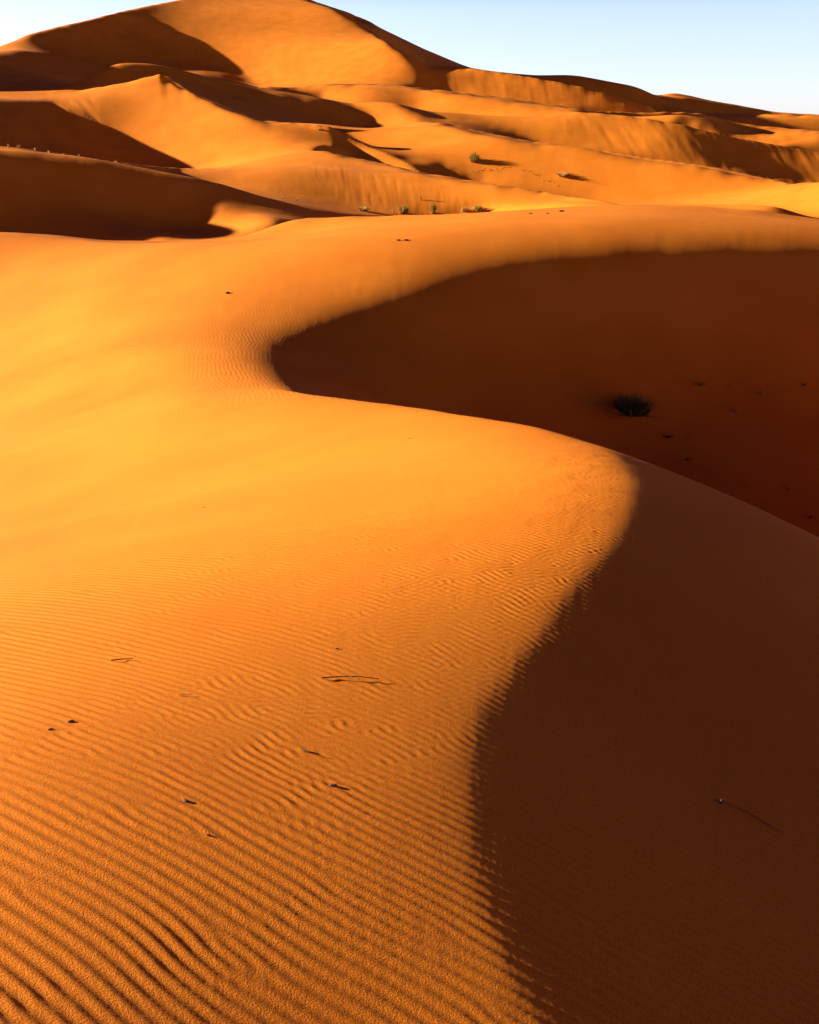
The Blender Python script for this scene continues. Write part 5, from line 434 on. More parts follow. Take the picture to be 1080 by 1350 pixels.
11.5,-7,3.5,1,0,-1,0,-2,-5,4.5,-6,-5,-4,5.5,-5,0,-6,12.5,4,5,0,0,1,1,11.5,1,0,0,1,1,8.5,-1,-1,0,0,1,4.5,1,0,1,0,0,-1,-1,8.5,1,0,-1,7.5,1,7.5,-1,4.5,-1,18.5,1,15.5,-5,21,
10.5,1,17.5,6,0,0,4,0,-4,0,5,4.5,1,4.5,4,17.5,4,19.5,-2,-5,3.5,-5,-4,6.5,-4,0,-5,20.5,1,8.5,1,0,1,0,1,1,1,10.5,1,4.5,1,1,1,12.5,1,0,-1,7.5,1,0,1,7.5,1,3.5,-1,-1,0,-1,0,0,
-1,17.5,1,3.5,-1,5.5,1,-4,17,15.5,-1,0,0,-4,16,5.5,-5,10.5,2,1,0,0,-4,7.5,-4,15.5,-5,-7,7.5,1,3.5,2,3.5,1,0,4,32.5,-1,5.5,-1,6.5,1,16.5,-1,9.5,1,0,1,0,-1,3.5,1,-1,0,1,
4.5,-1,15.5,-1,0,0,-1,-1,0,-1,0,1,0,1,9.5,-1,7.5,-1,3.5,1,3.5,-5,4,13.5,1,3.5,15,4,9.5,5,3.5,1,0,0,-1,3.5,-5,16.5,5,5,3.5,1,6.5,-6,-4,4.5,-1,-1,-2,0,1,3.5,-2,-2,7.5,5,6,
22.5,-1,3.5,-1,-1,-1,1,0,0,1,0,0,1,14.5,1,0,-1,9.5,1,0,1,8.5,1,4.5,-1,9.5,1,3.5,1,-1,-1,1,4.5,-1,0,0,-1,6.5,-1,0,-1,0,0,-1,6.5,-1,3.5,1,3.5,2,-7,10,0,-4,6.5,1,5.5,1,-3,
-4,9.5,4,4,0,1,2,-1,3.5,1,0,1,20.5,-1,1,0,-1,3.5,1,7.5,-1,0,1,5.5,1,10,7.5,5,6,11.5,4,12.5,1,0,-1,0,-1,3.5,1,0,0,1,16.5,-1,0,0,1,1,6.5,1,1,8.5,1,-1,3.5,-1,5.5,1,7.5,1,0,
-1,4.5,1,12.5,-1,7.5,1,10.5,3,-2,0,0,1,11.5,-3,1,0,0,4,0,4,3.5,4,6,3.5,1,4.5,1,0,-1,12.5,4,3.5,4,28.5,-2,-4,18.5,4,5,8.5,1,1,4.5,-1,8.5,1,16.5,-1,0,0,1,1,16.5,1,-1,3.5,
-1,7.5,-1,8.5,-1,5.5,1,14.5,1,17.5,1,5.5,-1,0,-1,0,-1,0,-1,2,3.5,6,6.5,7,3.5,-1,7.5,-1,11.5,5,5.5,6,0,5,7.5,1,5.5,1,0,1,-1,8.5,16,17.5,5,16.5,-1,8.5,1,6.5,1,0,-1,9.5,1,1,
6.5,-1,3.5,-1,5.5,-1,0,-1,3.5,-1,0,0,1,4.5,-1,9.5,1,7.5,-1,7.5,-1,3.5,1,0,-1,0,1,0,1,0,1,0,1,3.5,-1,0,-1,3.5,1,9.5,3,-1,12.5,1,31.5,-1,9.5,7,7.5,-1,3.5,-1,0,-4,0,7,15.5,
6,11.5,1,8.5,1,0,-1,0,1,6.5,1,1,3.5,1,5.5,-1,7.5,-1,5.5,-1,7.5,-1,0,0,-1,6.5,-1,3.5,-1,1,1,3.5,-1,0,1,0,0,-1,4.5,-1,7.5,-1,3.5,-1,1,-1,3.5,1,0,1,0,1,7.5,-1,3.5,-1,0,1,
4.5,-1,-1,-1,-5,38.5,-5,12.5,2,0,7,3.5,-1,7.5,-1,0,0,18,7,6.5,5,5,7.5,6,0,4,8.5,1,11.5,-1,0,1,6.5,1,1,3.5,1,5.5,-1,7.5,-1,3.5,1,0,-1,9.5,1,5.5,-1,5.5,-1,0,1,9.5,1,3.5,-1,
5.5,1,25.5,1,0,0,1,1,4.5,1,1,-1,3.5,-4,3.5,4,25.5,-2,0,0,-5,-6,22.5,-1,8.5,-3,8.5,5,7.5,5,4,9.5,1,12.5,1,1,6.5,1,0,0,-1,9.5,1,5.5,-1,3.5,1,0,-1,0,-1,5.5,-1,-1,1,5.5,-1,
17.5,1,5.5,-1,8.5,-1,0,0,1,13.5,-1,7.5,1,0,1,0,0,-1,-7,-1,0,5,0,-5,3.5,1,32.5,-5,10.5,1,4.5,1,3.5,-1,0,-1,3.5,-1,11.5,4,8.5,5,6,16.5,-1,0,1,0,0,1,1,7.5,1,0,-1,0,1,0,0,-1,
10.5,-1,-1,8.5,-1,0,1,5.5,-1,0,0,-1,12.5,-1,7.5,1,9.5,-1,5.5,1,5.5,1,5.5,1,3.5,1,7.5,1,3.5,-1,6.5,4,1,0,-1,7.5,1,0,-1,15.5,1,-4,10.5,-1,0,0,-1,1,5.5,-3,1,1,11.5,-2,5.5,5,
11.5,4,4,9.5,-1,0,1,3.5,-1,4.5,1,1,1,3.5,1,1,5.5,1,23.5,-1,-1,1,5.5,-1,0,-1,0,0,-1,10.5,-1,3.5,-1,19.5,1,7.5,1,0,1,0,1,3.5,1,0,1,8.5,-8,0,0,-4,4.5,2,8.5,1,7.5,-1,11.5,-1,
-1,10.5,1,3.5,1,5.5,1,13.5,2,5.5,5,5,23.5,1,1,7.5,1,0,1,0,0,1,0,1,7.5,1,12.5,-1,-1,5.5,1,3.5,1,0,1,11.5,1,0,1,3.5,1,3.5,1,9.5,-1,7.5,1,0,1,0,0,1,6.5,1,4.5,1,13.5,6,6.5,1,
0,1,3.5,-1,-1,4.5,-1,4.5,1,6.5,-4,-5,-4,3.5,1,-8,8.5,1,3.5,1,21.5,3,0,4,13.5,4,4,9.5,1,8.5,1,10.5,1,1,1,5.5,1,12.5,-1,-1,3.5,-1,1,1,5.5,1,7.5,-1,7.5,-1,0,1,-1,4.5,-1,0,0,
1,11.5,2,28.5,1,8.5,2,-1,6.5,-1,4.5,-1,11.5,-4,5.5,1,2,6,4.5,-5,11.5,1,0,0,1,0,-1,10.5,1,-4,-1,0,-4,14.5,4,26.5,1,0,1,5.5,1,8.5,1,1,0,0,-1,-1,0,-1,3.5,-1,4.5,-1,0,0,1,
11.5,1,7.5,1,21.5,-1,3.5,1,0,-1,1,0,0,-1,0,-1,5.5,-1,7.5,1,0,1,13.5,-1,0,0,1,1,3.5,1,5.5,1,5.5,-4,4.5,1,-1,0,-5,0,0,-5,3,3.5,1,0,0,1,0,1,0,1,1,3.5,-1,0,-1,0,1,6.5,-1,0,
-3,7.5,4,4,7.5,4,12.5,-1,9.5,-1,17.5,-1,5.5,-1,-1,-1,0,-2,3.5,-1,4.5,-1,0,0,1,11.5,1,0,0,-1,0,0,1,0,1,7.5,1,3.5,-1,15.5,-1,3.5,-1,0,-1,0,-1,7.5,-1,-1,-1,17.5,-1,3.5,1,
6.5,-1,0,0,1,9.5,-2,0,2,-5,8.5,1,3.5,1,1,5.5,-1,0,0,-1,0,1,0,-1,5.5,-2,5.5,-4,0,0,5,3.5,-4,0,0,4,0,5,12.5,-1,3.5,1,0,-1,0,1,0,-1,12.5,-1,-1,0,1,7.5,-1,-1,6.5,-1,0,-1,0,1,
4.5,-1,16.5,1,9.5,1,15.5,-1,0,-1,3.5,-1,5.5,-1,8.5,2,-2,0,0,-1,0,0,-5,0,4,-1,4.5,-1,0,-4,0,0,1,3.5,1,-1,6.5,-1,13.5,4,8.5,-1,11.5,1,9.5,1,1,0,1,0,-6,0,-5,-6,0,0,4,0,0,-6,
0,-5,3.5,6,0,4,0,5,4,5.5,1,7.5,-1,0,1,0,-1,8.5,-1,3.5,-1,8.5,1,9.5,-1,0,-1,6.5,-1,6.5,-4,3.5,1,13.5,1,0,1,3.5,-1,3.5,-4,-5,0,-6,20.5,-1,3.5,-1,0,3,7.5,5,4.5,-1,-1,0,-6,
-5,13.5,-1,5.5,-4,-4,4.5,-4,1,-3,4.5,-4,3.5,-1,0,1,7.5,1,0,1,3.5,-1,3.5,-1,0,0,1,0,-1,4.5,-5,7.5,-5,0,4,5.5,5,5.5,1,1,7.5,-1,3.5,-1,10.5,-1,-1,-1,8.5,1,15.5,-1,3.5,1,0,
-1,15.5,-1,5.5,1,15.5,-6,5.5,1,1,0,0,1,0,1,8.5,2,-9,0,-1,0,0,9,3.5,3,0,0,1,3.5,-1,5.5,-1,15.5,-6,-4,5.5,3,-1,2,6.5,-1,18.5,-2,0,1,16.5,-6,7.5,6,18.5,-1,0,-2,0,0,-1,-1,-1,
0,-1,-1,7.5,1,1,4.5,1,3.5,1,9.5,1,0,-1,5.5,-1,0,2,9.5,1,0,-1,7.5,1,8.5,-4,6.5,-8,0,1,0,-1,0,1,0,0,-1,1,0,1,0,-1,3.5,1,1,0,5,-4,3.5,-1,-5,0,0,-1,-1,0,0,2,3.5,-1,15.5,-1,
5.5,-7,5.5,-2,0,0,1,8.5,1,5.5,-1,10.5,2,1,4.5,-1,12.5,-6,5.5,5,0,6,18.5,-1,5.5,-1,-1,-1,-1,-1,8.5,1,0,0,-1,0,1,0,-1,0,1,6.5,1,0,0,1,14.5,-5,3.5,-1,1,3.5,-1,17.5,4,6.5,2,
16.5,1,2,8.5,-1,11.5,1,10.5,2,3.5,-1,0,0,-4,0,7,7.5,6,5.5,1,7.5,-1,18.5,3,8.5,7,28.5,-1,6.5,-1,-1,4.5,-1,-1,7.5,-1,0,1,0,-1,0,1,1,5.5,1,8.5,-1,17.5,-1,16.5,-4,4,21.5,1,0,
-12,1,4.5,-1,1,14.5,1,10.5,-1,-1,0,1,9.5,1,3.5,-6,6.5,1,0,-1,13.5,1,-1,3.5,-2,-1,0,0,-2,2,8.5,7,5.5,4,4.5,5,5,12.5,-1,0,1,3.5,-2,0,-1,3.5,-1,5.5,-1,-1,0,0,2,3.5,-1,0,1,0,
-1,0,1,0,1,8.5,-1,4.5,-1,7.5,-6,19.5,1,15.5,1,3.5,-1,11.5,1,0,0,1,1,0,3,7.5,-1,-1,0,0,-1,23.5,6,7.5,6,9.5,-1,5.5,1,0,-1,0,-1,-3,2,0,-1,-3,-5,0,1,2,2,0,3,-2,10.5,5,3.5,4,
4.5,5,5,5,4,12.5,1,3.5,-2,15.5,2,3.5,-1,0,1,0,-1,17.5,-1,7.5,-5,5.5,1,18.5,4,3.5,-5,10.5,-1,4.5,1,5.5,8,4.5,-1,0,-4,-2,6.5,-1,-1,26.5,5,16.5,-3,1,7.5,-3,0,4,5,3,0,2,4,6,
2,2,0,0,1,-2,-2,10.5,5,4,4,4,4,4.5,4,5,5,5,4.5,1,9.5,1,1,6.5,-1,0,-1,0,1,7.5,-1,0,0,1,1,10.5,1,4.5,1,3.5,-1,23.5,-1,8.5,5,3.5,-4,0,0,-4,0,-4,8.5,1,-1,3.5,-1,0,4,-6,3.5,2,
-1,0,1,1,4.5,-1,9.5,-1,23.5,1,4.5,5,7.5,-4,0,1,5.5,-2,4,0,-3,-4,-3,-2,0,-2,-2,6.5,1,0,-5,6.5,4,5.5,4,6.5,4,4,4.5,1,5.5,-1,3.5,1,9.5,-1,13.5,1,3.5,-1,0,0,1,3.5,1,4.5,1,0,
1,9.5,4,9.5,1,5.5,-1,8.5,4,6.5,-4,0,-4,9.5,-1,3.5,-1,6.5,-1,2,5.5,-1,0,-1,9.5,-1,3.5,-1,6.5,2,0,0,-5,5.5,6,0,0,1,5.5,-6,5.5,-4,3.5,1,1,3.5,-2,1,-1,0,1,0,0,-1,3.5,-1,0,0,
1,11.5,4,16.5,1,0,1,7.5,-1,3.5,-1,7.5,-1,7.5,2,3.5,1,3.5,-1,5.5,1,9.5,1,9.5,7,27.5,6,4.5,4,6.5,1,3.5,-1,0,1,0,1,-6,-7,3.5,-1,1,0,0,1,9.5,-1,0,-1,-1,11.5,1,0,-1,0,0,-2,
9.5,-1,-1,0,0,-1,2,10.5,1,3.5,3,6.5,1,4.5,1,9.5,-6,5.5,7,14.5,1,0,1,0,-1,9.5,-1,15.5,1,0,1,0,1,3.5,-1,15.5,1,14.5,2,-1,7.5,1,6.5,-1,6.5,6,4.5,5,8.5,1,0,-1,0,1,0,-2,4,
18.5,-1,0,-1,10.5,-1,2,-1,-2,0,-1,5.5,-4,5.5,-1,3.5,1,0,-5,11.5,2,1,9.5,-1,4.5,-1,0,0,-2,4.5,-6,-4,4.5,7,5.5,-4,12.5,-1,-1,-1,5.5,-1,7.5,-1,9.5,1,7.5,-1,-1,18.5,-4,5.5,4,
4.5,5,-1,0,-1,0,-1,3.5,1,15.5,4,31.5,-1,5.5,-1,9.5,1,0,0,2,0,1,8.5,-5,5.5,-2,-1,0,0,-1,0,5,11.5,-2,5.5,5,4.5,1,1,-1,4.5,-1,0,4,0,-4,11.5,-5,0,-6,5.5,-4,8.5,-1,3.5,-1,1,
10.5,-1,-1,-1,-1,15.5,1,0,0,-1,11.5,1,0,-7,5.5,4,7.5,-1,9.5,-1,13.5,4,4.5,5,7.5,-1,0,-2,4,13.5,-1,6.5,-1,4.5,1,1,0,-1,1,0,0,-1,3.5,-1,1,5.5,-4,3.5,1,0,1,2,0,0,-2,-1,-8,
13.5,-1,1,0,0,6,29.5,-5,14.5,-1,7.5,-1,6.5,-1,0,0,-1,7.5,1,0,-1,16.5,-1,4.5,1,25.5,-1,0,-1,7.5,6,0,5,0,5,9.5,1,0,0,1,0,9,13.5,-1,6.5,1,1,-2,3.5,-1,19.5,-6,0,0,2,1,0,2,0,
1,2,1,0,-6,5.5,4,5.5,2,6,14.5,1,0,-4,0,-5,3.5,-7,3.5,8,3.5,-5,7.5,-5,6.5,1,0,-1,7.5,-1,3.5,-1,5.5,-1,3.5,1,0,1,7.5,-1,-1,6.5,1,23.5,-1,3.5,-1,3.5,-1,3.5,-1,9.5,7,0,5,0,4,
12.5,1,-1,-4,7.5,1,1,5.5,-1,7.5,-2,11.5,1,2,0,0,-1,7.5,-9,3.5,1,4.5,1,0,0,-7,5.5,8,3.5,1,0,-2,-1,4.5,-5,9.5,1,0,-6,0,-5,3.5,-7,3.5,4,0,4,0,-5,7.5,-5,5.5,1,0,0,-1,8.5,1,0,
0,-1,5.5,-1,-1,-1,0,0,1,16.5,1,17.5,-5,13.5,-1,16.5,4,8.5,-1,0,-1,3.5,5,8.5,1,0,0,-1,0,1,0,-1,0,-1,3.5,-1,5,8.5,-1,4.5,-1,14.5,-1,0,-1,0,-1,-2,-2,9.5,5,3.5,3,11.5,-1,6.5,
-4,0,0,-5,-4,0,0,4,8.5,-4,8.5,1,1,1,14.5,-1,0,-1,5.5,-1,0,0,1,4.5,-1,5.5,-1,0,1,1,20.5,-6,26.5,-4,0,0,5,11.5,-1,-1,0,0,-5,7.5,-2,4.5,1,0,0,-1,0,-1,3.5,1,0,-4,11.5,-1,
14.5,2,4.5,-1,2,1,4,8.5,5,3.5,9,11.5,-1,0,-1,0,-6,-4,0,-5,-6,0,-6,-5,0,0,4,4,4.5,-6,0,0,-5,-4,3.5,-4,3.5,1,1,1,5.5,-1,1,3.5,1,4.5,-1,5.5,-1,0,-1,14.5,1,1,6.5,-1,23.5,1,
3.5,-1,3.5,1,8.5,-4,0,4,0,0,-4,3.5,6,7.5,1,3,0,0,-6,4.5,-6,1,8.5,1,4.5,-9,5.5,1,7.5,-1,11.5,-1,3.5,1,5.5,1,-2,6.5,6,4.5,-1,-1,17.5,-6,-5,0,0,-4,12.5,-5,8.5,1,1,5.5,1,0,1,
3.5,1,7.5,-1,0,1,6.5,-1,-1,3.5,-1,5.5,1,1,0,0,1,0,0,1,28.5,-1,3.5,1,0,1,6.5,-4,8.5,5,3.5,-1,3.5,-5,-5,0,0,-5,0,0,1,0,-3,1,1,12.5,1,5.5,1,3.5,-1,3.5,-1,-2,12.5,-1,0,1,5.5,
1,2,11.5,-1,-7,17.5,-6,15.5,-4,-4,8.5,1,1,5.5,1,-1,8.5,1,3.5,-1,13.5,-1,5.5,1,1,0,1,12.5,-4,10.5,5,0,0,1,11.5,1,6.5,-4,-4,5.5,-4,3.5,-6,1,3,0,3,0,5,12.5,-1,6.5,-1,0,-1,
-7,-2,5.5,1,3.5,-1,0,-1,0,-1,0,1,8.5,1,0,0,1,5.5,1,1,0,-2,-5,0,0,4,4,3.5,1,0,-1,9,12.5,1,0,1,19.5,-4,9.5,1,1,5.5,1,-1,8.5,1,6.5,-1,0,1,8.5,-1,10.5,1,10.5,-5,13.5,1,0,1,
9.5,1,11.5,-4,5.5,-6,4.5,-7,-4,12.5,2,0,0,2,4.5,1,1,3,7.5,-1,0,0,-1,12.5,2,0,0,-1,9.5,-1,1,-2,0,0,4,0,0,4,4.5,-6,10.5,-1,3.5,1,0,-1,27.5,1,1,5.5,1,-1,8.5,1,1,1,8.5,1,0,
-1,4.5,-1,3.5,1,5.5,-1,31.5,-1,0,1,0,-1,0,1,7.5,-4,10.5,2,0,0,-1,4,10.5,-1,9.5,1,-2,-8,1,4.5,-1,0,0,-1,7.5,-1,0,0,1,15.5,1,3.5,-6,3.5,6,3.5,-1,0,0,2,12.5,-1,0,1,0,-1,
42.5,1,0,1,5.5,-1,6.5,-1,4.5,-1,11.5,1,14.5,4,14.5,-1,0,1,0,-1,8.5,-4,-6,0,4,8.5,-1,0,-1,-6,-1,5.5,1,0,0,-1,9.5,1,0,0,3,4,-5,4.5,-1,0,-1,-1,0,0,-1,0,0,1,11.5,-1,4.5,-1,
3.5,1,7.5,7,0,5,0,-1,0,-2,6.5,-4,6.5,-1,3.5,-1,40.5,1,-1,5.5,1,0,0,-1,6.5,-1,4.5,-1,5.5,1,0,-1,19.5,-5,17.5,-1,4.5,-4,14.5,1,0,-1,3,4.5,-1,0,0,2,6.5,1,8.5,-14,1,5.5,-1,0,
0,-1,-1,5.5,1,0,-1,10.5,-1,0,0,-1,5.5,-2,0,-1,9.5,8,0,-5,5.5,-7,-4,28.5,4,20.5,1,9.5,-1,0,-1,0,1,0,0,-1,4.5,-1,0,0,-1,-1,0,1,9.5,1,29.5,-1,13.5,-6,5.5,-2,0,-1,-16,-3,
11.5,-1,0,-1,8.5,2,8.5,1,14.5,-5,0,0,-1,0,1,3.5,-1,0,0,1,1,0,1,0,-1,-6,0,0,6,5.5,-5,7.5,-7,7.5,1,1,31.5,1,4.5,-1,6.5,-1,7.5,-1,11.5,-1,0,0,-1,4.5,1,5.5,-1,9.5,4,11.5,-1,
1,0,0,1,5.5,-1,0,-1,4.5,-5,15.5,5,0,0,-4,0,-1,0,1,7.5,2,7.5,-1,-3,10.5,5,7.5,1,-2,3.5,-5,4.5,-1,3.5,-1,-1,-1,5.5,1,9.5,5,10.5,1,-1,0,-1,3.5,1,9.5,-5,0,-5,0,-5,16.5,1,0,
-1,9.5,-1,5.5,-1,3.5,-1,9.5,-1,0,0,-1,0,0,1,0,1,0,-1,25.5,-1,3.5,1,3.5,1,0,-1,16.5,-5,4.5,-6,3.5,-5,0,-1,0,1,3.5,1,11.5,8,11.5,5,4,4.5,1,0,1,3,3.5,-5,3.5,-1,5.5,-1,-1,
4.5,1,1,4,8.5,1,0,-5,15.5,-1,9.5,-5,0,-4,0,-6,3.5,4,0,7,5,9.5,1,0,-1,3.5,1,3.5,-1,0,-1,5.5,-1,7.5,-1,9.5,1,1,8.5,-1,27.5,1,0,1,0,-1,17.5,1,0,0,-2,7,0,-6,0,-1,11.5,-1,5.5,
1,1,-5,9.5,5,10.5,9,4.5,5,0,0,1,-2,11.5,1,3,7.5,-1,7.5,5,7,9.5,-2,0,-7,9.5,-4,0,-5,3.5,4,0,4,10.5,1,7.5,-1,0,-1,-1,-1,0,1,0,1,0,-1,-1,3.5,-1,0,0,-1,0,1,7.5,1,0,0,1,6.5,
-1,8.5,-5,4.5,-5,17.5,-1,0,1,18.5,4,3.5,2,19.5,-5,0,-5,8.5,5,9.5,1,0,0,-4,0,0,5,0,-1,-1,2,1,6.5,-1,0,1,0,0,-2,7.5,3,13.5,-1,6.5,-6,-5,8.5,-4,0,-4,9.5,5,14.5,-1,0,-1,3.5,
1,0,1,0,-1,-1,10.5,1,8.5,1,0,0,1,35.5,-1,0,1,6.5,-5,-5,3.5,4,5.5,-3,-5,3.5,-1,18.5,-1,-4,11.5,4,6.5,-1,0,-1,13.5,1,3.5,-1,5.5,-1,6.5,1,10.5,1,0,-1,-1,12.5,5,5.5,-4,9.5,6,
9.5,1,1,5.5,-1,4.5,1,1,13.5,1,3.5,-1,7.5,1,3.5,1,11.5,-5,15.5,1,0,-1,3.5,1,7.5,-4,8.5,-5,-4,7.5,-1,8.5,1,1,5.5,1,21.5,5,13.5,1,3.5,-1,5.5,7,5.5,-1,1,16.5,-1,9.5,4,5.5,-4,
18.5,1,1,16.5,1,0,0,-1,0,0,1,9.5,1,0,-1,6.5,-1,10.5,-6,3.5,-5,9.5,1,3.5,1,0,-1,3.5,1,5.5,-5,3.5,-6,6.5,9,3.5,4,13.5,-1,0,0,1,3.5,8,11.5,-4,3.5,7,4,4.5,-5,6.5,-5,14.5,-1,
0,-1,-3,5.5,-1,6.5,4,5,7.5,1,14.5,-4,0,-5,24.5,1,11.5,1,3.5,-1,-1,6.5,-1,3.5,1,19.5,-6,3.5,-5,25.5,-5,3.5,-4,5.5,4,8.5,1,6.5,1,3.5,1,21.5,4,1,4.5,3,9.5,1,1,0,0,-1,9.5,-1,
11,4.5,-2,7.5,5,0,-4,6.5,-2,5.5,-4,4.5,6,0,0,-4,-4,5.5,4,3.5,4,4,4,8.5,1,5.5,1,3.5,1,0,-1,3.5,-1,5.5,-1,3.5,-1,3.5,-1,0,0,-1,1,0,0,1,3.5,1,14.5,-9,26.5,-4,0,0,6,7.5,-9,
8.5,1,1,7.5,1,2,0,0,-1,0,0,-6,0,0,-7,14.5,-2,0,0,1,1,10.5,-1,-1,13.5,-4,-7,3.5,3,12.5,1,3.5,-5,1,0,0,-2,0,-4,6.5,-5,0,-5,0,-4,3.5,4,3.5,5,10.5,1,11.5,-1,11.5,1,12.5,1,
18.5,-6,9.5,1,0,1,7.5,1,9.5,6,3.5,-1,3.5,1,5.5,1,11.5,1,-1,8.5,-6,5,13.5,-1,0,0,1,-2,10.5,-1,15.5,3,3.5,-2,16.5,-2,0,0,1,1,8.5,-5,0,-8,0,-7,-4,4.5,5,24.5,-1,-1,4.5,1,
18.5,1,6.5,-4,9.5,-5,6.5,-4,4.5,1,9.5,1,13.5,-1,0,-1,3.5,4,3.5,1,9.5,1,1,6.5,-8,4.5,6,4.5,5,12.5,6,26.5,-4,3.5,-1,0,-4,9.5,1,0,-1,-1,-1,0,-1,0,1,12.5,-4,29.5,1,13.5,1,
4.5,1,-1,5.5,-1,7.5,-7,9.5,-5,3.5,-5,6,0,-4,0,5,26.5,-1,4.5,-5,4,3.5,1,9.5,1,0,-2,15.5,6,9.5,1,0,0,-1,10.5,-3,5.5,-1,0,4,0,-4,6.5,9,-4,0,0,-2,0,-5,-4,7.5,1,-1,6.5,-1,10,
29.5,1,0,1,9.5,1,13.5,1,3.5,1,11.5,-1,12.5,-4,0,0,-5,0,-5,0,0,-4,0,4,3.5,-1,-1,11.5,8,10.5,1,3.5,-5,4.5,1,7.5,-1,0,1,5.5,1,1,16.5,-6,6.5,-1,10.5,-8,0,0,1,1,3.5,5,0,-4,
5.5,1,5,-4,3.5,5,0,0,-5,8.5,1,0,1,4.5,-10,4.5,-5,0,-7,3.5,-8,0,-6,-4,15.5,1,0,1,9.5,1,5.5,-1,-1,0,0,1,3.5,1,3.5,1,0,0,1,1,0,1,21.5,-6,19.5,1,3.5,4,10.5,1,-1,0,0,-5,6.5,1,
0,1,3.5,-1,0,0,2,1,4.5,10,3.5,6,7,10.5,4,-5,3.5,-1,0,0,1,0,0,4,4.5,-4,0,0,-7,0,1,5.5,4,7.5,-1,6.5,5,6.5,-1,17.5,-6,0,0,-4,-8,0,-6,-4,4.5,-5,8.5,-1,3.5,1,7.5,-1,0,1,5.5,
-1,17.5,1,11.5,-5,6.5,-4,-6,-4,6.5,7,4.5,1,22.5,1,1,0,0,-6,-5,4.5,1,0,1,4.5,-1,3.5,-2,4.5,1,1,10.5,-5,9.5,-1,14.5,1,-2,14.5,6,21.5,2,29.5,-1,13.5,1,7.5,1,15.5,1,0,0,1,
8.5,-5,15.5,8,3.5,1,3.5,-1,19.5,1,3.5,-5,5.5,1,4.5,1,6.5,1,1,0,0,-11,11.5,-4,5,32.5,-4,6.5,-2,23.5,-1,4.5,-5,0,-5,20.5,-1,7.5,1,15.5,-1,0,-1,4.5,-1,0,1,0,0,1,4.5,1,0,0,
-1,16.5,-5,12.5,-1,5.5,-1,8.5,4,0,0,1,10.5,1,0,0,-1,5.5,1,0,1,4.5,-2,-3,23.5,3,6.5,-4,5.5,-2,8.5,-4,6.5,1,3,13.5,1,8.5,1,4.5,-4,4.5,-4,-6,0,-5,-4,4.5,4,0,4,6.5,-1,3.5,1,
3.5,1,6.5,-1,-1,14.5,-1,3.5,1,1,7.5,-1,16.5,-4,10.5,-1,14.5,-5,0,0,1,9.5,1,3.5,1,3.5,-1,3.5,1,0,0,-1,20.5,-6,4,4,3.5,-1,0,-1,15.5,-1,13.5,5,9.5,1,3.5,1,-2,28.5,5,22.5,-1,
0,1,3.5,1,0,0,-1,8.5,-1,4.5,1,0,-1,23.5,-4,-4,9.5,-1,10.5,-5,20.5,-1,5.5,2,3.5,-1,8,6.5,6,4,6.5,-5,9.5,1,7.5,-5,3.5,3,1,1,0,-1,-1,4.5,-4,7.5,-6,4,5.5,4,7.5,4,0,0,-4,3.5,
1,-1,4.5,-4,5.5,-4,9.5,6,4,17.5,-1,0,1,8.5,-1,-1,-1,1,7.5,-1,17.5,4,7.5,5,15.5,-1,0,-1,0,-1,6.5,-5,4.5,1,17.5,1,7.5,-2,2,6.5,4,7.5,-6,22.5,-1,0,0,-1,4.5,-4,-6,-4,19.5,-1,
0,-2,0,0,-6,1,1,0,1,21.5,5,4,5.5,1,22.5,-1,0,0,1,6.5,1,18.5,5,7.5,6,7.5,2,3.5,1,3.5,-1,0,-1,8.5,-5,6.5,1,-1,4.5,-1,9.5,1,3.5,-1,0,-1,0,14,4,5.5,4,6.5,7,11.5,-2,11.5,4,
30.5,2,1,6.5,-1,0,-1,10.5,-4,8.5,4,5,24.5,1,0,1,0,0,-1,4.5,-1,7.5,-1,15.5,5,4,3.5,-4,8.5,-7,0,2,5.5,-1,3.5,-1,5.5,4,4,0,-4,6.5,1,-1,4.5,-1,9.5,1,0,0,1,0,0,-1,4,14.5,7,0,
0,-5,4.5,-1,3.5,1,7.5,-4,0,0,1,6.5,-4,6.5,-4,-4,0,1,0,3,-4,12.5,1,7.5,1,4.5,-4,-5,5.5,-4,0,-6,5.5,4,4,9.5,-1,0,-1,0,0,1,5.5,-1,-1,4.5,1,1,1,7.5,1,1,3.5,1,0,-1,4.5,-1,0,1,
-4,23.5,1,9.5,-1,0,1,3.5,5,5,5.5,-1,11.5,1,6.5,1,0,0,-1,0,-1,0,-6,4.5,6,5.5,-5,3.5,4,0,0,-6,4.5,-1,0,1,12.5,-1,-4,12.5,-5,-5,0,-1,0,-2,6.5,4,5,5.5,3,21.5,-4,14.5,1,0,-1,
3.5,1,7.5,-1,9.5,1,5.5,1,3.5,1,1,0,0,1,5.5,-4,23.5,1,15.5,5,4,24.5,1,3.5,4,-1,-7,5.5,5,12.5,-5,4.5,-1,28.5,-4,-6,3.5,4,5.5,4,5,6,3.5,1,0,3,6.5,-1,-2,10.5,-4,-4,15.5,1,
6.5,1,0,1,11.5,1,0,-1,0,1,0,-1,0,-2,4.5,1,3.5,-1,1,11.5,-4,20.5,1,23.5,-1,4.5,1,-1,1,3.5,1,1,5.5,3,-6,7,31.5,4,7.5,1,1,13.5,-3,-2,0,0,-2,7.5,4,5.5,-3,10.5,-6,4.5,-5,-5,
17.5,1,1,4.5,-1,3.5,1,11.5,1,0,-1,5.5,-2,7.5,-1,8.5,-5,17.5,5,10.5,1,0,-1,3.5,1,9.5,1,4.5,-1,6.5,1,3.5,1,4.5,-1,0,-2,4,6.5,-5,7.5,4,17.5,4,3.5,4,3.5,1,16.5,1,23.5,1,8.5,
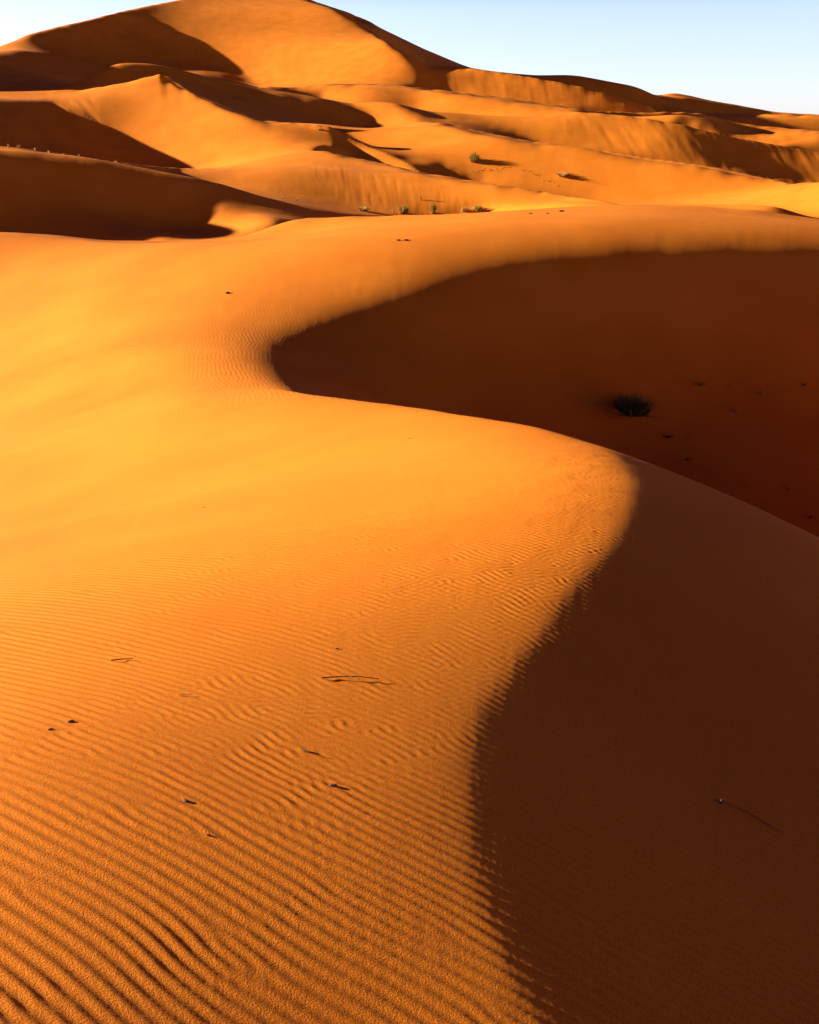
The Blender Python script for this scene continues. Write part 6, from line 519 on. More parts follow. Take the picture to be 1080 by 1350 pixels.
-4,-4,16.5,1,1,4.5,-1,0,1,0,1,8.5,1,1,15.5,-1,0,-1,5.5,1,0,-4,18.5,4,16.5,1,11.5,-1,11.5,-1,6.5,-1,-4,-2,-1,0,-6,0,5,10.5,4,0,0,6,0,6,5.5,-1,3.5,1,0,0,4,0,0,-4,13.5,-5,
5.5,-1,0,-3,-1,1,11.5,-1,-1,-4,8.5,-1,8.5,-5,9.5,-5,-5,-4,4.5,1,5.5,-1,3.5,1,4.5,1,10.5,1,11.5,-1,7.5,-4,13.5,-6,0,5,19.5,1,9.5,-1,0,-1,3.5,1,5.5,1,3.5,-1,4.5,2,2,3.5,-7,
8.5,-4,13.5,1,7.5,4,0,-4,-6,3.5,-1,0,1,13.5,-1,-1,1,2,1,5.5,4,4,0,0,1,0,0,5,18.5,-5,8.5,-4,-5,-5,-5,-4,3.5,1,5.5,-1,20.5,-1,0,0,-1,7.5,-1,3.5,1,5.5,-4,13.5,4,17.5,-1,
14.5,-1,3.5,1,1,0,-1,0,0,2,1,0,-1,3.5,1,7.5,4,13.5,4,11.5,1,0,0,4,0,-4,-5,4,3.5,-1,6.5,-5,0,-7,4.5,2,1,0,1,7.5,5,4,4.5,1,19.5,-5,8.5,-5,-6,-5,-4,10.5,-1,0,1,11.5,1,0,1,
4.5,-1,0,0,-1,7.5,-1,4.5,1,4.5,-5,21.5,1,5.5,-1,9.5,-4,15.5,2,7.5,1,0,0,-1,6.5,4,13.5,4,0,6,8.5,1,12.5,1,7.5,-7,6.5,-2,0,-2,6.5,4,6.5,-1,18.5,-5,8.5,-4,-5,-5,-4,7.5,-1,0,
0,-1,8.5,1,4.5,1,1,7.5,1,8.5,-1,31.5,1,-1,12.5,-7,0,-4,9.5,1,1,0,0,-1,5.5,-1,-1,0,0,-1,10.5,4,10.5,4,6.5,4,16.5,1,3,11.5,1,0,0,1,1,14.5,-2,6,13.5,-4,-7,0,0,-4,-5,18.5,-1,
-1,11.5,1,3.5,1,1,1,16.5,-1,3.5,-1,7.5,-4,33.5,-6,8.5,1,0,0,1,14.5,1,8.5,4,11.5,5,0,4,4.5,5,6.5,-1,9.5,1,-2,0,-1,3.5,-2,-4,-3,6.5,1,15.5,2,-6,0,-5,9.5,-5,0,0,-4,0,-4,-5,
-4,18.5,-1,-1,5.5,-1,-1,4.5,1,3.5,1,1,1,5.5,-1,10.5,-1,3.5,-1,10.5,5,0,0,-5,12.5,-1,20.5,5,5.5,1,0,-1,2,3,2,0,-1,-2,-2,1,1,0,1,14.5,4,12.5,4,7,5,5.5,-3,16.5,6,9.5,-4,3.5,
-7,7.5,-5,6.5,-4,9.5,-4,26.5,-1,-1,5.5,-1,0,1,0,0,1,0,0,1,1,1,5.5,1,-1,10.5,-1,0,-1,15.5,-6,11.5,-1,3.5,-1,5.5,-1,3,9.5,4,4,8.5,5,5,4,0,0,-5,15.5,4,4,15.5,4,4,13.5,-6,
9.5,5,9.5,-4,3.5,-7,4.5,-4,22.5,-6,24.5,-1,3.5,-1,6.5,1,3.5,1,1,1,4.5,1,-1,0,1,0,0,-1,-1,0,1,1,0,-1,0,-1,0,1,3.5,-7,9.5,-4,3.5,-5,7.5,-1,6.5,-1,40.5,4,4,6,0,6,0,4,5.5,-7,
7.5,5,5.5,5,6.5,4,20.5,5,9.5,-7,3.5,-4,9.5,-5,9.5,-5,22.5,-1,6.5,-1,16.5,1,-1,0,1,0,0,-1,-1,0,0,1,0,-1,21.5,-6,0,0,4,26.5,4,7.5,5,21.5,6,5.5,5,0,-4,7.5,5,0,4,0,-7,-5,5,
6.5,4,12.5,6,7.5,5,9.5,-4,3.5,-5,6.5,4,12.5,-5,22.5,-1,3.5,-1,0,-1,17.5,1,-1,0,1,-1,7.5,-1,7.5,-4,0,6,6.5,4,4.5,-4,0,5,5,14.5,4,10.5,4,6.5,6,21.5,5,3.5,4,0,4,0,6,6.5,-4,
-4,0,0,4,4.5,4,9.5,4,14.5,5,4,5,24.5,-5,3.5,4,5.5,-5,22.5,-2,0,1,0,-1,12.5,1,1,1,12.5,-1,-1,0,-1,-1,3.5,-1,3.5,-5,0,6,6.5,5,4.5,-4,0,0,4,32.5,6,0,0,-4,16.5,5,0,8,3.5,5,0,
4,0,6,0,-5,-4,3.5,-4,-4,33.5,6,5.5,-5,13.5,-5,5.5,-6,0,0,-5,5,5.5,-4,3.5,-4,16.5,-1,5.5,-1,10.5,1,1,5.5,-1,9.5,-1,0,-2,-2,21.5,-5,-6,15.5,4,0,4,20.5,-4,5.5,4,4,18.5,4,5,
0,-4,21.5,-6,12.5,-5,-7,3.5,6,5.5,7,5.5,-4,0,-4,0,0,-5,0,0,11,11.5,7,6.5,-4,-6,0,-5,12.5,1,0,-1,5.5,-1,0,0,-1,12.5,1,0,-1,0,-1,5.5,1,3.5,-5,0,0,-4,19.5,-4,-4,6.5,-4,37.5,
5,5,4,20.5,-4,21.5,-6,-4,9.5,4,5,17.5,-4,19.5,4,10.5,-4,-4,10.5,1,0,0,1,1,0,-1,0,-1,15.5,1,3.5,-1,3.5,5,4.5,-5,-7,-5,0,-5,22.5,7,4.5,-4,10.5,5,13.5,-5,3.5,4,0,-4,6.5,5,5,
5,10.5,7,4.5,-4,4.5,-4,23.5,-4,11.5,-4,5.5,7,3.5,-7,21.5,-5,3.5,4,7.5,-4,0,-5,0,-6,10.5,1,1,0,1,1,0,-1,4.5,-1,-1,6.5,1,1,1,0,0,1,4.5,-1,0,0,7,8.5,-5,15.5,5,6.5,6,4.5,-4,
8.5,5,0,9,10.5,4,0,0,-5,3.5,6,0,-5,7.5,4,5,8.5,5,0,4,44.5,-5,-7,-5,0,4,7,11.5,-5,4.5,-4,14.5,4,7.5,-7,0,-10,0,-5,10.5,1,0,1,1,8.5,-1,0,1,3.5,1,1,4.5,1,0,-2,11.5,-4,0,0,
-5,6.5,-5,5.5,5,0,0,4,33.5,4,4.5,7,0,0,-5,-4,3.5,-4,-4,3.5,4,8.5,4,5.5,-4,31.5,6,10.5,-4,-4,13.5,-4,17.5,-6,24.5,1,0,1,1,4.5,-1,14.5,1,1,0,-4,10.5,-4,-7,-4,0,-5,12.5,5,
8.5,4,5,31.5,5,0,0,-5,5.5,-4,14.5,4,22.5,-4,8.5,4,3.5,5,15.5,5,3.5,-4,5.5,-4,15.5,-4,3.5,5,22.5,1,3.5,1,6.5,-1,20.5,8,8.5,-5,6.5,-4,7.5,-4,23.5,7,16.5,4,0,-5,6.5,-5,17.5,
-4,27.5,4,7.5,7,7.5,-4,9.5,-5,3.5,-4,3.5,-4,23.5,-5,0,-8,0,-4,10.5,1,3.5,1,7.5,-1,17.5,4,0,5,0,4,6.5,-5,6.5,-5,7.5,-4,21.5,4,0,4,18.5,-4,6.5,-5,12.5,4,5,0,0,-4,-7,0,-7,
25.5,4,7.5,6,0,0,-4,4.5,-4,0,-4,4.5,4,0,0,-5,3.5,-4,3.5,-5,0,0,4,9.5,-4,-6,9.5,-5,0,-8,0,-4,10.5,1,1,0,1,0,0,-1,9.5,1,24.5,-5,20.5,4,0,4,28.5,-5,5.5,-5,5.5,-4,8.5,5,0,5,
0,4,6.5,-4,-4,18.5,4,16.5,-6,0,-6,8.5,4,7,7.5,-5,17.5,-4,23.5,-4,1,1,1,0,-1,0,-1,4.5,-1,5.5,4,4,22.5,-5,6.5,-5,4.5,4,-4,25.5,4,18.5,-4,14.5,5,45.5,5,21.5,-5,41.5,-4,1,1,
0,0,-1,-1,0,0,1,0,0,3,6,17.5,4,0,8,0,4,19.5,-5,9.5,5,21.5,-5,29.5,7,5.5,-5,0,-7,13.5,-4,-5,-5,0,-4,7.5,-7,-5,12.5,-7,17.5,-5,11.5,-5,15.5,-5,0,-7,11.5,-4,1,3.5,-1,-1,0,0,
1,3.5,6,17.5,4,0,8,0,4,19.5,-4,9.5,9,21.5,-5,11.5,-4,0,-7,-5,14.5,7,0,5,3.5,-6,0,-7,13.5,-4,-4,-4,0,-6,-4,6.5,-4,8.5,5,0,0,-7,0,-7,9.5,5,7.5,-4,29.5,-4,0,-5,9.5,-4,1,1,0,
0,-1,0,-1,6.5,4,24.5,-6,13.5,4,5.5,-5,4.5,5,9.5,-5,-7,-4,0,0,4,3.5,5,12.5,4,4.5,-4,0,-6,39.5,-4,-5,-5,12.5,4,7,5,0,0,-5,3.5,-5,7.5,4,37.5,-4,0,-4,10.5,1,3.5,2,2,7.5,4,
24.5,-4,9.5,5,9.5,-4,15.5,-4,3.5,5,17.5,-5,12.5,4,5,17.5,4,29.5,4,5.5,-6,0,-6,27.5,-7,15.5,-5,0,-4,0,-4,10.5,1,3.5,7,5.5,4,0,7,19.5,6,5.5,-4,6.5,-4,0,0,6,3.5,6,9.5,4,0,4,
9.5,-4,3.5,6,7.5,4,9.5,-6,12.5,5,5,4,0,0,5,4,8.5,-7,3.5,6,5,22.5,4,0,-4,5.5,-4,31.5,-5,-4,0,0,-4,13.5,-4,3.5,-4,10.5,1,0,0,5,7,5.5,4,0,7,13.5,-4,10.5,-4,-4,9.5,6,3.5,9,0,
0,-6,6.5,4,0,5,4,16.5,6,13.5,-6,5.5,-4,10.5,4,5,5,4,5.5,-5,0,-4,0,-4,0,5,4,10.5,4,3.5,-4,7.5,4,0,-6,-4,4.5,-4,13.5,4,4,20.5,-5,13.5,-4,0,-4,43.5,4,6.5,-4,9.5,4,13.5,4,
23.5,4,9.5,-5,0,4,3.5,-4,9.5,4,5,5,7.5,-4,3.5,-5,6.5,-4,-4,13.5,5,5.5,-6,8.5,4,5,5.5,4,0,5,0,6,5,11.5,4,9.5,-4,4.5,5,0,4,4,5.5,-4,0,-4,29.5,4,0,0,4,4,8.5,5,6,4,0,0,-4,0,
-4,23.5,4,10.5,-4,-7,6.5,6,4.5,4,11.5,5,3.5,-4,6.5,4,6,0,5,5,4,9.5,-4,21.5,5,15.5,5,4,10.5,5,4,10.5,4,4,7.5,-4,-6,-5,30.5,5,8,5.5,4,0,7,5.5,5,0,5,0,6,8.5,5,5,3.5,-5,0,-4,
4.5,5,8.5,7,0,5,7.5,4,0,0,4,6,14.5,5,15.5,4,6,0,0,-4,-5,7.5,5,0,5,5,4,7.5,-4,5.5,6,3.5,-5,15.5,5,13.5,6,9.5,6,9.5,-4,3.5,5,7.5,-6,-5,8.5,6,0,4,21.5,5,8,5.5,4,0,7,5.5,5,0,
5,10.5,4,4,3.5,-5,0,-4,4.5,4,8.5,7,9.5,4,18.5,4,4.5,4,14.5,-4,-5,7.5,4,0,5,5,4,7.5,-4,5.5,6,0,0,-4,-8,0,-6,13.5,5,4.5,-4,-5,-4,6.5,6,0,6,5.5,5,0,6,13.5,5,0,4,12.5,4,7,0,
6,0,7,4,3.5,-5,-6,-5,29.5,5,0,4,11.5,4,4.5,-4,5.5,4,30.5,-6,-4,22.5,4,12.5,5,5,5,4,7.5,-4,-4,21.5,4,7,0,4,7.5,-5,29.5,5,5,23.5,-4,-5,-4,29.5,4,3.5,6,14.5,-4,-5,4.5,4,8.5,
5,0,5,11.5,5,44.5,4,5,5,4,7.5,-5,-4,22.5,4,0,4,38.5,5,5,5.5,-4,16.5,-4,-5,-4,15.5,8,5.5,5,0,6,0,7,6.5,4,4,3.5,-4,16.5,5,22.5,4,5.5,-4,7.5,-4,4,5,29.5,4,4,4,4,6.5,-6,5.5,
6,3.5,-8,0,-5,21.5,-6,0,-5,5.5,9,0,4,6.5,4,4,4,28.5,6,0,4,4.5,-4,-4,16.5,8,5.5,5,0,6,0,7,5.5,4,5,4,3.5,-4,16.5,5,3.5,-4,0,0,4,13.5,-4,7.5,-5,0,-5,5.5,-7,0,6,3.5,6,26.5,4,
4,5,5,5,4.5,-5,0,-5,3.5,4,3.5,-8,0,-5,11.5,6,0,6,4,6.5,-7,0,-4,5.5,5,0,6,5.5,4,4,4,4,16.5,-5,-4,8.5,4,3.5,5,4.5,-4,-4,47.5,4,5,6.5,4,3.5,-4,6.5,4,9.5,-4,3.5,-4,3.5,-6,
5.5,4,7.5,5,20.5,-4,-4,5.5,4,5,6,0,5,27.5,5,6,5,13.5,4,0,0,4,5,39.5,4,4.5,-4,-4,65.5,4,5,13.5,-5,-4,0,-4,-5,13.5,4,11.5,4,4,7.5,-5,-5,-4,4.5,4,31.5,5,5,4,5.5,-4,-4,6.5,5,
0,6,4,37.5,5,6,5,23.5,7,5.5,4,0,8,0,6,38.5,4,5,11.5,5,7.5,-5,-5,10.5,4,19.5,-4,0,-6,-5,4.5,4,9.5,-7,5.5,-5,0,-8,0,-4,11.5,5,5,4,5.5,-6,0,-6,38.5,4,4,7.5,4,4,24.5,-4,-4,
10.5,4,7,14.5,5,0,7,7,0,0,7,4,0,5,26.5,-5,-5,11.5,4,10.5,4,5,35.5,4,5,5,320.5,-4,-4,28.5,5,5,5.5,4,25.5,-5,-5,-4,82.5,4,33.5,4,4,264.5,-4,-4,10.5,7,7,19.5,5,5,5,22.5,-5,
4.5,-4,6.5,-5,-5,76.5,5,4,23.5,-5,-6,-6,-5,5.5,4,4,264.5,-4,-4,27.5,4,5,5,26.5,-5,0,4,4,86.5,5,4,10.5,4,20.5,5,5,5,4,263.5,-4,-5,10.5,6,7,14.5,5,0,5,9,26.5,-5,0,5,6,4.5,
-6,-5,6.5,-4,4.5,4,44.5,5,0,5,6,0,5,18.5,5,4,0,0,6,5,6.5,4,4,10.5,-5,0,-6,-6,0,-6,3.5,5,6,6,5,263.5,-4,-5,14.5,4,12.5,5,6,4,26.5,-4,7.5,-4,12.5,4,68.5,5,4,0,0,5,4,19.5,
-4,-5,-5,-4,3.5,4,4,3.5,4,262.5,-5,-5,10.5,6,7,0,0,4,4,40.5,-4,0,5,5,17.5,4,16.5,4,3.5,-4,23.5,4,0,4,21.5,4,4,9.5,-4,4.5,5,5,14.5,4,0,4,4,0,4,4.5,-4,273.5,4,4,11.5,4,5,5,
4,25.5,-4,0,4,4,14.5,-4,23.5,-5,-4,23.5,5,4,4,20.5,4,4,14.5,4,4,7.5,-4,-4,9.5,5,5,4.5,-4,72.5,-4,23.5,-4,160.5,-6,-6,10.5,6,7,0,0,4,4,7.5,-4,0,0,6,0,6,5,0,5,0,0,-4,-4,-4,
21.5,4,0,0,-5,32.5,5,7,0,0,-6,-5,46.5,4,5,11.5,-5,10.5,-7,0,-5,-5,0,-4,0,0,5,0,5,4,0,5,4.5,-4,-4,272.5,4,15.5,4,4,0,0,-4,-4,-4,-4,23.5,-4,32.5,5,61.5,5,0,-4,4.5,4,10.5,
-4,-4,3.5,4,4,7.5,-4,-4,13.5,-4,-4,173.5,-4,0,5,65.5,-4,-5,10.5,6,6,15.5,5,5,5,4,4.5,-4,-4,-4,20.5,6,5,38.5,-6,-5,46.5,7,4,0,4,0,0,4,0,-5,0,5,5.5,5,6,5,5.5,-6,0,-5,-4,
14.5,-5,-5,13.5,-4,-4,241.5,-4,-4,77.5,4,42.5,-4,21.5,-5,-4,4.5,4,7.5,4,25.5,4,4,18.5,-4,-4,-4,-4,112.5,4,128.5,-4,10.5,6,6,67.5,-4,8.5,5,5,4.5,6,3.5,-5,-4,20.5,-5,-4,
16.5,-6,0,-6,-6,0,-4,0,0,4,4,6.5,-4,-4,4.5,4,0,5,4,4,4,0,5,0,0,-5,9.5,7,6,0,7,5.5,-6,-4,11.5,-4,-5,-5,-4,108.5,4,3.5,4,175.5,-4,30.5,4,12.5,4,3.5,6,3.5,-4,-4,20.5,-4,-4,
20.5,-4,11.5,-5,5.5,4,41.5,-4,-5,-5,-5,112.5,5,139.5,6,6,34.5,-4,30.5,5,10.5,4,5.5,8,43.5,-4,0,0,-7,-4,3.5,5,5,0,0,4,4,7.5,4,4,17.5,6,0,0,6,5,19.5,-4,-5,-5,-5,112.5,4,
174.5,-4,-5,30.5,4,16.5,5,44.5,-4,-4,17.5,4,5,4,3.5,4,5,4,4.5,-5,-5,14.5,-5,-5,-5,-5,11.5,-4,-5,-6,-5,-4,13.5,1,98.5,-4,175.5,-4,27.5,5,26.5,-4,-5,22.5,4,4,6.5,-4,-4,
14.5,7,7,6.5,5,5,4,3.5,6,6,0,6,0,0,-7,-4,-5,-5,4.5,4,7.5,-5,0,-6,-6,0,-6,11.5,-5,-5,-5,-4,15.5,-1,228.5,5,41.5,-4,39.5,-4,16.5,-4,-5,27.5,-4,3.5,-4,14.5,4,4,8.5,5,4,41.5,
-4,-5,-5,-4,240.5,-1,0,0,4,4,33.5,-4,-4,8.5,-5,37.5,-5,16.5,-5,-5,5.5,-4,-4,15.5,7,3.5,-4,-4,20.5,4,7.5,6,6,0,0,6,0,0,4,3.5,-5,-4,14.5,-5,-5,-5,-4,13.5,-4,-4,94.5,4,0,-5,
110.5,-4,36.5,-1,20.5,-4,13.5,-4,-4,37.5,4,0,-5,6.5,-5,22.5,-4,-5,-5,3.5,4,5,11.5,4,24.5,5,12.5,4,10.5,-4,23.5,4,4,3.5,-4,20.5,-1,73.5,4,0,-5,3.5,-4,139.5,-1,-1,10.5,7,7,
10.5,-4,-5,13.5,-5,-5,-4,4.5,-5,0,-4,-7,24.5,-6,-4,0,0,4,0,-4,3.5,-4,0,4,-5,0,0,-4,13.5,-6,-6,4.5,-4,-5,-5,3.5,5,15.5,-6,-6,13.5,-4,-4,5.5,5,7.5,8,8,14.5,-5,17.5,6,0,6,
10,0,0,4,5,100.5,-4,15.5,4,127.5,-1,-1,0,0,-1,0,1,17.5,-4,-5,12.5,-4,-5,-5,-5,38.5,-5,5.5,4,-4,8.5,5,4.5,4,14.5,4,5,6.5,4,7.5,-4,14.5,-4,-4,-4,4.5,5,22.5,-4,-5,53.5,-1,
71.5,-5,15.5,5,126.5,-1,-1,-1,0,0,-1,4.5,1,0,0,5,7,10.5,-5,-6,12.5,-5,0,0,-5,0,0,5,5,0,0,-5,-4,23.5,-5,-6,-4,3.5,-4,-4,4.5,4,0,0,-4,12.5,6,4,0,-4,-4,11.5,4,0,0,-5,-7,5.5,
5,20.5,-4,-4,4.5,5,4.5,4,0,0,6,7,4.5,-4,-4,7.5,-4,-5,0,0,4,14.5,5,29.5,-1,10.5,2,66.5,-5,7.5,-4,13.5,4,56.5,4,63.5,-1,-1,3.5,-1,24.5,4,8.5,-5,0,0,-5,5.5,-6,26.5,-4,4.5,
-7,-5,6.5,4,-5,19.5,4,0,0,5,15.5,5,16.5,5,4,0,0,-4,-4,13.5,4,12.5,-4,-4,10.5,-4,8.5,4,0,4,6,4,16.5,-4,9.5,-1,0,1,9.5,1,61.5,-5,-8,-5,6.5,4,-6,133.5,-1,-1,6.5,1,0,0,1,0,0,
1,1,10.5,-5,-6,0,0,4,4,8.5,-5,0,0,-5,4.5,-8,-6,30.5,-6,-10,-6,3.5,4,4,0,0,-6,7.5,4,4.5,-5,6.5,5,0,4,5,10.5,-5,13.5,-4,-4,6.5,6,5,0,0,-4,-4,26.5,-5,10.5,-4,-5,-4,10.5,5,0,
6,6,14.5,-4,17.5,1,7.5,-1,57.5,-7,-11,-6,7.5,-7,7.5,6,17.5,-4,4.5,6,56.5,-4,56.5,1,15.5,-4,13.5,-5,-5,-5,3.5,4,32.5,-8,-12,-5,4.5,5,0,0,-7,7.5,9,4.5,-5,0,-4,-4,9.5,-5,-5,
-4,0,0,8,0,0,-7,12.5,-4,8.5,5,16.5,-4,-4,7.5,-4,8.5,6,5.5,-4,-4,15.5,5,5,98.5,-10,-12,-6,7.5,-7,7.5,11,22.5,4,110.5,1,1,4.5,1,1,3.5,1,1,0,0,-1,17.5,-4,-5,-4,0,0,5,4,3.5,
-7,22.5,4,5.5,-11,-12,-6,7.5,-6,0,-4,0,0,4,0,-5,13,5.5,-5,7.5,4,4,0,0,-5,-4,3.5,5,3.5,-4,0,0,-6,0,-4,5.5,-4,-5,0,0,-6,-5,4.5,4,0,0,-4,15.5,-5,14.5,5,6,5.5,-4,-5,0,0,-6,
112.5,-10,-9,-6,7.5,-6,8.5,-10,3.5,-4,21.5,-5,-5,3.5,-9,6,21.5,-4,27.5,5,56.5,1,1,0,0,1,6.5,1,8.5,1,6.5,-1,0,0,-1,5.5,-5,23.5,4,4,4.5,-10,-5,-7,3.5,-4,0,4,0,-6,7.5,-6,
-11,10.5,-4,4.5,-5,9.5,-5,-8,0,-4,0,-13,11,5.5,-4,15.5,-5,0,-4,-6,6.5,-4,0,-5,8.5,4,4,4.5,-5,6,5.5,-4,-5,-4,49.5,1,64.5,-9,0,-8,5.5,4,0,-5,7.5,-11,-6,25.5,-5,-9,3.5,-15,
6,23.5,-7,-14,6.5,-4,17.5,7,44.5,-1,3.5,-1,3.5,-1,-1,0,0,1,6.5,1,0,0,1,1,13.5,-1,-1,-1,11.5,1,3.5,-1,16.5,4,4,3.5,-4,-8,6,-9,9.5,-7,-6,4.5,-14,-6,8.5,-5,0,0,-4,5.5,-6,-4,
6.5,-4,-6,3.5,-15,0,-9,-8,6.5,-7,-5,6.5,-6,-7,5.5,-9,-16,17.5,5,4,3.5,5,4,7,6.5,-4,0,0,-7,12.5,5,5,24.5,-1,55.5,1,16.5,-4,-9,12,-10,15.5,-15,14,25.5,-6,4.5,-13,24.5,-10,
-16,10.5,4,14.5,-4,51.5,-1,35.5,-1,4.5,1,1,1,4.5,-1,5.5,-1,-1,-1,12.5,-4,-9,18,-11,15.5,-11,27,0,5,6.5,-4,0,0,-5,10.5,4,7.5,-11,-7,7.5,-5,-5,14.5,-11,-12,8.5,4,0,4,14.5,
-5,7.5,-4,-4,42.5,-1,68.5,-4,-10,24,-11,15.5,-11,25,-4,29.5,-10,-9,23.5,-11,-8,71.5,1,0,0,1,9.5,-1,3.5,1,0,0,1,1,13.5,-1,3.5,-1,3.5,1,1,1,0,1,1,1,3.5,-1,0,0,1,5.5,-1,7.5,
1,1,3.5,-4,-11,30,-12,9.5,-5,-4,4.5,-8,23,11.5,-5,7.5,4,5.5,-5,0,-6,0,0,-10,-11,6.5,-5,-7,-4,7.5,-4,-5,5.5,-11,4.5,6,6,-4,-5,0,5,4,5,0,-5,4.5,5,5,22.5,4,4,5.5,6,25.5,1,
20.5,1,41.5,1,9.5,-14,34,-12,15.5,-7,23,-11,18.5,4,6.5,6,3.5,-9,-12,14.5,4,8.5,-11,5,-4,91.5,1,3.5,1,3.5,1,1,0,0,-1,4.5,-1,-1,16.5,1,5.5,-1,8.5,1,1,0,0,-3,-13,42,-13,
15.5,-5,11,-12,18.5,4,3.5,4,0,0,4,3.5,-7,-12,14.5,4,8.5,-11,13,11.5,5,5.5,4,6.5,-5,6,15.5,5,5,0,0,-5,-4,66.5,-1,32.5,-3,-15,45,-14,7.5,-2,8.5,5,-9,22.5,4,0,0,5,3.5,-6,
-10,23.5,-10,16,-5,10.5,4,12.5,-4,10,39.5,1,1,0,0,1,0,1,3.5,-1,-1,6.5,-1,-1,0,0,2,1,5.5,-1,4.5,1,1,1,3.5,-1,-1,0,-1,4.5,-1,4.5,1,1,1,5.5,1,1,4.5,1,9.5,1,1,0,0,-2,-14,49,
-14,7.5,-3,0,0,-1,6.5,-4,9.5,-6,-6,11.5,4,3.5,-5,0,0,-4,-8,6.5,-7,-4,12.5,-4,0,0,-9,18,-6,10.5,4,0,-7,-4,0,4,4,7.5,10,-5,14.5,6,6,0,0,-7,-7,66.5,-1,32.5,-3,-14,51,-16,
7.5,-2,5.5,2,0,-1,-8,0,-5,29.5,-8,23.5,-9,22,-6,9.5,-4,6,13.5,8,-5,38.5,1,1,7.5,1,0,-1,8.5,1,1,7.5,-1,6.5,1,7.5,-1,12.5,-1,10.5,-1,3.5,1,8.5,-3,-13,52,-17,0,0,-4,-4,0,4,
0,-2,0,0,1,0,0,2,0,-1,-11,14,-7,16.5,-1,1,11.5,-8,23.5,-7,24,-5,7.5,5,0,0,7,0,-4,11.5,6,-5,18.5,-5,-5,-4,4.5,-4,84.5,1,8.5,-2,-11,52,-18,7.5,-1,4.5,-1,2,0,0,-13,22,-6,
17.5,1,0,1,7.5,-2,4,-10,23.5,-5,24,-6,9.5,-2,14.5,5,-5,38.5,1,1,0,0,1,1,1,0,0,1,10.5,1,1,7.5,-1,11.5,-1,-1,-1,10.5,1,0,0,-1,-1,-1,10.5,1,0,0,-1,0,1,4.5,-1,-3,-8,51,-19,
7.5,-1,0,0,1,0,-2,4,0,0,-12,16,-10,4.5,4,4,0,5,0,-4,9.5,1,7.5,-3,7,-11,6.5,-6,-7,10.5,1,0,0,-1,0,-5,32,5.5,-5,-5,0,4,0,0,-6,1,-1,3.5,1,3.5,1,3.5,2,-5,14.5,6,6,4.5,-5,-5,
-4,0,-4,-5,-4,27.5,1,1,39.5,-1,23.5,-2,-7,47,-20,7.5,-1,4.5,-3,4,-1,0,-8,24,-7,9.5,-4,7.5,1,9.5,-4,11,-10,23.5,-5,33,-5,10.5,-6,3,-2,3.5,1,7.5,1,-3,26.5,-4,11.5,1,1,14.5,
1,1,10.5,-1,17.5,1,1,4.5,-1,8.5,1,10.5,1,-1,6.5,-1,-3,-7,42,-20,12.5,-3,4,0,0,-6,25,-13,4.5,4,5,6.5,4,4.5,1,6.5,1,0,0,-5,14,-9,18.5,1,0,0,-1,0,-4,33,-7,5.5,-5,4.5,-4,4,
-1,4.5,-1,7.5,-1,15.5,4,6.5,-4,-4,86.5,1,7.5,-1,-3,-5,38,-21,12.5,-3,4,0,0,-5,17,-16,24.5,1,0,0,-5,17,-9,23.5,-5,35,-6,9.5,1,-4,3,4.5,-1,7.5,-1,1,38.5,1,1,4.5,1,9.5,1,0,
0,1,1,0,1,1,3.5,-1,-1,11.5,-1,-1,-1,3.5,1,0,0,-1,9.5,-1,7.5,-1,4.5,1,0,1,1,5.5,-3,-4,33,-21,7.5,1,4.5,-2,4,0,0,-5,14,-15,6.5,6,9,4.5,5,5,4,1,0,-1,0,1,1,0,0,-1,1,0,0,-5,
18,-8,-5,-5,4.5,-6,-4,5.5,1,6.5,-1,-1,0,-5,31,-11,6.5,9,7,0,1,-4,2,0,0,-1,4.5,-1,-1,0,-1,-1,-4,2,10.5,4,5.5,5,5,0,0,-7,-4,14.5,-4,73.5,1,8.5,-2,-3,26,-21,7.5,2,4.5,-2,4,
0,0,-4,12,-11,17.5,-1,5.5,-2,3,0,0,-6,20,-8,23.5,-5,30,-12,10.5,-3,2,8.5,-1,0,-1,0,-3,3,-1,37.5,1,1,9.5,-1,4.5,1,3.5,1,1,1,6.5,-1,10.5,-1,6.5,1,4.5,-1,16.5,1,10.5,-1,-2,
-2,18,-20,7.5,1,4.5,-2,4,1,0,-4,11,-8,5.5,5,6.5,6,0,0,-1,0,-1,5.5,-2,3,0,0,-6,21,-9,7.5,-5,-5,10.5,1,3.5,-5,31,-9,10.5,-1,2,8.5,-2,0,-1,0,-4,2,-2,9.5,4,107.5,-1,-2,0,9,
-18,7.5,1,4.5,-2,4,2,0,-4,9,-6,17.5,-1,1,4.5,-2,4,0,0,-5,22,-9,19.5,1,3.5,-5,27,-9,9.5,1,-2,2,4.5,-1,-1,0,0,-1,0,-1,0,-2,3,-2,37.5,1,1,4.5,1,5.5,-1,-1,3.5,1,0,0,1,1,0,0,
-1,-1,19.5,-1,6.5,-1,6.5,-1,-1,5.5,-1,-1,0,1,3.5,-1,6.5,-1,-1,3,2,-15,7.5,-1,-1,0,1,0,-2,3,2,0,-4,7,-5,4.5,6,0,0,6,10.5,1,4.5,-1,2,0,0,-4,23,-8,-4,-4,6.5,-5,-4,7.5,-1,
5.5,-4,21,-10,3.5,-4,5.5,2,-2,1,1,4.5,-1,1,5.5,-1,2,-2,9.5,4,3.5,4,5,20.5,-6,11.5,1,6.5,1,62.5,-1,-2,3,-8,-11,12.5,-2,3,2,0,-3,6,16.5,1,-1,8.5,1,-2,-5,24,-8,19.5,1,3.5,
-3,11,-14,9.5,1,-2,1,12.5,-1,0,2,37.5,1,15.5,1,10.5,1,5.5,1,1,1,1,13.5,1,11.5,1,0,1,0,-1,-1,10.5,-1,0,-1,-2,3,-14,-5,7.5,-1,-1,3.5,-2,3,3,0,-1,-5,0,-4,5.5,4,0,0,-4,0,0,5,
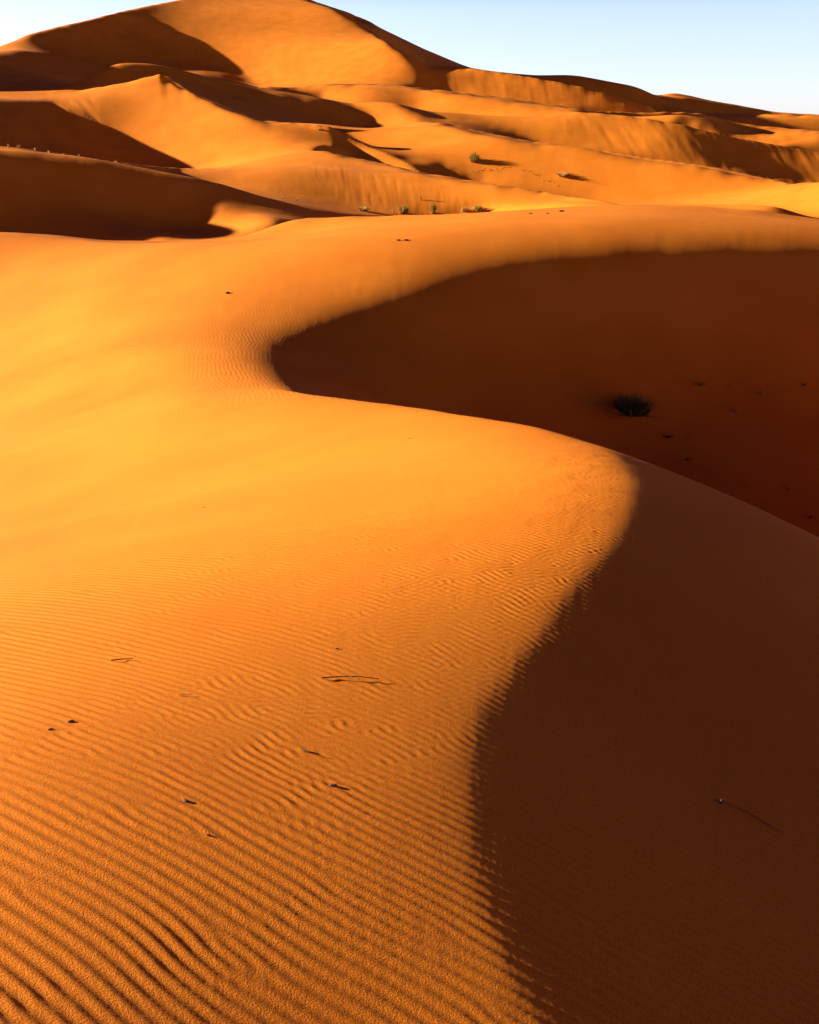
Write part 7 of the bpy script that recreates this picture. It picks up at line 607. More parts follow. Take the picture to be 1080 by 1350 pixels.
4,0,0,-1,3.5,1,3.5,-2,3,-2,-4,24,-8,13.5,1,5.5,1,1,0,0,-2,4,-14,3.5,-4,5.5,2,0,2,13.5,-2,10,-4,14.5,5,4,5.5,-4,-5,-5,-4,20.5,-1,70.5,-1,-1,4,-18,0,-5,11.5,-2,3,4,0,-1,-8,
18,-5,16.5,1,6.5,-3,5,-2,-4,25,-8,23.5,-1,-4,-15,9.5,2,0,2,8.5,1,4.5,-7,11,-5,17.5,-4,18.5,1,5.5,1,0,0,-1,0,-1,4.5,1,3.5,1,1,1,1,0,0,1,1,9.5,1,4.5,1,1,3.5,1,0,0,1,3.5,-1,
-1,3.5,-1,4.5,1,0,-1,-1,10.5,-1,-1,-2,-1,5,-21,10,-7,7.5,-1,3.5,-2,3,4,0,0,-7,27,-7,7.5,-4,-6,0,0,5,5,3.5,1,3.5,1,0,-1,-2,6,-3,-4,26,-8,8.5,-5,-6,10.5,1,1,0,0,-9,4,9.5,2,
0,1,4.5,-1,8.5,-4,7,-7,14.5,8,5,0,-4,0,0,-4,0,-5,-5,0,-5,3.5,4,4,3.5,-6,10.5,-1,70.5,-1,0,5,-22,17,-8,11.5,-2,2,2,-1,0,-6,22,-9,22.5,-1,0,7,-3,-4,27,-8,24.5,-9,18,-4,8.5,
3,-1,14.5,-3,-1,37.5,1,5.5,1,0,0,-2,6.5,1,9.5,1,1,5.5,1,1,1,1,1,17.5,-1,-1,0,0,-1,-1,5.5,-1,13.5,-2,-1,6,-23,24,-10,11.5,-2,2,1,-1,0,-5,17,-9,0,0,-4,9.5,4,11.5,3,-2,-4,
28,-8,7.5,-5,-5,15.5,-7,18,-8,8.5,3,6.5,-1,-1,7.5,-2,-1,16,0,0,-4,13.5,-5,12.5,5,6,4,13.5,-2,62.5,1,9.5,6,-22,30,-12,11.5,-2,2,1,-1,0,-3,6,-14,23.5,1,0,0,-4,30,-7,17.5,
-1,6.5,-5,26,-8,8.5,3,-1,0,1,12.5,-2,0,7,-6,15.5,-4,19.5,1,5.5,1,0,0,-2,7.5,1,4.5,1,1,9.5,1,0,0,1,1,10.5,1,1,1,4.5,-1,-1,9.5,-1,5.5,1,5.5,-1,0,-1,0,6,-21,35,-14,6.5,1,
4.5,-2,2,1,-1,0,-1,-3,-7,0,0,-4,4.5,-6,-4,3.5,4,3.5,-1,-1,-1,4.5,2,-3,2,-5,33,-7,6.5,-5,-6,8.5,-1,-1,0,0,1,1,0,0,-1,14,-20,0,0,6,5.5,3,-1,0,1,0,0,1,8.5,1,-2,0,1,-3,11.5,
6,5.5,4,3.5,-4,-5,-5,-4,0,0,4,0,0,7,4,12.5,-2,23.5,1,22.5,-1,21.5,-1,3.5,6,-19,37,-16,11.5,-1,3,2,-2,0,0,-13,7,23.5,2,-4,3,-6,35,-7,16.5,-1,-1,7.5,5,-16,8.5,3,17.5,-5,10,
35.5,1,8.5,-1,1,1,12.5,-1,-1,3.5,-1,-1,26.5,-1,0,0,-1,5.5,-1,13.5,-1,0,5,-17,38,-18,5.5,-1,1,0,-1,0,0,-1,3,1,-2,0,0,-10,20,12.5,5,7.5,-1,0,0,1,-1,2,-7,35,-8,9.5,-5,4.5,1,
0,-1,-1,6.5,1,-7,9.5,3,7.5,1,0,-1,3.5,-1,3.5,-7,27,17.5,5,5,8.5,4,4,0,0,4,12.5,-1,70.5,-1,0,5,-14,36,-19,5.5,-1,1,4.5,-1,1,1,-1,0,-1,-5,25,-6,13.5,1,-1,7.5,-2,0,2,-8,35,
-9,24.5,1,-10,18,8.5,2,7.5,1,0,-1,7.5,-3,20,-6,34.5,1,6.5,1,1,-1,1,1,6.5,1,1,0,0,1,1,0,-1,17.5,1,3.5,1,4.5,-1,4.5,-1,8.5,-1,4.5,-1,7.5,-1,-2,0,4,-12,32,-20,5.5,-2,0,0,-1,
0,0,-1,1,2,-2,0,-1,-2,5,-9,7.5,-4,3.5,5,0,1,-2,0,-1,3.5,-1,1,-4,0,1,-7,35,-9,8.5,-7,-6,6.5,-1,-2,7.5,-8,24,5.5,-6,0,0,1,-1,4.5,-1,0,1,0,-2,7.5,-1,5,-10,10.5,4,3.5,-6,0,5,
6,10.5,4,5,0,6,11.5,-1,70.5,-1,0,3,-9,27,-19,11.5,-1,0,1,-2,0,-1,0,-10,-5,13.5,1,-2,6.5,2,-3,0,1,-5,32,-8,15.5,1,0,0,-1,6.5,-6,27,-4,7.5,1,5.5,-1,12.5,-2,-4,10.5,4,23.5,
1,8.5,-1,0,1,7.5,1,1,3.5,-1,-1,16.5,1,14.5,-1,6.5,1,15.5,-1,0,2,-7,22,-17,5.5,-4,1,-1,3.5,-1,0,1,-2,0,-1,0,-11,17,5.5,5,5.5,5,0,0,-1,0,-1,0,0,1,0,2,3.5,-2,27,-8,12.5,-2,
0,0,1,9.5,-4,30,-12,4.5,-6,0,0,1,10.5,1,7.5,-4,13,44.5,1,49.5,-1,3.5,1,0,-1,13.5,-1,1,1,-5,16,-14,7.5,-1,3.5,-1,0,0,-2,3.5,-7,21,-5,12.5,1,7.5,1,1,0,0,-5,24,-6,12.5,-1,0,
1,1,10.5,12,-20,4.5,-4,10.5,1,10.5,-6,13,-5,40.5,1,1,0,1,6.5,1,0,0,1,0,0,1,6.5,1,3.5,-1,-1,8.5,-1,-1,0,0,1,8.5,-1,0,0,-1,3.5,1,0,-1,-1,6.5,1,1,0,0,-1,0,-1,1,0,-4,11,-10,
-4,4.5,-4,8.5,-3,0,0,-1,-4,22,-11,3.5,5,5,7.5,1,4.5,1,1,1,-2,1,0,0,-5,24,-4,8.5,-6,3.5,-1,0,1,1,1,9.5,4,-13,7.5,4,4.5,-6,-5,4.5,1,0,1,0,-1,3.5,-2,5,-9,11.5,-4,3.5,4,11.5,
4,5,7,69.5,-1,-1,12.5,-2,1,-2,-3,5,-5,-4,13.5,-1,3.5,-2,6,-10,13.5,-1,6.5,-4,1,0,0,-5,14,15.5,1,1,1,9.5,5,-4,15.5,-1,6.5,-1,3.5,-1,-3,-1,29.5,4,8.5,1,7.5,1,1,5.5,1,1,0,0,
-1,0,0,1,10.5,1,18.5,-1,6.5,1,13.5,-1,-1,-2,2,-3,-3,0,0,-5,0,0,4,5,0,0,-1,-1,-1,4.5,-1,0,0,-1,0,-8,-7,4.5,5,8.5,-1,3.5,1,1,0,-5,0,0,-2,-4,2,12.5,-4,-3,0,0,1,7.5,-5,0,0,4,
10.5,-6,-4,16.5,-6,15,39.5,1,3.5,1,52.5,1,1,0,0,-1,12.5,-2,3,-3,-2,-5,7,-6,6.5,-1,-1,3.5,1,1,-1,4.5,-10,15,11.5,2,7.5,1,-5,0,0,-3,0,-8,13.5,-2,0,0,1,39.5,-4,7,-6,38.5,1,
1,7.5,1,1,4.5,1,1,4.5,1,1,0,1,3.5,-1,-1,0,0,1,0,-1,0,-1,-1,-1,-1,4.5,-1,3.5,1,1,0,-1,0,0,1,0,0,1,1,0,-1,-1,0,-1,0,1,0,-1,6.5,-1,4,-3,-1,-8,14,-8,7.5,-1,0,0,-1,1,2,5.5,-8,
20,6.5,-4,3.5,4,1,2,-2,-1,0,0,1,1,1,-5,0,1,-5,7,-11,3.5,-6,-5,0,0,-4,-4,0,0,-6,-4,0,-1,-1,1,6.5,-4,20.5,-6,9.5,1,0,-1,-3,-4,11.5,-4,-4,-4,14.5,4,0,5,11.5,1,62.5,-1,6.5,
-1,5,-3,-1,-10,22,-9,4.5,1,5.5,-1,0,1,5.5,-4,19,-9,12.5,-1,4.5,1,1,-1,-1,0,-6,14,-13,3.5,-4,10.5,-1,-1,1,39.5,-1,1,17,-6,43.5,1,0,0,1,1,4.5,1,1,0,-1,-1,15.5,-1,-1,-1,-1,
11.5,-1,5.5,1,3.5,-1,-1,12.5,-1,6,-2,0,-11,28,-10,4.5,1,5.5,-1,0,1,0,-1,0,-2,0,-2,1,-7,-4,6.5,-4,4.5,-2,4.5,1,1,1,0,0,-8,22,-12,15.5,-1,1,9.5,4,16.5,-4,0,-4,5.5,-1,0,1,
4.5,9,-11,10.5,-4,0,-4,-4,15.5,5,72.5,1,8.5,-1,8,-2,0,-11,32,-12,4.5,1,5.5,-1,0,2,0,-1,0,-1,0,0,-14,2,10.5,1,0,-2,3.5,1,0,-2,1,-1,-1,-10,27,-9,13.5,1,-1,0,4,28.5,-4,0,4,
5.5,1,0,0,-2,10,10,-16,11.5,-4,19.5,1,1,0,0,-1,0,0,1,1,8.5,1,0,0,1,3.5,-1,-1,4.5,1,1,0,-1,0,0,1,10.5,1,6.5,1,1,6.5,1,7.5,1,1,6.5,-1,0,-1,8,-2,-1,-11,34,-14,4.5,1,-1,5.5,
1,3,0,-1,4.5,-9,24,0,-6,4.5,-5,3.5,1,0,-2,3.5,1,0,-2,3.5,-13,27,-6,8.5,-5,3.5,4,3,-1,0,7,8.5,5,6,18.5,-4,0,5,0,0,-6,6.5,1,7,3,0,0,-4,10.5,-6,-5,96.5,-2,8,-2,0,-10,34,-17,
3.5,-2,1,3.5,-1,3.5,2,6.5,-5,25,-7,9.5,1,0,-1,3.5,3,0,1,0,-1,-3,-17,28,-8,14.5,-1,-2,7,39.5,2,-11,6,24,-5,37.5,1,1,0,1,1,13.5,-1,12.5,1,1,7.5,1,9.5,-1,4.5,1,1,10.5,-1,
5.5,-1,9,-3,0,-9,32,-18,3.5,-3,4.5,-1,3.5,3,6.5,-1,0,-5,-6,4.5,-5,3.5,1,0,-1,3.5,4,-4,3,0,0,-4,-23,32,-9,12.5,5,3,-1,-2,5,6.5,5,15.5,5,5,6.5,4,4.5,-3,3.5,1,-10,4,2,-7,
6.5,-5,-5,11.5,-4,73.5,1,0,0,-1,13.5,-1,9,-2,0,-7,29,-19,3.5,-4,4.5,-1,1,0,0,2,-1,0,0,-1,3.5,-4,13,-5,0,-4,4.5,-4,6.5,-1,6,-6,2,0,-1,-5,-29,30,-9,13.5,1,0,-2,3,39.5,3,-1,
4,-9,20.5,-4,20.5,1,1,9.5,1,1,3.5,-1,-1,0,0,1,1,0,0,1,1,3.5,1,0,0,-1,11.5,1,1,6.5,1,1,0,-1,0,1,0,0,1,1,0,0,-1,5.5,-1,9,-2,0,-7,23,-19,3.5,-4,1,3.5,-1,1,0,0,3,-1,0,0,-1,0,
0,-3,0,12,-11,0,-4,4.5,-4,0,1,0,-1,3.5,7,-3,1,1,-1,-6,-34,24,-8,15.5,-1,1,1,5.5,5,0,5,9,12.5,8,4,0,0,-6,-5,6.5,-5,-4,2,1,1,5,4,4,-6,20,4.5,-4,-5,-6,-5,4.5,-4,0,0,-5,3.5,
-4,7.5,4,5,12.5,1,54.5,-1,13.5,-1,9,-2,-1,-6,17,-17,3.5,-5,4.5,-1,1,0,-2,3,-2,6.5,1,-9,-5,8.5,1,5.5,3,-1,0,0,-1,-7,-42,-7,-8,13.5,1,0,-3,-1,1,38.5,2,4,4,-4,14,-7,18.5,-4,
21.5,1,5.5,1,8.5,-1,-1,6.5,1,1,6.5,-1,-1,8.5,-1,5.5,-1,14.5,-1,6.5,-1,9,-2,0,-4,11,-14,3.5,-5,1,0,1,0,-2,1,0,-3,3,-2,5.5,-2,0,-4,23,7.5,2,7.5,-2,0,0,-1,-7,-49,-39,-6,5,0,
7,0,0,4,9.5,-3,-1,2,5.5,5,16.5,5,9.5,-4,-5,-2,0,0,1,-4,1,3,-1,-6,-13,4.5,-5,9.5,-4,25.5,1,-1,53.5,-1,4.5,1,8.5,-1,9,-3,0,-3,5,-9,-5,0,4,-5,3,3.5,-3,0,0,-2,4,-2,0,0,-1,0,
0,-3,0,3,-16,-9,6.5,2,5.5,-1,-1,-2,3.5,-6,-54,-50,0,9,0,10,-5,11.5,-3,-1,3,-1,24.5,-4,8.5,-1,0,0,1,-12,0,2,-1,-6,6,29.5,1,1,0,0,1,1,6.5,-1,3.5,1,1,1,1,1,1,5.5,-1,0,0,1,1,
4.5,1,1,1,0,-1,-1,10.5,-1,0,1,8.5,1,0,0,-1,3.5,1,1,0,0,-1,-1,4.5,-1,9,-3,0,-2,0,0,-6,0,4,-4,4,0,1,0,-4,1,0,-1,5,-2,0,-1,-2,0,0,-3,0,4,-10,21,6.5,2,5.5,-2,-1,-3,-1,0,0,-7,
-49,-52,0,8,-6,12,-8,-5,4,0,0,5,5.5,-1,-2,-1,5,-2,24.5,-8,-6,10.5,2,-12,-1,2,-1,-2,24,-4,12.5,-4,27.5,-1,30.5,1,22.5,-1,13.5,-1,10,-3,0,-1,-4,6,-8,0,5,-2,5,3.5,-5,1,0,-2,
4,-2,0,0,-1,4.5,3,-5,8,-11,5.5,2,6.5,-1,-3,-1,0,0,-8,-31,-43,0,4,-6,12,-5,4.5,4,4.5,2,-1,-1,-1,4,37.5,2,-5,0,2,-1,-1,4,-7,37.5,-1,6.5,1,20.5,1,4.5,1,1,1,7.5,-1,10.5,1,0,
0,-1,8.5,-1,0,-1,0,0,-1,10,-3,0,0,-8,14,-9,0,6,-1,6,3.5,-5,2,0,-1,5,-2,7.5,2,-2,3,15,0,4,3.5,2,4.5,-1,2,-1,-3,-2,0,0,-12,8,-22,0,0,-6,9,-7,13.5,4,-3,24.5,-4,4.5,-4,3.5,1,
0,-1,4,1,0,2,0,1,-7,-1,8.5,5,26.5,-1,55.5,1,0,0,-1,12.5,1,0,10,-3,0,-1,-10,22,-11,0,6,-1,5,0,0,1,-6,2,0,0,4,-2,8.5,-1,3,2,-7,8,-4,0,2,1,4.5,-3,3,0,-3,-3,0,1,-12,-27,-14,
0,0,-5,6,-6,10.5,-1,0,0,4,22.5,2,0,-1,0,-1,2,8.5,-1,5,5,0,1,0,1,-5,18,31.5,-1,3.5,-1,-1,21.5,1,1,0,-1,6.5,-1,0,1,1,0,1,7.5,1,4.5,-1,-1,5.5,-1,-1,1,0,1,4.5,-1,0,0,-1,3.5,
8,-3,0,0,-11,29,-13,0,7,-2,4,-1,-1,0,-6,2,0,0,3,-1,0,0,-2,3.5,1,3.5,-7,5,11,-7,0,2,5.5,-4,3,2,-2,-2,-1,0,9,-18,-6,0,5,0,4,4.5,7,6,4.5,1,0,0,-1,5,-2,-4,9.5,7,5.5,4,6,4,0,
-1,2,-1,3.5,2,1,0,-6,4.5,-1,-2,4,4,2,2,0,0,-1,12,-4,7.5,7,5,28.5,-1,55.5,-1,12.5,1,0,8,-3,0,0,-12,34,-15,0,7,-1,4,3.5,-5,1,0,0,3,-1,9.5,-1,0,-1,0,-7,0,3,-1,4.5,-4,1,2,-2,
-1,-2,-7,19,-15,-5,0,6,14.5,-1,-2,4,-1,9.5,-7,14,10.5,2,4.5,2,6.5,1,0,0,-1,2,1,1,3.5,-4,-10,34.5,-1,-1,4.5,1,17.5,1,0,-1,0,0,1,6.5,1,1,1,7.5,1,0,-1,3.5,-1,6.5,-1,0,0,1,0,
0,1,0,-1,4.5,1,0,6,-2,0,0,-12,37,-17,0,6,-2,3,-1,0,0,-2,-1,0,0,2,8.5,-1,0,-1,3,-5,20,-11,0,4,-2,4.5,-1,0,1,-2,-1,-1,-7,3,-11,0,0,6,4.5,4,4.5,2,4.5,-1,-2,4,10.5,-11,9,
10.5,1,-1,10.5,2,0,0,-7,0,1,4.5,-7,1,-5,6.5,4,11.5,4,4,16.5,-1,1,19.5,1,34.5,-1,12.5,1,0,4,-2,0,0,-12,38,-17,0,6,-2,2,4.5,-2,1,-1,2,8.5,-1,0,-1,3,-2,11,-7,0,2,-2,6.5,1,
-2,-1,-3,3,-8,-7,0,0,4,-5,9.5,-1,3.5,-1,-1,4,10.5,-13,12.5,-1,3.5,-1,0,-2,4.5,2,0,2,-4,0,2,4.5,-5,25,-4,26.5,1,1,5.5,-1,0,0,-1,1,3.5,1,19.5,1,1,1,8.5,-1,-1,5.5,1,5.5,-1,
6.5,-1,8.5,-1,3.5,2,0,1,-1,0,0,-12,37,-17,0,6,-3,1,0,0,-2,3,-3,2,-2,2,10.5,-2,3,0,7,-4,1,0,-2,3.5,-1,1,0,1,-2,0,-6,7,-7,-6,0,5,6,4.5,6,4,0,0,1,-1,5.5,-2,3,10.5,-14,4,5.5,
7,0,0,3,7.5,1,-3,-5,3.5,3,0,2,3,0,2,0,-1,1,1,-3,12,-6,17.5,5,5,5,16.5,-2,1,67.5,2,0,-1,-1,0,0,-11,34,-17,0,6,-3,1,0,0,-2,6,-5,1,-2,2,8.5,1,0,-1,2,0,4,-2,2,0,-1,3.5,-1,2,
0,1,0,0,-3,3,-6,-5,0,0,5,9.5,-1,-1,4.5,-2,4,10.5,-14,18.5,-2,0,0,-1,-1,3,0,1,3,0,2,-1,-1,1,0,0,-8,-12,36.5,-2,4.5,1,18.5,1,1,1,5.5,-1,16.5,-1,6.5,-1,4.5,1,7.5,2,0,-2,3.5,
-10,29,-16,0,5,-2,1,0,-1,-2,6,-4,1,-3,2,2,7.5,1,0,-1,2,0,1,-1,1,-1,1,3.5,-2,2,-2,1,0,-1,0,-4,3.5,4,5.5,4,3.5,-1,6.5,-2,3,0,-4,8.5,-14,4,6.5,5,5,1,11.5,-1,0,4,1,-2,1,0,2,
-1,3.5,-1,-7,6,16.5,4,4,18.5,-1,1,56.5,-1,0,0,1,3.5,-1,3.5,1,0,-3,3.5,-8,25,-14,0,4,-2,1,0,-1,-2,5,-3,0,-3,2,2,-1,6.5,1,-1,0,2,0,1,0,0,-1,1,3.5,-3,2,-1,0,0,-2,-5,-11,-4,
0,0,4,6.5,2,3.5,1,3.5,-1,0,-2,3,0,-4,8.5,-14,4,9.5,1,-1,6.5,2,3.5,-1,3,1,-5,0,0,2,-1,3.5,-1,-4,27,31.5,-1,-1,4.5,2,3.5,1,6.5,1,0,-1,-1,8.5,1,1,4.5,-1,0,0,-1,0,0,-1,-1,
4.5,-1,-1,-1,-1,0,0,-1,9.5,-1,0,1,1,3.5,-1,1,0,0,1,-1,-4,-1,0,0,-8,21,-12,0,4,-1,0,0,-2,-2,3,-2,1,-3,1,2,-1,0,1,0,1,1,0,0,-1,-1,4.5,-1,0,2,-1,0,1,-3,2,-1,-1,-1,4,-8,-13,
-5,9.5,1,0,0,1,1,3.5,-1,0,-1,3,1,9.5,-13,4,9.5,1,-2,6.5,3,0,7,7,-2,3,1,-3,0,0,1,-1,0,1,0,-1,-2,10,16.5,4,0,0,4,16.5,-1,1,51.5,-1,7.5,1,7.5,2,0,-4,3.5,-6,17,-9,0,3,-1,0,1,
-2,-1,0,0,1,-3,2,1,-1,5.5,-1,1,-1,-1,4.5,-1,0,2,0,1,0,-3,2,-1,-1,-2,9,-3,-11,0,0,4,7.5,1,-1,8.5,-2,3,10.5,-12,5,8.5,-1,1,-1,10.5,-1,4,1,0,-1,0,1,-1,4.5,1,-12,-10,26.5,1,
8.5,-1,1,0,0,1,7.5,1,1,16.5,-1,-1,8.5,-1,12.5,-1,3.5,1,3.5,2,7.5,1,0,-4,3.5,-6,14,-7,0,3,-1,-1,2,-3,3.5,2,-2,2,0,-1,0,0,1,3.5,1,6.5,-2,0,2,0,0,1,-2,2,-1,-1,-3,4,5,-12,-4,
0,5,-4,8.5,-1,3.5,1,3.5,-2,3,10.5,-11,3.5,-5,-4,-5,3.5,-2,2,-1,11.5,6,-3,-1,-2,0,1,-1,4.5,1,-8,9,7.5,6,4,6.5,4,4,18.5,-1,44.5,-1,4.5,1,10.5,1,7.5,1,0,-5,3.5,-5,10,-5,0,0,
-1,-1,3,-3,2,0,0,2,-2,2,0,-1,5.5,-1,7.5,-2,0,1,3.5,-2,2,0,-2,2,-2,20,-9,0,0,4,8.5,1,8.5,-2,3,10.5,-8,0,-4,7.5,-1,2,12.5,6,-6,-1,-1,1,0,-1,0,0,-1,0,1,-6,30,25.5,2,3.5,-1,
-1,4.5,-1,3.5,1,6.5,1,1,0,0,-1,0,1,6.5,1,1,8.5,1,0,-1,-1,-1,6.5,-1,0,1,0,0,1,0,-1,-1,5.5,-1,0,2,1,6.5,2,0,-4,0,1,0,-4,7,-3,4.5,4,-4,3,0,0,2,-1,3,0,-1,5.5,-1,5.5,-1,0,-2,
2,0,0,1,0,0,2,0,-3,6,-5,19,-6,0,0,-4,4.5,1,0,1,0,1,8.5,-2,4,10.5,-6,15,9.5,2,12.5,5,-2,-2,-2,1,0,-2,0,1,-1,0,0,-4,16,-6,7.5,4,7.5,5,7,17.5,-1,1,48.5,1,-1,0,-1,7.5,1,7.5,
2,0,-5,0,1,0,-4,5,-1,4.5,4,-5,3,0,0,2,-1,2,0,-1,13.5,-2,2,0,0,1,0,-1,2,0,-5,7,-7,11,12.5,1,3.5,1,4.5,-2,4,11.5,22,-8,7.5,1,2,12.5,-3,1,-2,-2,2,0,-1,0,1,3.5,-3,0,-8,34.5,
-1,1,0,0,1,9.5,-1,-1,8.5,1,6.5,-1,8.5,-1,10.5,-1,-2,-2,0,0,1,12.5,1,0,-3,0,1,0,-3,2,5.5,4,-5,3,0,-3,1,0,2,0,-1,0,0,1,3.5,1,0,0,1,3.5,-1,3,3.5,-1,0,2,0,-5,3,-11,-9,10.5,
-1,0,1,3.5,1,4.5,-1,5,11.5,-1,-16,4.5,-4,0,0,2,3.5,-1,0,-1,0,1,0,-1,-1,0,2,-8,1,-2,-3,1,0,-1,0,1,-1,0,0,-1,-10,-9,16.5,4,5,16.5,-1,1,20.5,1,28.5,-1,-1,-3,15.5,1,0,-3,-1,
0,0,-3,0,2,4.5,3,-4,2,1,-3,1,0,2,0,-1,6.5,2,6.5,-2,2,3.5,-1,0,1,-2,0,0,-5,-10,8.5,2,-1,-1,0,1,8.5,-1,4,11.5,-5,5,7.5,3,-3,1,0,-2,2,7.5,2,-3,0,-2,-2,1,0,-1,0,0,-1,0,0,-1,
-8,25.5,1,1,3.5,1,0,0,-1,0,0,1,0,0,1,1,7.5,1,0,0,1,1,4.5,1,8.5,-1,4.5,-1,3.5,-1,-1,6.5,-1,-1,0,-2,-1,-3,-1,0,0,-1,4.5,1,0,-1,-1,5.5,-2,0,2,0,-2,-2,4,4.5,2,-3,1,1,-3,1,1,
3,0,-1,6.5,2,7.5,2,3.5,-1,0,2,-3,8,-2,10,-8,6.5,3,0,0,-2,0,0,1,0,1,0,0,1,3.5,-2,2,11.5,-2,20,-5,-4,5.5,3,-4,1,2,-1,0,0,1,1,4.5,-1,1,1,0,-1,1,0,-1,0,0,-2,0,0,-1,-7,11,4.5,
5,6,28.5,-1,1,20.5,1,28.5,-1,-2,-3,0,-1,0,0,1,3.5,1,5.5,1,1,0,-2,-1,1,0,-2,-4,5,-5,3.5,1,0,0,1,-2,1,0,3,0,-1,0,1,5.5,-1,5.5,-1,3,3.5,-1,0,1,-3,11,-2,16,-5,5.5,1,1,0,0,-1,
11.5,-1,2,12.5,1,-9,6.5,4,-3,0,1,0,-2,7.5,-2,2,1,-1,0,1,0,-1,1,0,-2,1,0,0,-4,22,28.5,1,1,4.5,-2,1,0,0,1,1,3.5,1,1,30.5,-1,7.5,-1,0,-2,-1,-4,-1,-1,0,0,1,3.5,1,5.5,1,1,0,
-2,-2,1,0,-2,-6,6,-6,4.5,2,0,2,-2,1,0,3,11.5,1,1,3.5,2,3.5,-1,1,1,-4,11,-10,6,0,-5,-5,3.5,2,1,0,-1,0,0,-1,0,0,1,1,5.5,1,12.5,1,-8,-8,6.5,4,-2,6.5,1,4.5,-3,2,1,-1,0,1,0,
-1,1,1,-2,1,0,0,-1,31,5.5,5,28.5,-1,1,48.5,1,-2,-2,-4,-1,-1,-1,0,1,3.5,1,-1,4.5,1,0,0,-1,-2,1,0,-2,-6,9,-8,4.5,2,-2,2,-2,0,0,2,16.5,2,-1,0,1,-1,1,1,-4,10,-16,-9,0,0,-5,
6.5,-1,5.5,1,19.5,-1,0,10,-6,5.5,4,-2,11.5,-2,2,1,-2,0,1,-1,-1,1,1,-2,2,0,0,-1,12,24.5,1,1,0,0,1,1,5.5,1,6.5,1,0,0,1,1,19.5,-1,-1,0,0,-1,0,1,1,10.5,1,-1,-2,-6,-1,0,0,1,2,
1,0,-1,2,0,-1,0,0,1,4.5,-2,1,0,-1,-8,10,-9,4.5,2,0,2,-2,1,0,2,15.5,-1,2,0,0,1,-1,1,1,-3,7,-12,-13,5.5,2,6.5,-1,0,0,1,0,-1,-1,1,0,0,1,6.5,-4,-5,-5,-4,0,0,-1,2,10,-7,5.5,3,
-1,4.5,1,7.5,3,1,-2,0,0,-1,0,1,1,-2,2,0,-1,-1,6,15.5,5,4,17.5,-1,1,48.5,1,-1,-1,-7,0,0,-1,1,2,0,0,-1,6.5,1,3.5,-2,2,0,-2,-9,11,-11,6.5,2,-2,0,0,2,15.5,-1,1,3.5,-1,1,0,-4,
1,-5,-10,-4,6.5,-1,7.5,1,6.5,2,1,11.5,-2,3,-11,-9,5.5,3,-1,4.5,1,6.5,-1,2,2,3.5,-1,0,1,1,-2,2,0,-1,0,4,35.5,1,8.5,1,1,20.5,-1,3.5,-1,0,1,0,0,-1,8.5,1,-1,0,-9,0,1,-2,0,1,
0,0,-2,1,9.5,-2,2,0,-2,-9,13,-14,3.5,4,0,1,2,-3,0,0,2,15.5,-1,1,3.5,-1,1,1,-4,-3,19,-5,6.5,-1,5.5,-1,0,0,1,7.5,1,12.5,5,-26,-5,-5,4.5,3,-1,0,0,1,6.5,1,0,-1,2,1,6.5,1,-2,
2,-1,0,-2,-3,-6,33.5,-1,1,48.5,1,-1,1,-11,0,1,-2,0,1,0,0,-2,0,0,-1,7.5,-2,3,0,-2,-9,15,-16,3.5,5,0,0,1,-2,0,0,2,15.5,-1,2,3.5,-1,0,0,-6,-2,22,6.5,1,-1,14.5,1,-1,1,12.5,2,
-22,26,-4,4.5,2,12.5,-2,5.5,-1,3.5,-2,3,-1,3,-2,-2,-5,28.5,-1,4.5,-1,1,6.5,1,1,6.5,1,1,5.5,-1,0,0,1,1,0,-1,-1,0,-1,-1,16.5,2,-1,1,-13,0,0,-1,4.5,-1,0,1,4.5,1,1,0,0,-3,3,
-1,-2,-8,18,-19,3.5,5,3.5,-2,0,0,2,0,0,-1,3.5,-1,7.5,-1,-1,2,0,0,-1,-1,0,0,-6,-2,19,4.5,2,0,0,-2,0,0,-1,5.5,1,1,4.5,1,-2,1,7.5,-6,-7,4.5,-15,38,-8,4.5,4,0,-1,1,1,0,0,1,1,
0,0,1,0,-2,9.5,-3,3,-1,2,-2,-8,-6,6.5,4,5,5.5,5,4,0,4,16.5,-2,1,1,47.5,2,0,1,-14,0,0,-2,4.5,-1,-1,1,-1,3.5,1,3.5,-3,3,-1,-3,-5,24,-20,3.5,4,3.5,-1,0,0,2,3.5,1,11.5,-1,2,
-1,0,-2,3.5,-7,-5,8,-4,3.5,1,0,0,-2,7.5,-1,7.5,-2,1,0,0,-1,10.5,-15,29,-8,4.5,2,0,-1,16.5,-1,3.5,-3,4,-1,2,0,-8,-6,28.5,-1,4.5,-1,1,1,1,14.5,-1,10.5,-1,-1,0,0,-1,16.5,1,
0,-1,-15,0,0,-2,4.5,-1,0,2,4.5,1,3.5,-2,4,-1,-3,-2,29,-20,8.5,1,-1,1,6.5,-1,9.5,2,-1,1,-2,-1,0,1,-7,-4,-7,-5,-5,3.5,1,0,-1,8.5,1,1,4.5,-1,4.5,-1,8.5,-5,-1,-11,20,-15,5.5,
1,6.5,1,3.5,-1,0,-1,4.5,-1,3.5,-3,4,0,2,0,-4,-5,3.5,-5,3.5,4,0,0,-5,-5,3.5,4,5,0,0,4,4,13.5,1,48.5,1,1,-5,-16,4.5,1,0,0,-1,-1,2,-1,3.5,1,3.5,-3,4,-1,-3,-1,32,-19,5.5,-4,
0,0,1,-2,2,-1,14.5,-2,2,-2,2,-3,2,-1,1,-10,4,-9,6.5,-1,14.5,-1,0,2,14.5,-7,-2,-17,5.5,1,10.5,-1,1,5.5,-1,3.5,-4,2,0,2,-1,-6,-5,31.5,1,0,-1,0,0,1,0,-1,8.5,-1,-1,0,0,-1,0,
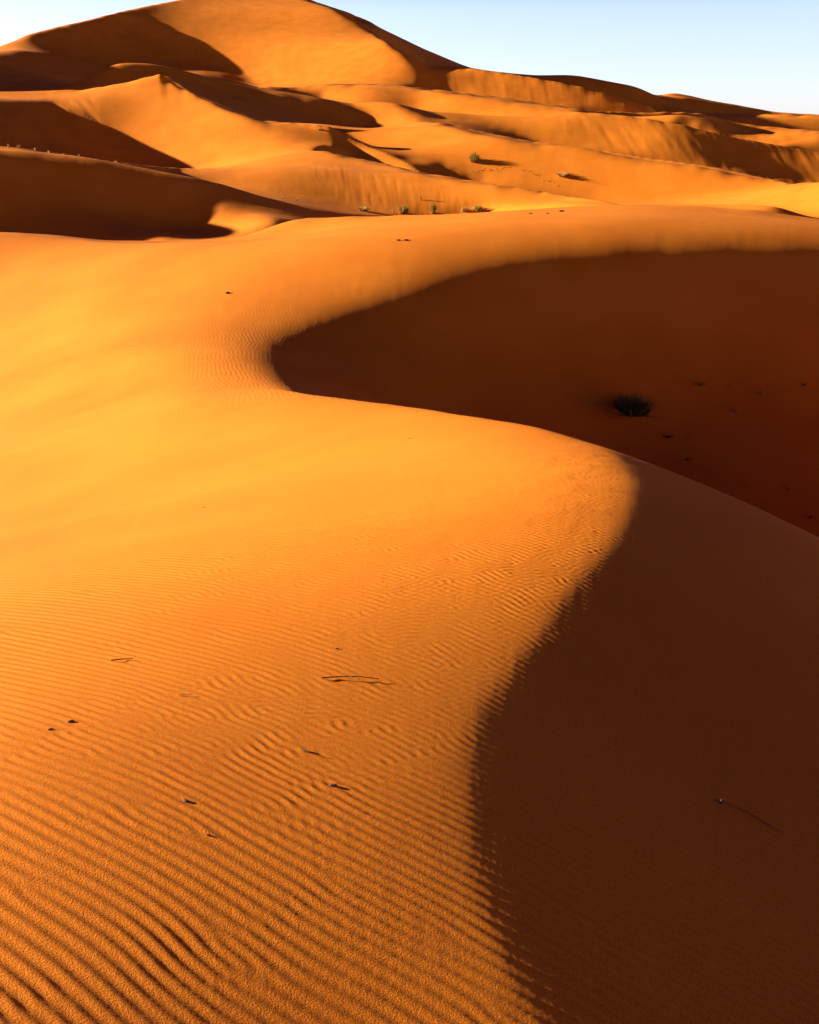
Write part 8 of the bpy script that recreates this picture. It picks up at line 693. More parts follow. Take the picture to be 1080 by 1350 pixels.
0,1,4.5,1,0,0,-1,9.5,-1,10.5,1,3,-10,-17,4.5,1,0,0,-1,0,2,-1,3.5,1,3.5,-2,4,-1,-3,0,34,-18,0,0,-5,0,0,-7,0,0,1,-2,1,-2,-1,0,1,11.5,-3,3,-2,3,-5,2,-3,1,-14,29,-10,0,0,5,4,
4.5,-1,0,-4,-7,8.5,-1,-1,0,2,0,-1,6.5,-5,-4,5.5,-20,-11,5.5,1,0,0,-1,6.5,1,-1,1,-1,1,1,0,0,-1,0,1,0,-3,-1,0,3,0,-5,-7,3.5,-6,-5,4.5,-6,0,0,-4,7.5,5,10.5,1,0,0,1,47.5,-1,
0,7,-8,-17,4.5,1,3.5,-1,2,-1,-1,0,0,1,1,0,0,-3,4,-1,-4,1,36,-16,8.5,1,-2,1,-1,-1,0,1,11.5,-2,3,-2,3,-8,-3,-2,0,-17,29,-8,21.5,-1,0,1,14.5,10,-23,-5,15.5,1,-1,0,-1,2,7.5,
2,-2,0,3,-1,-5,-10,25.5,1,7.5,-1,16.5,-1,8.5,1,1,17.5,-1,0,0,-1,-2,0,9,-10,-21,4.5,1,-1,0,0,-1,2,0,-1,0,0,1,1,0,0,-2,5,-1,-4,2,36,-14,0,0,-7,0,0,-6,0,-4,0,-1,1,3.5,1,9.5,
-1,0,-2,3,-2,7,-13,-6,2,0,-20,27,-6,0,0,2,4.5,-1,-1,0,0,-4,9.5,-1,-1,6.5,-4,-5,-4,5.5,-3,15,-25,6,8.5,-1,7.5,-1,1,-1,3,5.5,-1,-2,4,-2,0,3,0,-7,-10,34.5,1,46.5,-1,-2,2,6,
-9,-20,3.5,-1,1,-1,0,0,-1,0,0,-1,0,0,1,3.5,-2,5,-1,-4,2,36,-11,0,0,-6,0,0,-4,0,-4,0,-1,14.5,-1,0,-2,4,-5,20,-9,-8,7,-2,-26,18,-4,4.5,-1,16.5,-1,-1,14.5,-6,16,-18,29,-5,
15.5,-1,1,-1,2,6.5,-2,1,-2,0,2,0,-8,-2,25.5,1,1,10.5,-1,-1,-1,-1,-1,-1,0,0,-1,3.5,-1,-1,0,1,1,1,4.5,1,0,-1,-1,12.5,-1,3.5,1,0,-1,-2,5,0,-9,-19,5,-4,0,0,1,3.5,-2,0,0,-2,0,
0,1,3.5,-2,5,-1,-4,3,35,-9,7.5,-9,-4,3.5,-1,1,1,3.5,1,1,0,-1,4.5,-1,1,-5,13,-12,-6,10,-4,-19,9,-5,0,0,2,-1,4.5,-1,-1,6.5,-2,-1,-1,-1,0,-1,-1,2,-1,-1,4.5,-4,-6,5.5,-4,15,
-8,36,-7,5.5,1,3.5,1,5.5,-1,0,-1,2,8.5,-1,0,1,0,-10,7,9.5,-7,-6,4.5,5,0,6,6,14.5,-1,48.5,-2,8,0,-8,-21,7,-4,0,0,1,3.5,-1,0,1,-2,0,0,1,0,-1,0,-2,5,-1,-3,3,31,-9,7.5,-4,
3.5,3,-1,12.5,-1,-1,0,-11,0,-9,-5,13,-6,-3,5,-5,0,-1,2,-1,12.5,-2,4.5,-1,0,2,14.5,15,-6,33,-9,5.5,2,-1,-1,0,1,7.5,-1,1,0,-2,0,0,2,0,-1,0,0,-1,1,0,-11,18,33.5,-1,7.5,-1,
-1,-1,-1,-1,14.5,1,0,0,1,11.5,-1,5.5,-1,-3,13,0,-7,-24,9,-5,0,0,2,-1,0,0,-1,-1,3,-2,0,0,1,3.5,-2,5,-1,-3,1,27,-8,3.5,4,3.5,-6,3.5,3,-2,5.5,1,3.5,-1,0,0,-1,0,-2,-10,-7,
-11,-4,13,-8,8,2,-5,2,-2,2,3.5,1,12.5,1,2,-1,0,1,7.5,-4,4.5,-3,0,12,-4,28,-14,5.5,1,0,-1,0,1,0,0,-1,0,-1,3.5,1,0,-2,0,1,4,0,-1,1,0,-2,0,0,-12,25,81.5,-1,-3,13,0,-6,-26,
10,0,4,0,2,4.5,-1,4,-2,6.5,-2,5,-1,-3,-3,25,-6,0,0,-5,0,0,-5,3.5,4,0,2,-2,13.5,1,-4,-2,-5,-8,-2,9,-9,19,0,-3,1,0,2,0,0,-1,1,13.5,1,-1,0,1,12.5,-4,1,5,-2,5,-20,5.5,1,1,-3,
6.5,-2,1,4.5,-2,-1,2,6,0,0,1,0,-1,1,1,-13,33,-4,25.5,1,15.5,-1,-1,-1,-1,-1,0,0,-1,0,0,-1,0,0,1,5.5,-1,-1,0,1,6.5,1,8.5,-1,-1,-3,10,0,-4,-28,12,-8,0,0,3,-1,3.5,-1,3,-3,
6.5,-2,4,-1,-3,-7,22,3.5,-7,0,5,-6,3.5,5,0,2,0,-1,7.5,1,4.5,2,-2,19,0,-5,0,6,-9,21,-2,3.5,1,-1,3.5,1,8.5,-1,4.5,-1,0,2,0,0,1,3.5,-4,0,6,6,0,0,-4,2,-1,-2,-11,-15,5.5,1,1,
-3,4.5,-1,0,-2,1,-1,1,0,1,-2,-1,3,6,-1,0,1,1,-1,3,2,-9,38,-5,6.5,4,6,0,-4,-4,7.5,4,46.5,1,14.5,-2,-1,6,0,0,-30,11,-9,4,0,4,-1,3.5,-1,5,-2,0,1,4.5,-2,4,-1,-2,-9,19,6.5,-6,
3.5,4,0,2,1,-1,10.5,-1,0,0,2,18,-6,-4,5,2,-9,13,-2,-2,0,0,1,13.5,-1,3.5,1,0,0,2,2,0,0,-1,8.5,-4,3,-3,-2,-12,-7,6.5,1,7.5,-1,2,-2,2,-1,2,-3,-1,4,2,-2,0,2,2,-2,2,2,-11,11,
21.5,4,21.5,-1,5.5,-1,-1,13.5,1,1,1,4.5,1,8.5,-1,-2,2,3.5,-31,10,-10,7,0,3,0,0,-1,0,-1,5,-3,0,1,1,3.5,-2,4,0,-2,-11,15,3.5,-5,0,0,-5,6.5,1,-1,10.5,-2,1,0,-4,-3,-7,0,10,0,
-9,5,-1,-2,1,1,1,0,0,-1,10.5,-1,3.5,1,0,1,-2,3,-2,10.5,-3,5,-3,0,-15,3,7.5,1,6.5,-1,2,-3,2,-2,3,-4,0,2,-3,-2,0,1,2,0,3,1,-5,-3,8.5,4,10.5,5,5,4,55.5,1,3.5,-2,7,0,0,4,-33,
13,-9,9,-5,5.5,-1,5,-3,0,1,4.5,-3,4,-1,-3,-13,11,3.5,-5,0,0,-5,4,5.5,1,11.5,-2,2,-2,3,0,-6,-2,9,-3,-7,-2,-1,0,1,0,1,11.5,1,0,-1,5.5,-2,-4,3,-1,10.5,-4,5,-4,0,-14,17,7.5,
2,1,-1,5.5,1,-3,3,-3,3,-4,-3,-2,-4,-3,2,3.5,3,0,4,-5,26.5,1,4.5,-1,5.5,-1,-2,-1,-1,5.5,-1,6.5,1,1,6.5,-1,-1,3.5,1,10.5,1,0,0,-2,-1,10,-5,5,6,-34,10,-14,10,-6,5.5,-1,4,-3,
1,1,4.5,-3,4,-1,-3,-14,6,0,0,4,-4,0,0,-4,5,5.5,1,0,0,-1,-1,7.5,-2,3,-4,17,0,-4,0,2,-6,-2,-4,-2,3.5,1,0,0,-1,0,0,-1,5.5,1,0,-1,-1,4.5,-3,0,1,7.5,5,7,0,0,-4,5,-4,-2,-6,33,
4.5,-4,0,0,-1,0,-1,3.5,-1,1,2,-4,3,-4,3,-2,-5,-6,-2,0,2,1,0,3,3,0,6,-4,0,0,-4,6.5,5,6,4,4,5,4.5,4,5,5,5,58.5,-2,-3,10,-6,5,8,-35,14,-12,11,-8,4.5,-1,-1,3,-2,4.5,-1,0,-2,
4,-1,-3,-12,8.5,4,18.5,2,-12,2,3.5,-6,-4,5,-2,-1,3.5,1,11.5,1,7.5,-3,2,1,11.5,-3,6,-3,-1,-2,24,-7,7.5,1,4.5,-2,0,1,-3,2,-4,4,1,-3,-5,0,1,1,0,0,4,3,1,2,-2,36.5,1,16.5,1,1,
4.5,1,20.5,-2,-2,8,-5,4,10,-35,13,-14,12,-9,4.5,-1,-1,3,-2,4.5,-1,0,-2,4,-1,-4,-9,3.5,5,14.5,-1,-1,1,5.5,1,0,-9,-3,3.5,-10,-3,6,-1,6.5,-1,5.5,-1,3.5,1,7.5,-3,2,1,10.5,1,
-2,6,-3,-1,-1,22,-13,6.5,-5,0,2,3.5,-2,0,0,-4,3,-2,3,1,-1,-2,0,-1,2,1,1,3,4,2,0,-2,0,-5,11.5,4,5.5,4,5,5,57.5,1,-1,2,0,-5,0,11,-35,15,-13,12,-9,5.5,-1,2,-1,4.5,-1,0,-2,4,
-2,-6,-6,-5,15.5,1,3.5,1,5.5,2,-3,14,3.5,1,-9,0,4,19.5,-1,5.5,-2,3,0,0,-1,9.5,-1,5,-2,-2,1,5,-18,8.5,1,3.5,-2,1,0,1,5,0,2,1,-2,-1,0,-1,2,0,1,2,4,1,-2,-4,25.5,1,1,4.5,-1,
3.5,2,1,9.5,-1,4.5,-1,7.5,1,1,1,3.5,1,1,9.5,1,0,0,1,-1,8,3.5,11,-34,17,-12,12,-7,4,4.5,-1,1,-1,4.5,-2,0,-2,4,-2,-8,-2,-9,0,0,6,5.5,-5,6.5,1,3.5,2,4.5,-1,0,-3,10,3.5,5,-4,
1,3,-1,10.5,1,3.5,-1,3.5,-1,3.5,1,-1,0,4,0,0,-2,-5,4.5,4,5,3.5,5,-2,-2,4,-8,-14,9.5,1,0,0,-2,1,-2,1,1,0,3,1,-3,0,-1,0,1,0,1,1,4,0,-2,-4,7.5,5,4,25.5,-1,22.5,1,21.5,1,-1,
13,3.5,11,-34,16,-13,13,-7,4,0,0,-1,8.5,-1,0,-2,4,-2,-8,3,-12,15.5,1,3.5,1,6.5,-2,3,3.5,9,-2,2,2,11.5,1,12.5,-2,-1,4,12.5,1,5,-1,-2,5,-9,-5,9.5,1,0,-1,-1,1,3,-2,-2,0,2,0,
-4,1,-2,1,1,0,2,0,3,-1,0,-5,34.5,-1,1,17.5,1,1,0,0,1,12.5,1,8.5,2,-2,15,-5,0,0,11,-33,19,-10,13,-7,5,0,0,-1,3.5,1,4.5,-1,0,-2,4,-1,-8,9,-14,0,0,5,0,4,3.5,-7,6.5,1,-1,-1,
0,1,-1,4.5,-2,5,-2,3.5,7,2,5,2,1,9.5,-1,1,3.5,-1,0,0,-1,5.5,-2,-2,1,1,0,-2,9.5,3,3,-1,-2,3,-15,9,9.5,1,1,-1,0,-2,6,3.5,2,0,-6,2,-1,3,0,0,2,0,4,-2,2,-5,34.5,-1,21.5,1,
22.5,2,-4,14,-5,0,-6,10,-31,15,-12,13,-7,4,0,0,-1,0,0,-1,1,0,0,1,0,-1,0,-2,4,-2,-9,16,-15,0,0,4,5.5,-7,7.5,-3,-2,0,1,0,0,-1,0,2,-3,16,0,-5,0,0,3,2,7,1,10.5,-1,1,3.5,-1,
3.5,-1,4.5,-1,0,-3,11.5,-1,4,3,-1,-2,2,-14,20,10.5,2,0,0,-1,3,1,-1,0,3,1,-6,3,-2,2,0,0,1,-1,3,-2,5,-4,23.5,1,0,1,1,0,-1,5.5,-2,3.5,-1,9.5,-1,4.5,1,1,0,0,1,3.5,-1,3.5,1,
13.5,2,-4,9,-4,0,-8,8,-30,19,-8,13,-6,4,0,0,-1,0,0,-2,2,0,1,1,0,-1,0,-2,4,-2,-9,21,-16,4.5,6,4,0,0,-6,7.5,-4,0,0,1,-2,0,-1,0,4,-7,4.5,-1,1,2,8,1,0,-1,8.5,-2,0,-1,0,1,4.5,
-1,3.5,1,1,1,-4,0,-1,9.5,-2,4,2,0,-1,2,-9,24,-5,9.5,3,-1,0,2,1,3,-3,0,3,2,-6,4,-1,3.5,1,-2,2,-2,8,4.5,-6,-7,4.5,7,7,18.5,-1,4.5,-1,44.5,2,0,5,0,0,-6,9,-30,14,-10,12,-6,4,
0,0,-1,0,-1,-2,2,4.5,-1,0,-2,4,-3,-8,26,-14,16.5,-4,0,-1,1,3.5,-1,4,-4,-4,3.5,-1,0,0,7,0,0,-1,8.5,-2,1,0,0,1,-1,1,8.5,4,-3,11.5,-4,6,3,0,-2,3,-7,26,-6,8.5,-4,2,-3,-2,2,0,
5,-4,0,5,2,-7,4,4.5,1,-1,3,-3,10,24.5,1,1,0,0,-1,-1,-1,4.5,-1,9.5,-1,13.5,1,10.5,1,9.5,2,4,3.5,-4,11,-28,11,-11,12,-5,0,0,2,-2,0,-1,-2,3,4.5,-1,0,-2,4,-3,-8,27,-12,16.5,
-4,0,-1,2,3.5,-1,3,14,0,-5,0,0,-1,-1,-1,5,0,0,-1,8.5,-2,2,0,-1,2,-1,2,6.5,1,-1,4,-2,6.5,-4,-4,3.5,-4,7,0,0,-2,3,-6,23,-13,8.5,-6,0,-4,0,3,-1,9,-5,0,7,0,-8,6,1,4.5,-2,2,
-3,10,16.5,-5,-4,17.5,-2,1,33.5,1,9.5,-1,9,0,-4,0,0,9,-25,12,-11,11,-5,0,0,1,-2,0,0,-1,4,4.5,-1,0,-2,3,-3,-8,25,-10,16.5,-3,1,-1,2,0,0,-1,0,-3,8,0,-4,0,0,-1,-2,1,4,0,0,
-1,0,0,1,5.5,-2,3,0,-2,2,-2,3,6.5,-1,-2,2,-1,11.5,-4,8,-1,1,-1,3,-5,10,-18,7.5,4,-7,0,-1,3,4,-2,15,-8,0,7,5,-12,5,1,-2,1,0,0,-1,2,-3,10,27.5,1,0,-1,-1,4.5,-2,1,7.5,-1,0,
0,-1,-1,-1,0,0,-1,0,1,1,6.5,-1,-1,0,0,1,1,12.5,-4,13,-9,-8,4,0,7,-21,17,-5,9,-5,0,4,3,-2,0,-1,-2,4,4.5,-1,-1,-2,3,-3,-8,22,-7,16.5,-2,2,-2,2,0,0,-2,0,-7,-7,4.5,-1,-2,2,3,
0,0,-1,8.5,-3,4,-1,-3,1,-1,3,-1,-1,4.5,-2,0,1,7.5,-5,-4,0,0,1,-3,7,-3,3,-2,3,-4,-3,-17,7.5,6,-5,0,-1,5,6,-3,22,-10,0,12,8,-16,0,2,-4,1,3.5,2,-4,11,0,0,-4,-4,3.5,-5,6.5,
-5,0,0,-5,11.5,-1,5.5,-2,44.5,-7,11,-4,-4,0,0,6,-19,11,-9,9,-5,0,0,2,-2,0,-1,-1,4,4.5,-1,-1,-2,4,-3,-8,16,-4,16.5,-2,3,-1,2,0,-1,0,-2,-1,-4,-4,0,0,1,-1,0,1,3,0,0,-1,8.5,
-4,5,-2,0,2,0,2,5.5,1,-1,14.5,-3,10,-5,4,-2,3,-2,-12,-9,10.5,-3,5,7,-5,34,-11,0,11,11,-16,5,3,-6,1,0,0,-1,1,-4,12,35.5,-2,2,11.5,-1,-1,26.5,-1,3.5,-5,9,-4,-6,0,0,6,-18,9,
-9,8,-5,0,0,1,-2,0,-1,-1,4,0,1,0,0,-1,0,-2,3,-4,-6,10,0,0,-4,6.5,4,7.5,-3,4,-1,2,0,-2,3,-6,16,0,-5,0,0,1,-1,0,-4,2,0,0,-2,0,0,-1,5.5,-3,6,0,0,2,2,0,1,4.5,1,15.5,-2,12,-6,
3,-1,2,0,-17,11.5,-3,3,6,-6,31,-13,0,15,12,-15,4,4,-4,1,0,0,-1,0,-4,11,11.5,4,23.5,-3,2,33.5,1,6.5,1,8.5,4,-15,10,-8,7,4.5,-2,0,-1,-1,3,0,1,0,0,-1,0,-2,4,-5,-2,4,0,0,-5,
15.5,6,-2,1,1,-3,5,-10,-5,5.5,-1,4,-12,2,0,0,-2,0,1,-1,5.5,-1,12,-6,0,0,2,-3,1,4.5,1,0,1,-2,11.5,-1,-1,7,-6,1,-2,-1,-2,-17,16,10.5,-3,0,7,-15,17,-10,0,12,13,-18,0,0,-1,1,
3.5,1,-4,8,31.5,-1,3.5,-3,2,0,-1,-1,5.5,-1,5.5,-1,3.5,1,1,1,0,-1,0,0,-1,-1,3.5,1,0,0,1,5.5,-1,1,0,0,6,6.5,-12,11,-7,6,4.5,-3,0,-1,-1,2,6.5,-2,3,-7,2,3.5,-5,0,0,5,0,4,4,
9.5,8,-1,2,3,-3,7,-4,-7,5.5,-2,6,-10,1,0,0,-1,0,0,-1,6.5,20,-10,0,0,1,-4,1,6.5,2,-2,1,0,-1,6.5,-8,-7,-1,3,5,-4,1,0,-3,-3,-12,26,-11,-6,4.5,6,4,0,0,-3,-2,7,-14,0,-6,0,7,
11,-19,0,0,1,4.5,1,-4,7,-5,0,-5,-7,0,0,-7,-7,0,0,6,5,0,0,-8,-5,6.5,-6,12.5,-3,2,40.5,1,0,-3,12,-5,5.5,-9,9,-7,5,4.5,-3,0,-1,0,2,6.5,-1,3,-7,7,-7,0,0,-6,15.5,8,-1,0,3,-2,
7,13,0,-4,4.5,-2,5,-4,3.5,-2,2,7.5,-2,31,-6,-4,0,1,-3,1,7.5,-5,1,9.5,-1,-2,6,0,-3,1,0,-3,2,-7,27,-6,9.5,-4,-3,5,-8,0,-4,0,0,9,-13,0,0,3,4.5,1,-4,2,31.5,-1,3.5,-2,2,3.5,1,
0,0,-1,4.5,-1,-1,3.5,1,1,8.5,-1,7.5,1,5.5,1,0,-4,15,-6,5.5,-8,7,-9,4,4.5,-3,0,-1,5.5,-1,-1,0,-2,3,-8,12,-11,0,0,-6,3.5,5,0,0,5,8.5,7,0,0,1,0,4,8,6.5,-3,8,2,-1,0,0,-3,4,
-1,6.5,-3,24,0,-4,0,1,-2,7.5,1,-5,9.5,-4,-4,0,9,-3,-1,1,0,-3,3,-6,25,-8,9.5,-3,-2,1,14,5.5,-10,4,0,4,-1,4.5,-4,-3,0,-4,16.5,-4,16.5,-2,1,40.5,1,0,-3,14,-6,0,0,-4,0,0,-6,
7,-7,5.5,-3,0,-1,8.5,-1,3,-8,17,-15,0,0,-5,15.5,6,4.5,-6,-8,6.5,-2,9,4,-2,1,0,-3,3,-1,5.5,1,-10,5,-5,0,0,1,-2,7.5,2,-4,1,9.5,-4,0,10,-3,-1,1,0,-3,4,-4,25,-12,9.5,-2,-2,0,
22,5.5,-5,4,0,5,-1,4.5,-4,-2,25.5,1,1,1,1,0,0,-1,3.5,-2,1,8.5,-1,4.5,-1,-1,0,0,1,0,1,1,9.5,1,3.5,1,0,0,-1,0,0,1,0,0,11,-5,0,0,-5,0,0,-4,0,-11,5.5,-3,0,-2,0,0,1,6.5,3,-8,
21,-18,0,0,-4,5.5,4,9.5,4,-2,0,-1,0,-7,-4,-4,5.5,-2,5,4,-3,1,0,0,4,-2,0,-1,-1,3.5,-9,-7,-8,3.5,-2,0,0,-1,-1,0,0,-1,1,-4,1,9.5,-3,0,10,-1,-1,1,0,-3,6,-4,16,-16,7.5,4,0,0,
-2,3,25,8.5,5,0,-1,-1,0,0,-4,-2,0,0,-7,0,0,-6,0,0,5,5,4,3.5,-5,-6,0,0,-6,16.5,-2,1,37.5,-1,0,0,1,-1,3,6,-4,6.5,8,-7,5.5,-4,0,-2,0,0,2,6.5,3,-9,25,-19,18.5,3,0,3,-2,-3,13,
0,-5,5.5,-1,0,3,-3,2,-1,2,3,-1,6.5,-2,-4,-7,0,3,0,-1,7.5,3,-3,1,9.5,-3,1,8,0,-1,1,0,-2,7,-3,3,-17,9.5,3,0,-2,9,8.5,5,5.5,-2,2,26.5,1,1,7.5,-1,1,6.5,-1,-1,9.5,1,9.5,-1,0,
0,1,6.5,-1,0,0,2,-1,5,0,0,4,3.5,-4,0,5,-9,5.5,-4,1,-1,0,0,3,4.5,-1,0,3,-9,28,-19,7.5,5,0,-4,8.5,3,0,2,-3,-5,5,0,-4,5.5,-3,0,2,-4,2,0,1,2,-1,6.5,20,0,-8,0,3,0,-1,6.5,-1,3,
-2,1,9.5,-3,2,6,1,3.5,-2,5,-2,-6,-11,8.5,1,5,-1,2,-8,8.5,5,5.5,-4,-5,-6,-5,-5,-4,-5,-5,12.5,-6,16.5,-2,1,27.5,-1,12.5,2,0,7,4,0,5,-6,4.5,5,-8,5.5,-4,1,-1,0,-1,4,5.5,-1,2,
-9,30,-19,18.5,2,1,3,-3,-1,-5,3.5,1,4.5,-3,1,-3,2,-2,0,1,4.5,1,-1,0,16,0,-7,0,2,0,-1,6.5,-1,4,-1,1,9.5,-4,3,1,4.5,-1,3,-2,-6,-6,9.5,5,-2,9,-5,8.5,4,5.5,-4,-6,26.5,1,1,0,
0,-1,4.5,-1,1,0,0,1,0,-1,6.5,1,0,-1,-1,4.5,-1,10.5,1,3.5,1,4.5,1,2,4,7,6,0,5,-10,0,4,0,0,4,-7,5.5,-5,1,-1,0,-1,4,0,0,-1,3.5,2,-9,32,-19,5.5,-4,8.5,4,0,0,-4,0,2,2,-4,9,
4.5,1,3.5,-2,-4,0,-3,1,-2,0,1,0,0,1,0,1,0,-8,-4,4,-5,0,1,5.5,-1,0,0,-2,3,-1,1,9.5,-5,3,-2,5.5,2,-1,-7,5,6.5,6,0,0,3,-4,23,-7,8.5,3,-1,4.5,-5,-4,0,-6,15.5,-5,-4,0,0,4,
13.5,-2,1,39.5,1,0,10,0,5,0,0,-10,0,4,3.5,-6,5.5,-5,1,0,0,-1,5,6.5,2,-9,33,-19,17.5,-3,0,1,1,-6,19,0,-4,7.5,-3,0,-3,1,-1,5.5,-1,1,-3,-6,-7,0,-5,0,1,8.5,-1,4,-1,2,1,8.5,
-4,6,-2,5.5,1,-4,-8,19,9.5,2,-5,24,9.5,3,-1,4.5,-4,-4,26.5,1,1,4.5,1,0,0,-1,1,5.5,1,3.5,-1,0,1,17.5,1,1,0,0,1,5.5,1,-4,14,4.5,-9,5.5,-6,3.5,4,0,-5,1,0,0,-2,5,0,0,-1,3.5,
2,-9,35,-19,5.5,-5,8.5,5,0,0,-2,-2,2,0,-10,0,-6,7.5,-2,-1,0,-3,1,0,0,-1,-1,0,0,-1,1,-6,18,0,0,-5,0,1,1,7.5,-1,0,-2,2,1,8.5,-3,8,-2,5.5,1,-3,-5,26,-4,8.5,1,-5,20,9.5,3,-1,
4.5,-4,-4,17.5,-4,17.5,-1,1,14.5,1,24.5,2,-7,15,3.5,4,-4,5.5,-6,5.5,-5,1,0,0,-2,5,4.5,-1,0,2,-10,35,-18,17.5,-3,-5,3,-2,-6,-6,-5,4.5,1,0,0,-1,0,0,-2,2,0,0,-1,3.5,-1,1,-6,
13,0,-5,0,0,1,3.5,1,6.5,-1,2,1,7.5,-1,-3,8,-3,7.5,-4,26,-5,8.5,1,-9,2,9.5,3,-1,4.5,-4,-4,26.5,1,1,0,0,-1,-1,3.5,-1,1,9.5,-1,4.5,1,14.5,1,1,3.5,1,0,-1,-1,0,3,-8,12,4.5,-4,
4,4.5,-6,5.5,-5,1,0,0,-1,5,-1,3.5,-1,0,1,-10,36,-17,5.5,-5,3.5,-5,-5,6.5,3,-6,5,-2,15,9.5,-1,0,0,-1,1,0,1,4.5,-2,1,-8,-5,0,-5,6.5,1,4.5,-1,-2,1,3,6.5,1,0,-1,-2,7,-2,6.5,
-1,-3,27,-12,0,0,6,4,6,5,3.5,-1,-3,9.5,2,5.5,-5,-5,35.5,-1,1,36.5,-1,-1,1,4,-6,7,10.5,-5,5.5,-4,3.5,-2,5,-1,5.5,1,-11,35,-16,16.5,-1,7,-6,7,-2,20,9.5,-1,1,-1,8.5,-1,-1,2,
-6,4,-5,0,1,0,-1,0,0,1,5.5,-2,1,2,8.5,-2,0,5,-1,7.5,-3,21,-15,7.5,-1,-1,14,-14,9.5,2,5.5,-5,-5,26.5,1,5.5,1,0,0,-1,1,8.5,1,3.5,-1,-1,9.5,-1,11.5,1,-1,0,1,4,-1,11.5,-4,
5.5,-4,3.5,-2,4,-1,4.5,-1,0,-11,35,-15,7.5,4,0,-4,6.5,-5,6,-5,9,-10,0,-4,8.5,-2,1,-3,2,0,-1,1,5.5,-4,21,0,0,-4,0,1,0,-1,4.5,-1,3.5,-4,1,2,7.5,1,-4,2,3,7.5,1,-2,7,-17,5.5,
4,0,-2,-3,14,-19,9.5,1,5.5,-6,-6,35.5,-1,1,12.5,-1,-1,21.5,1,0,-1,1,3,5,10.5,4,6.5,-4,3.5,-2,3,-1,5.5,1,-12,34,-13,9.5,-4,6.5,-3,-2,-4,9,-11,-6,-4,7.5,-1,-2,2,-4,5,0,-2,
0,-2,3.5,1,-4,14,4.5,2,0,-1,7.5,1,-7,2,2,5.5,2,0,1,-4,3,1,7.5,1,-1,-2,-13,5.5,4,0,-1,-5,22,-13,9.5,1,5.5,-5,-5,11.5,4,14.5,1,3.5,-1,-1,0,0,-1,-1,1,4.5,1,0,1,1,10.5,-1,
4.5,-1,9.5,-1,0,1,0,-1,1,0,10,-4,9.5,5,10.5,-3,2,-1,-1,-1,4.5,-12,34,-11,5.5,-8,-4,0,0,-4,6.5,2,-5,-4,5,13,9.5,-1,-2,1,-4,7,0,-2,0,-2,1,0,0,1,-8,-9,4.5,1,0,0,-1,6.5,1,-7,
0,2,1,4.5,1,0,1,-4,2,6.5,1,1,1,0,-11,-12,0,0,7,6,0,5,-1,-2,-7,35,-6,9.5,1,4.5,1,-5,-6,11.5,4,23.5,-1,1,37.5,-1,1,-3,12,-6,20.5,-2,2,-1,6.5,-12,31,-11,16.5,9,-5,-3,2,15,
-4,-5,0,-1,7.5,2,-4,8,0,-2,0,-1,3.5,-1,0,-6,0,-4,0,0,2,9.5,3,-4,0,2,7.5,2,-3,2,9.5,2,-13,7.5,1,-2,-9,35,-4,9.5,1,5.5,-4,-4,35.5,-2,13.5,-1,5.5,-1,4.5,-1,11.5,1,0,0,1,-5,
10,-6,10.5,-5,8.5,-1,-2,1,-1,4.5,-1,0,-12,29,-11,5.5,-4,0,5,7.5,-3,8,-4,-1,-10,-2,-6,-5,3.5,1,5.5,2,-3,9,-1,-1,5.5,-2,23,-4,4.5,1,-1,0,-1,-1,5.5,5,0,-1,2,0,-1,5.5,1,-3,2,
9.5,2,-13,13,5.5,4,1,-3,-12,39,0,-4,4.5,-5,-4,8.5,-4,-3,35.5,-1,1,13.5,-1,21.5,1,3.5,-5,6,-6,17.5,-1,0,0,-2,0,-1,6.5,-13,27,-10,7.5,4,7.5,-3,2,-3,0,-10,-3,-5,9.5,1,1,-3,
4,-1,5.5,-1,0,20,5.5,2,5.5,-1,3.5,1,0,0,3,8.5,-2,1,0,-1,4.5,1,0,-1,2,-9,24,-5,5.5,1,-2,-18,14,16.5,-3,-4,30.5,-1,-1,-1,0,0,-1,1,0,1,0,-1,0,0,1,1,1,4.5,-1,-1,0,0,1,-1,4.5,
-1,3.5,-1,0,1,1,0,-1,-1,0,1,-1,0,0,-2,0,-4,9.5,-5,-5,6.5,-1,0,0,-2,8.5,-13,25,-9,9.5,-4,-5,4.5,-1,-1,-4,3,15,-4,5.5,1,4.5,1,0,-2,3.5,1,1,3.5,-8,-1,15.5,-3,1,-1,1,8.5,-1,
1,-1,-1,4.5,1,0,-4,1,-5,24,-7,0,6,4.5,-1,-14,-2,-4,-6,4.5,-4,-7,7.5,2,-3,-5,18.5,5,4,15.5,-1,1,17.5,1,17.5,1,-1,-1,0,4,19.5,-1,0,0,-2,8.5,-14,24,-8,15.5,6,0,-4,10,22,-6,
5.5,1,3.5,-1,2,0,-1,7.5,-3,-4,-9,0,-4,0,5,11.5,-3,0,-1,1,1,4.5,-1,1,0,0,1,0,-1,6.5,-4,3,-3,33,7.5,-1,-7,-11,-4,9.5,1,4.5,1,-4,-5,33.5,-1,0,-1,1,12.5,-1,4.5,1,-1,4.5,-1,
3.5,-1,8.5,-1,-1,-2,10,-4,18.5,-1,0,0,-2,8.5,-15,23,-8,14.5,-2,8,-1,-3,5,-2,-6,9.5,-2,2,0,0,1,-1,-1,4.5,-5,18,-5,0,-5,0,8,11.5,-2,0,-1,0,2,3.5,-4,6.5,-1,0,0,-1,0,0,1,-3,
5,-3,35,-6,7.5,-2,-21,6.5,-5,3.5,1,4.5,2,-5,-5,8.5,-4,4.5,-4,21.5,-1,1,13.5,-1,4.5,-1,17.5,-1,-1,-3,12,-6,18.5,-1,0,0,-2,-2,7.5,-15,23,-7,14.5,-3,5,-1,-4,10,-6,-4,9.5,-3,
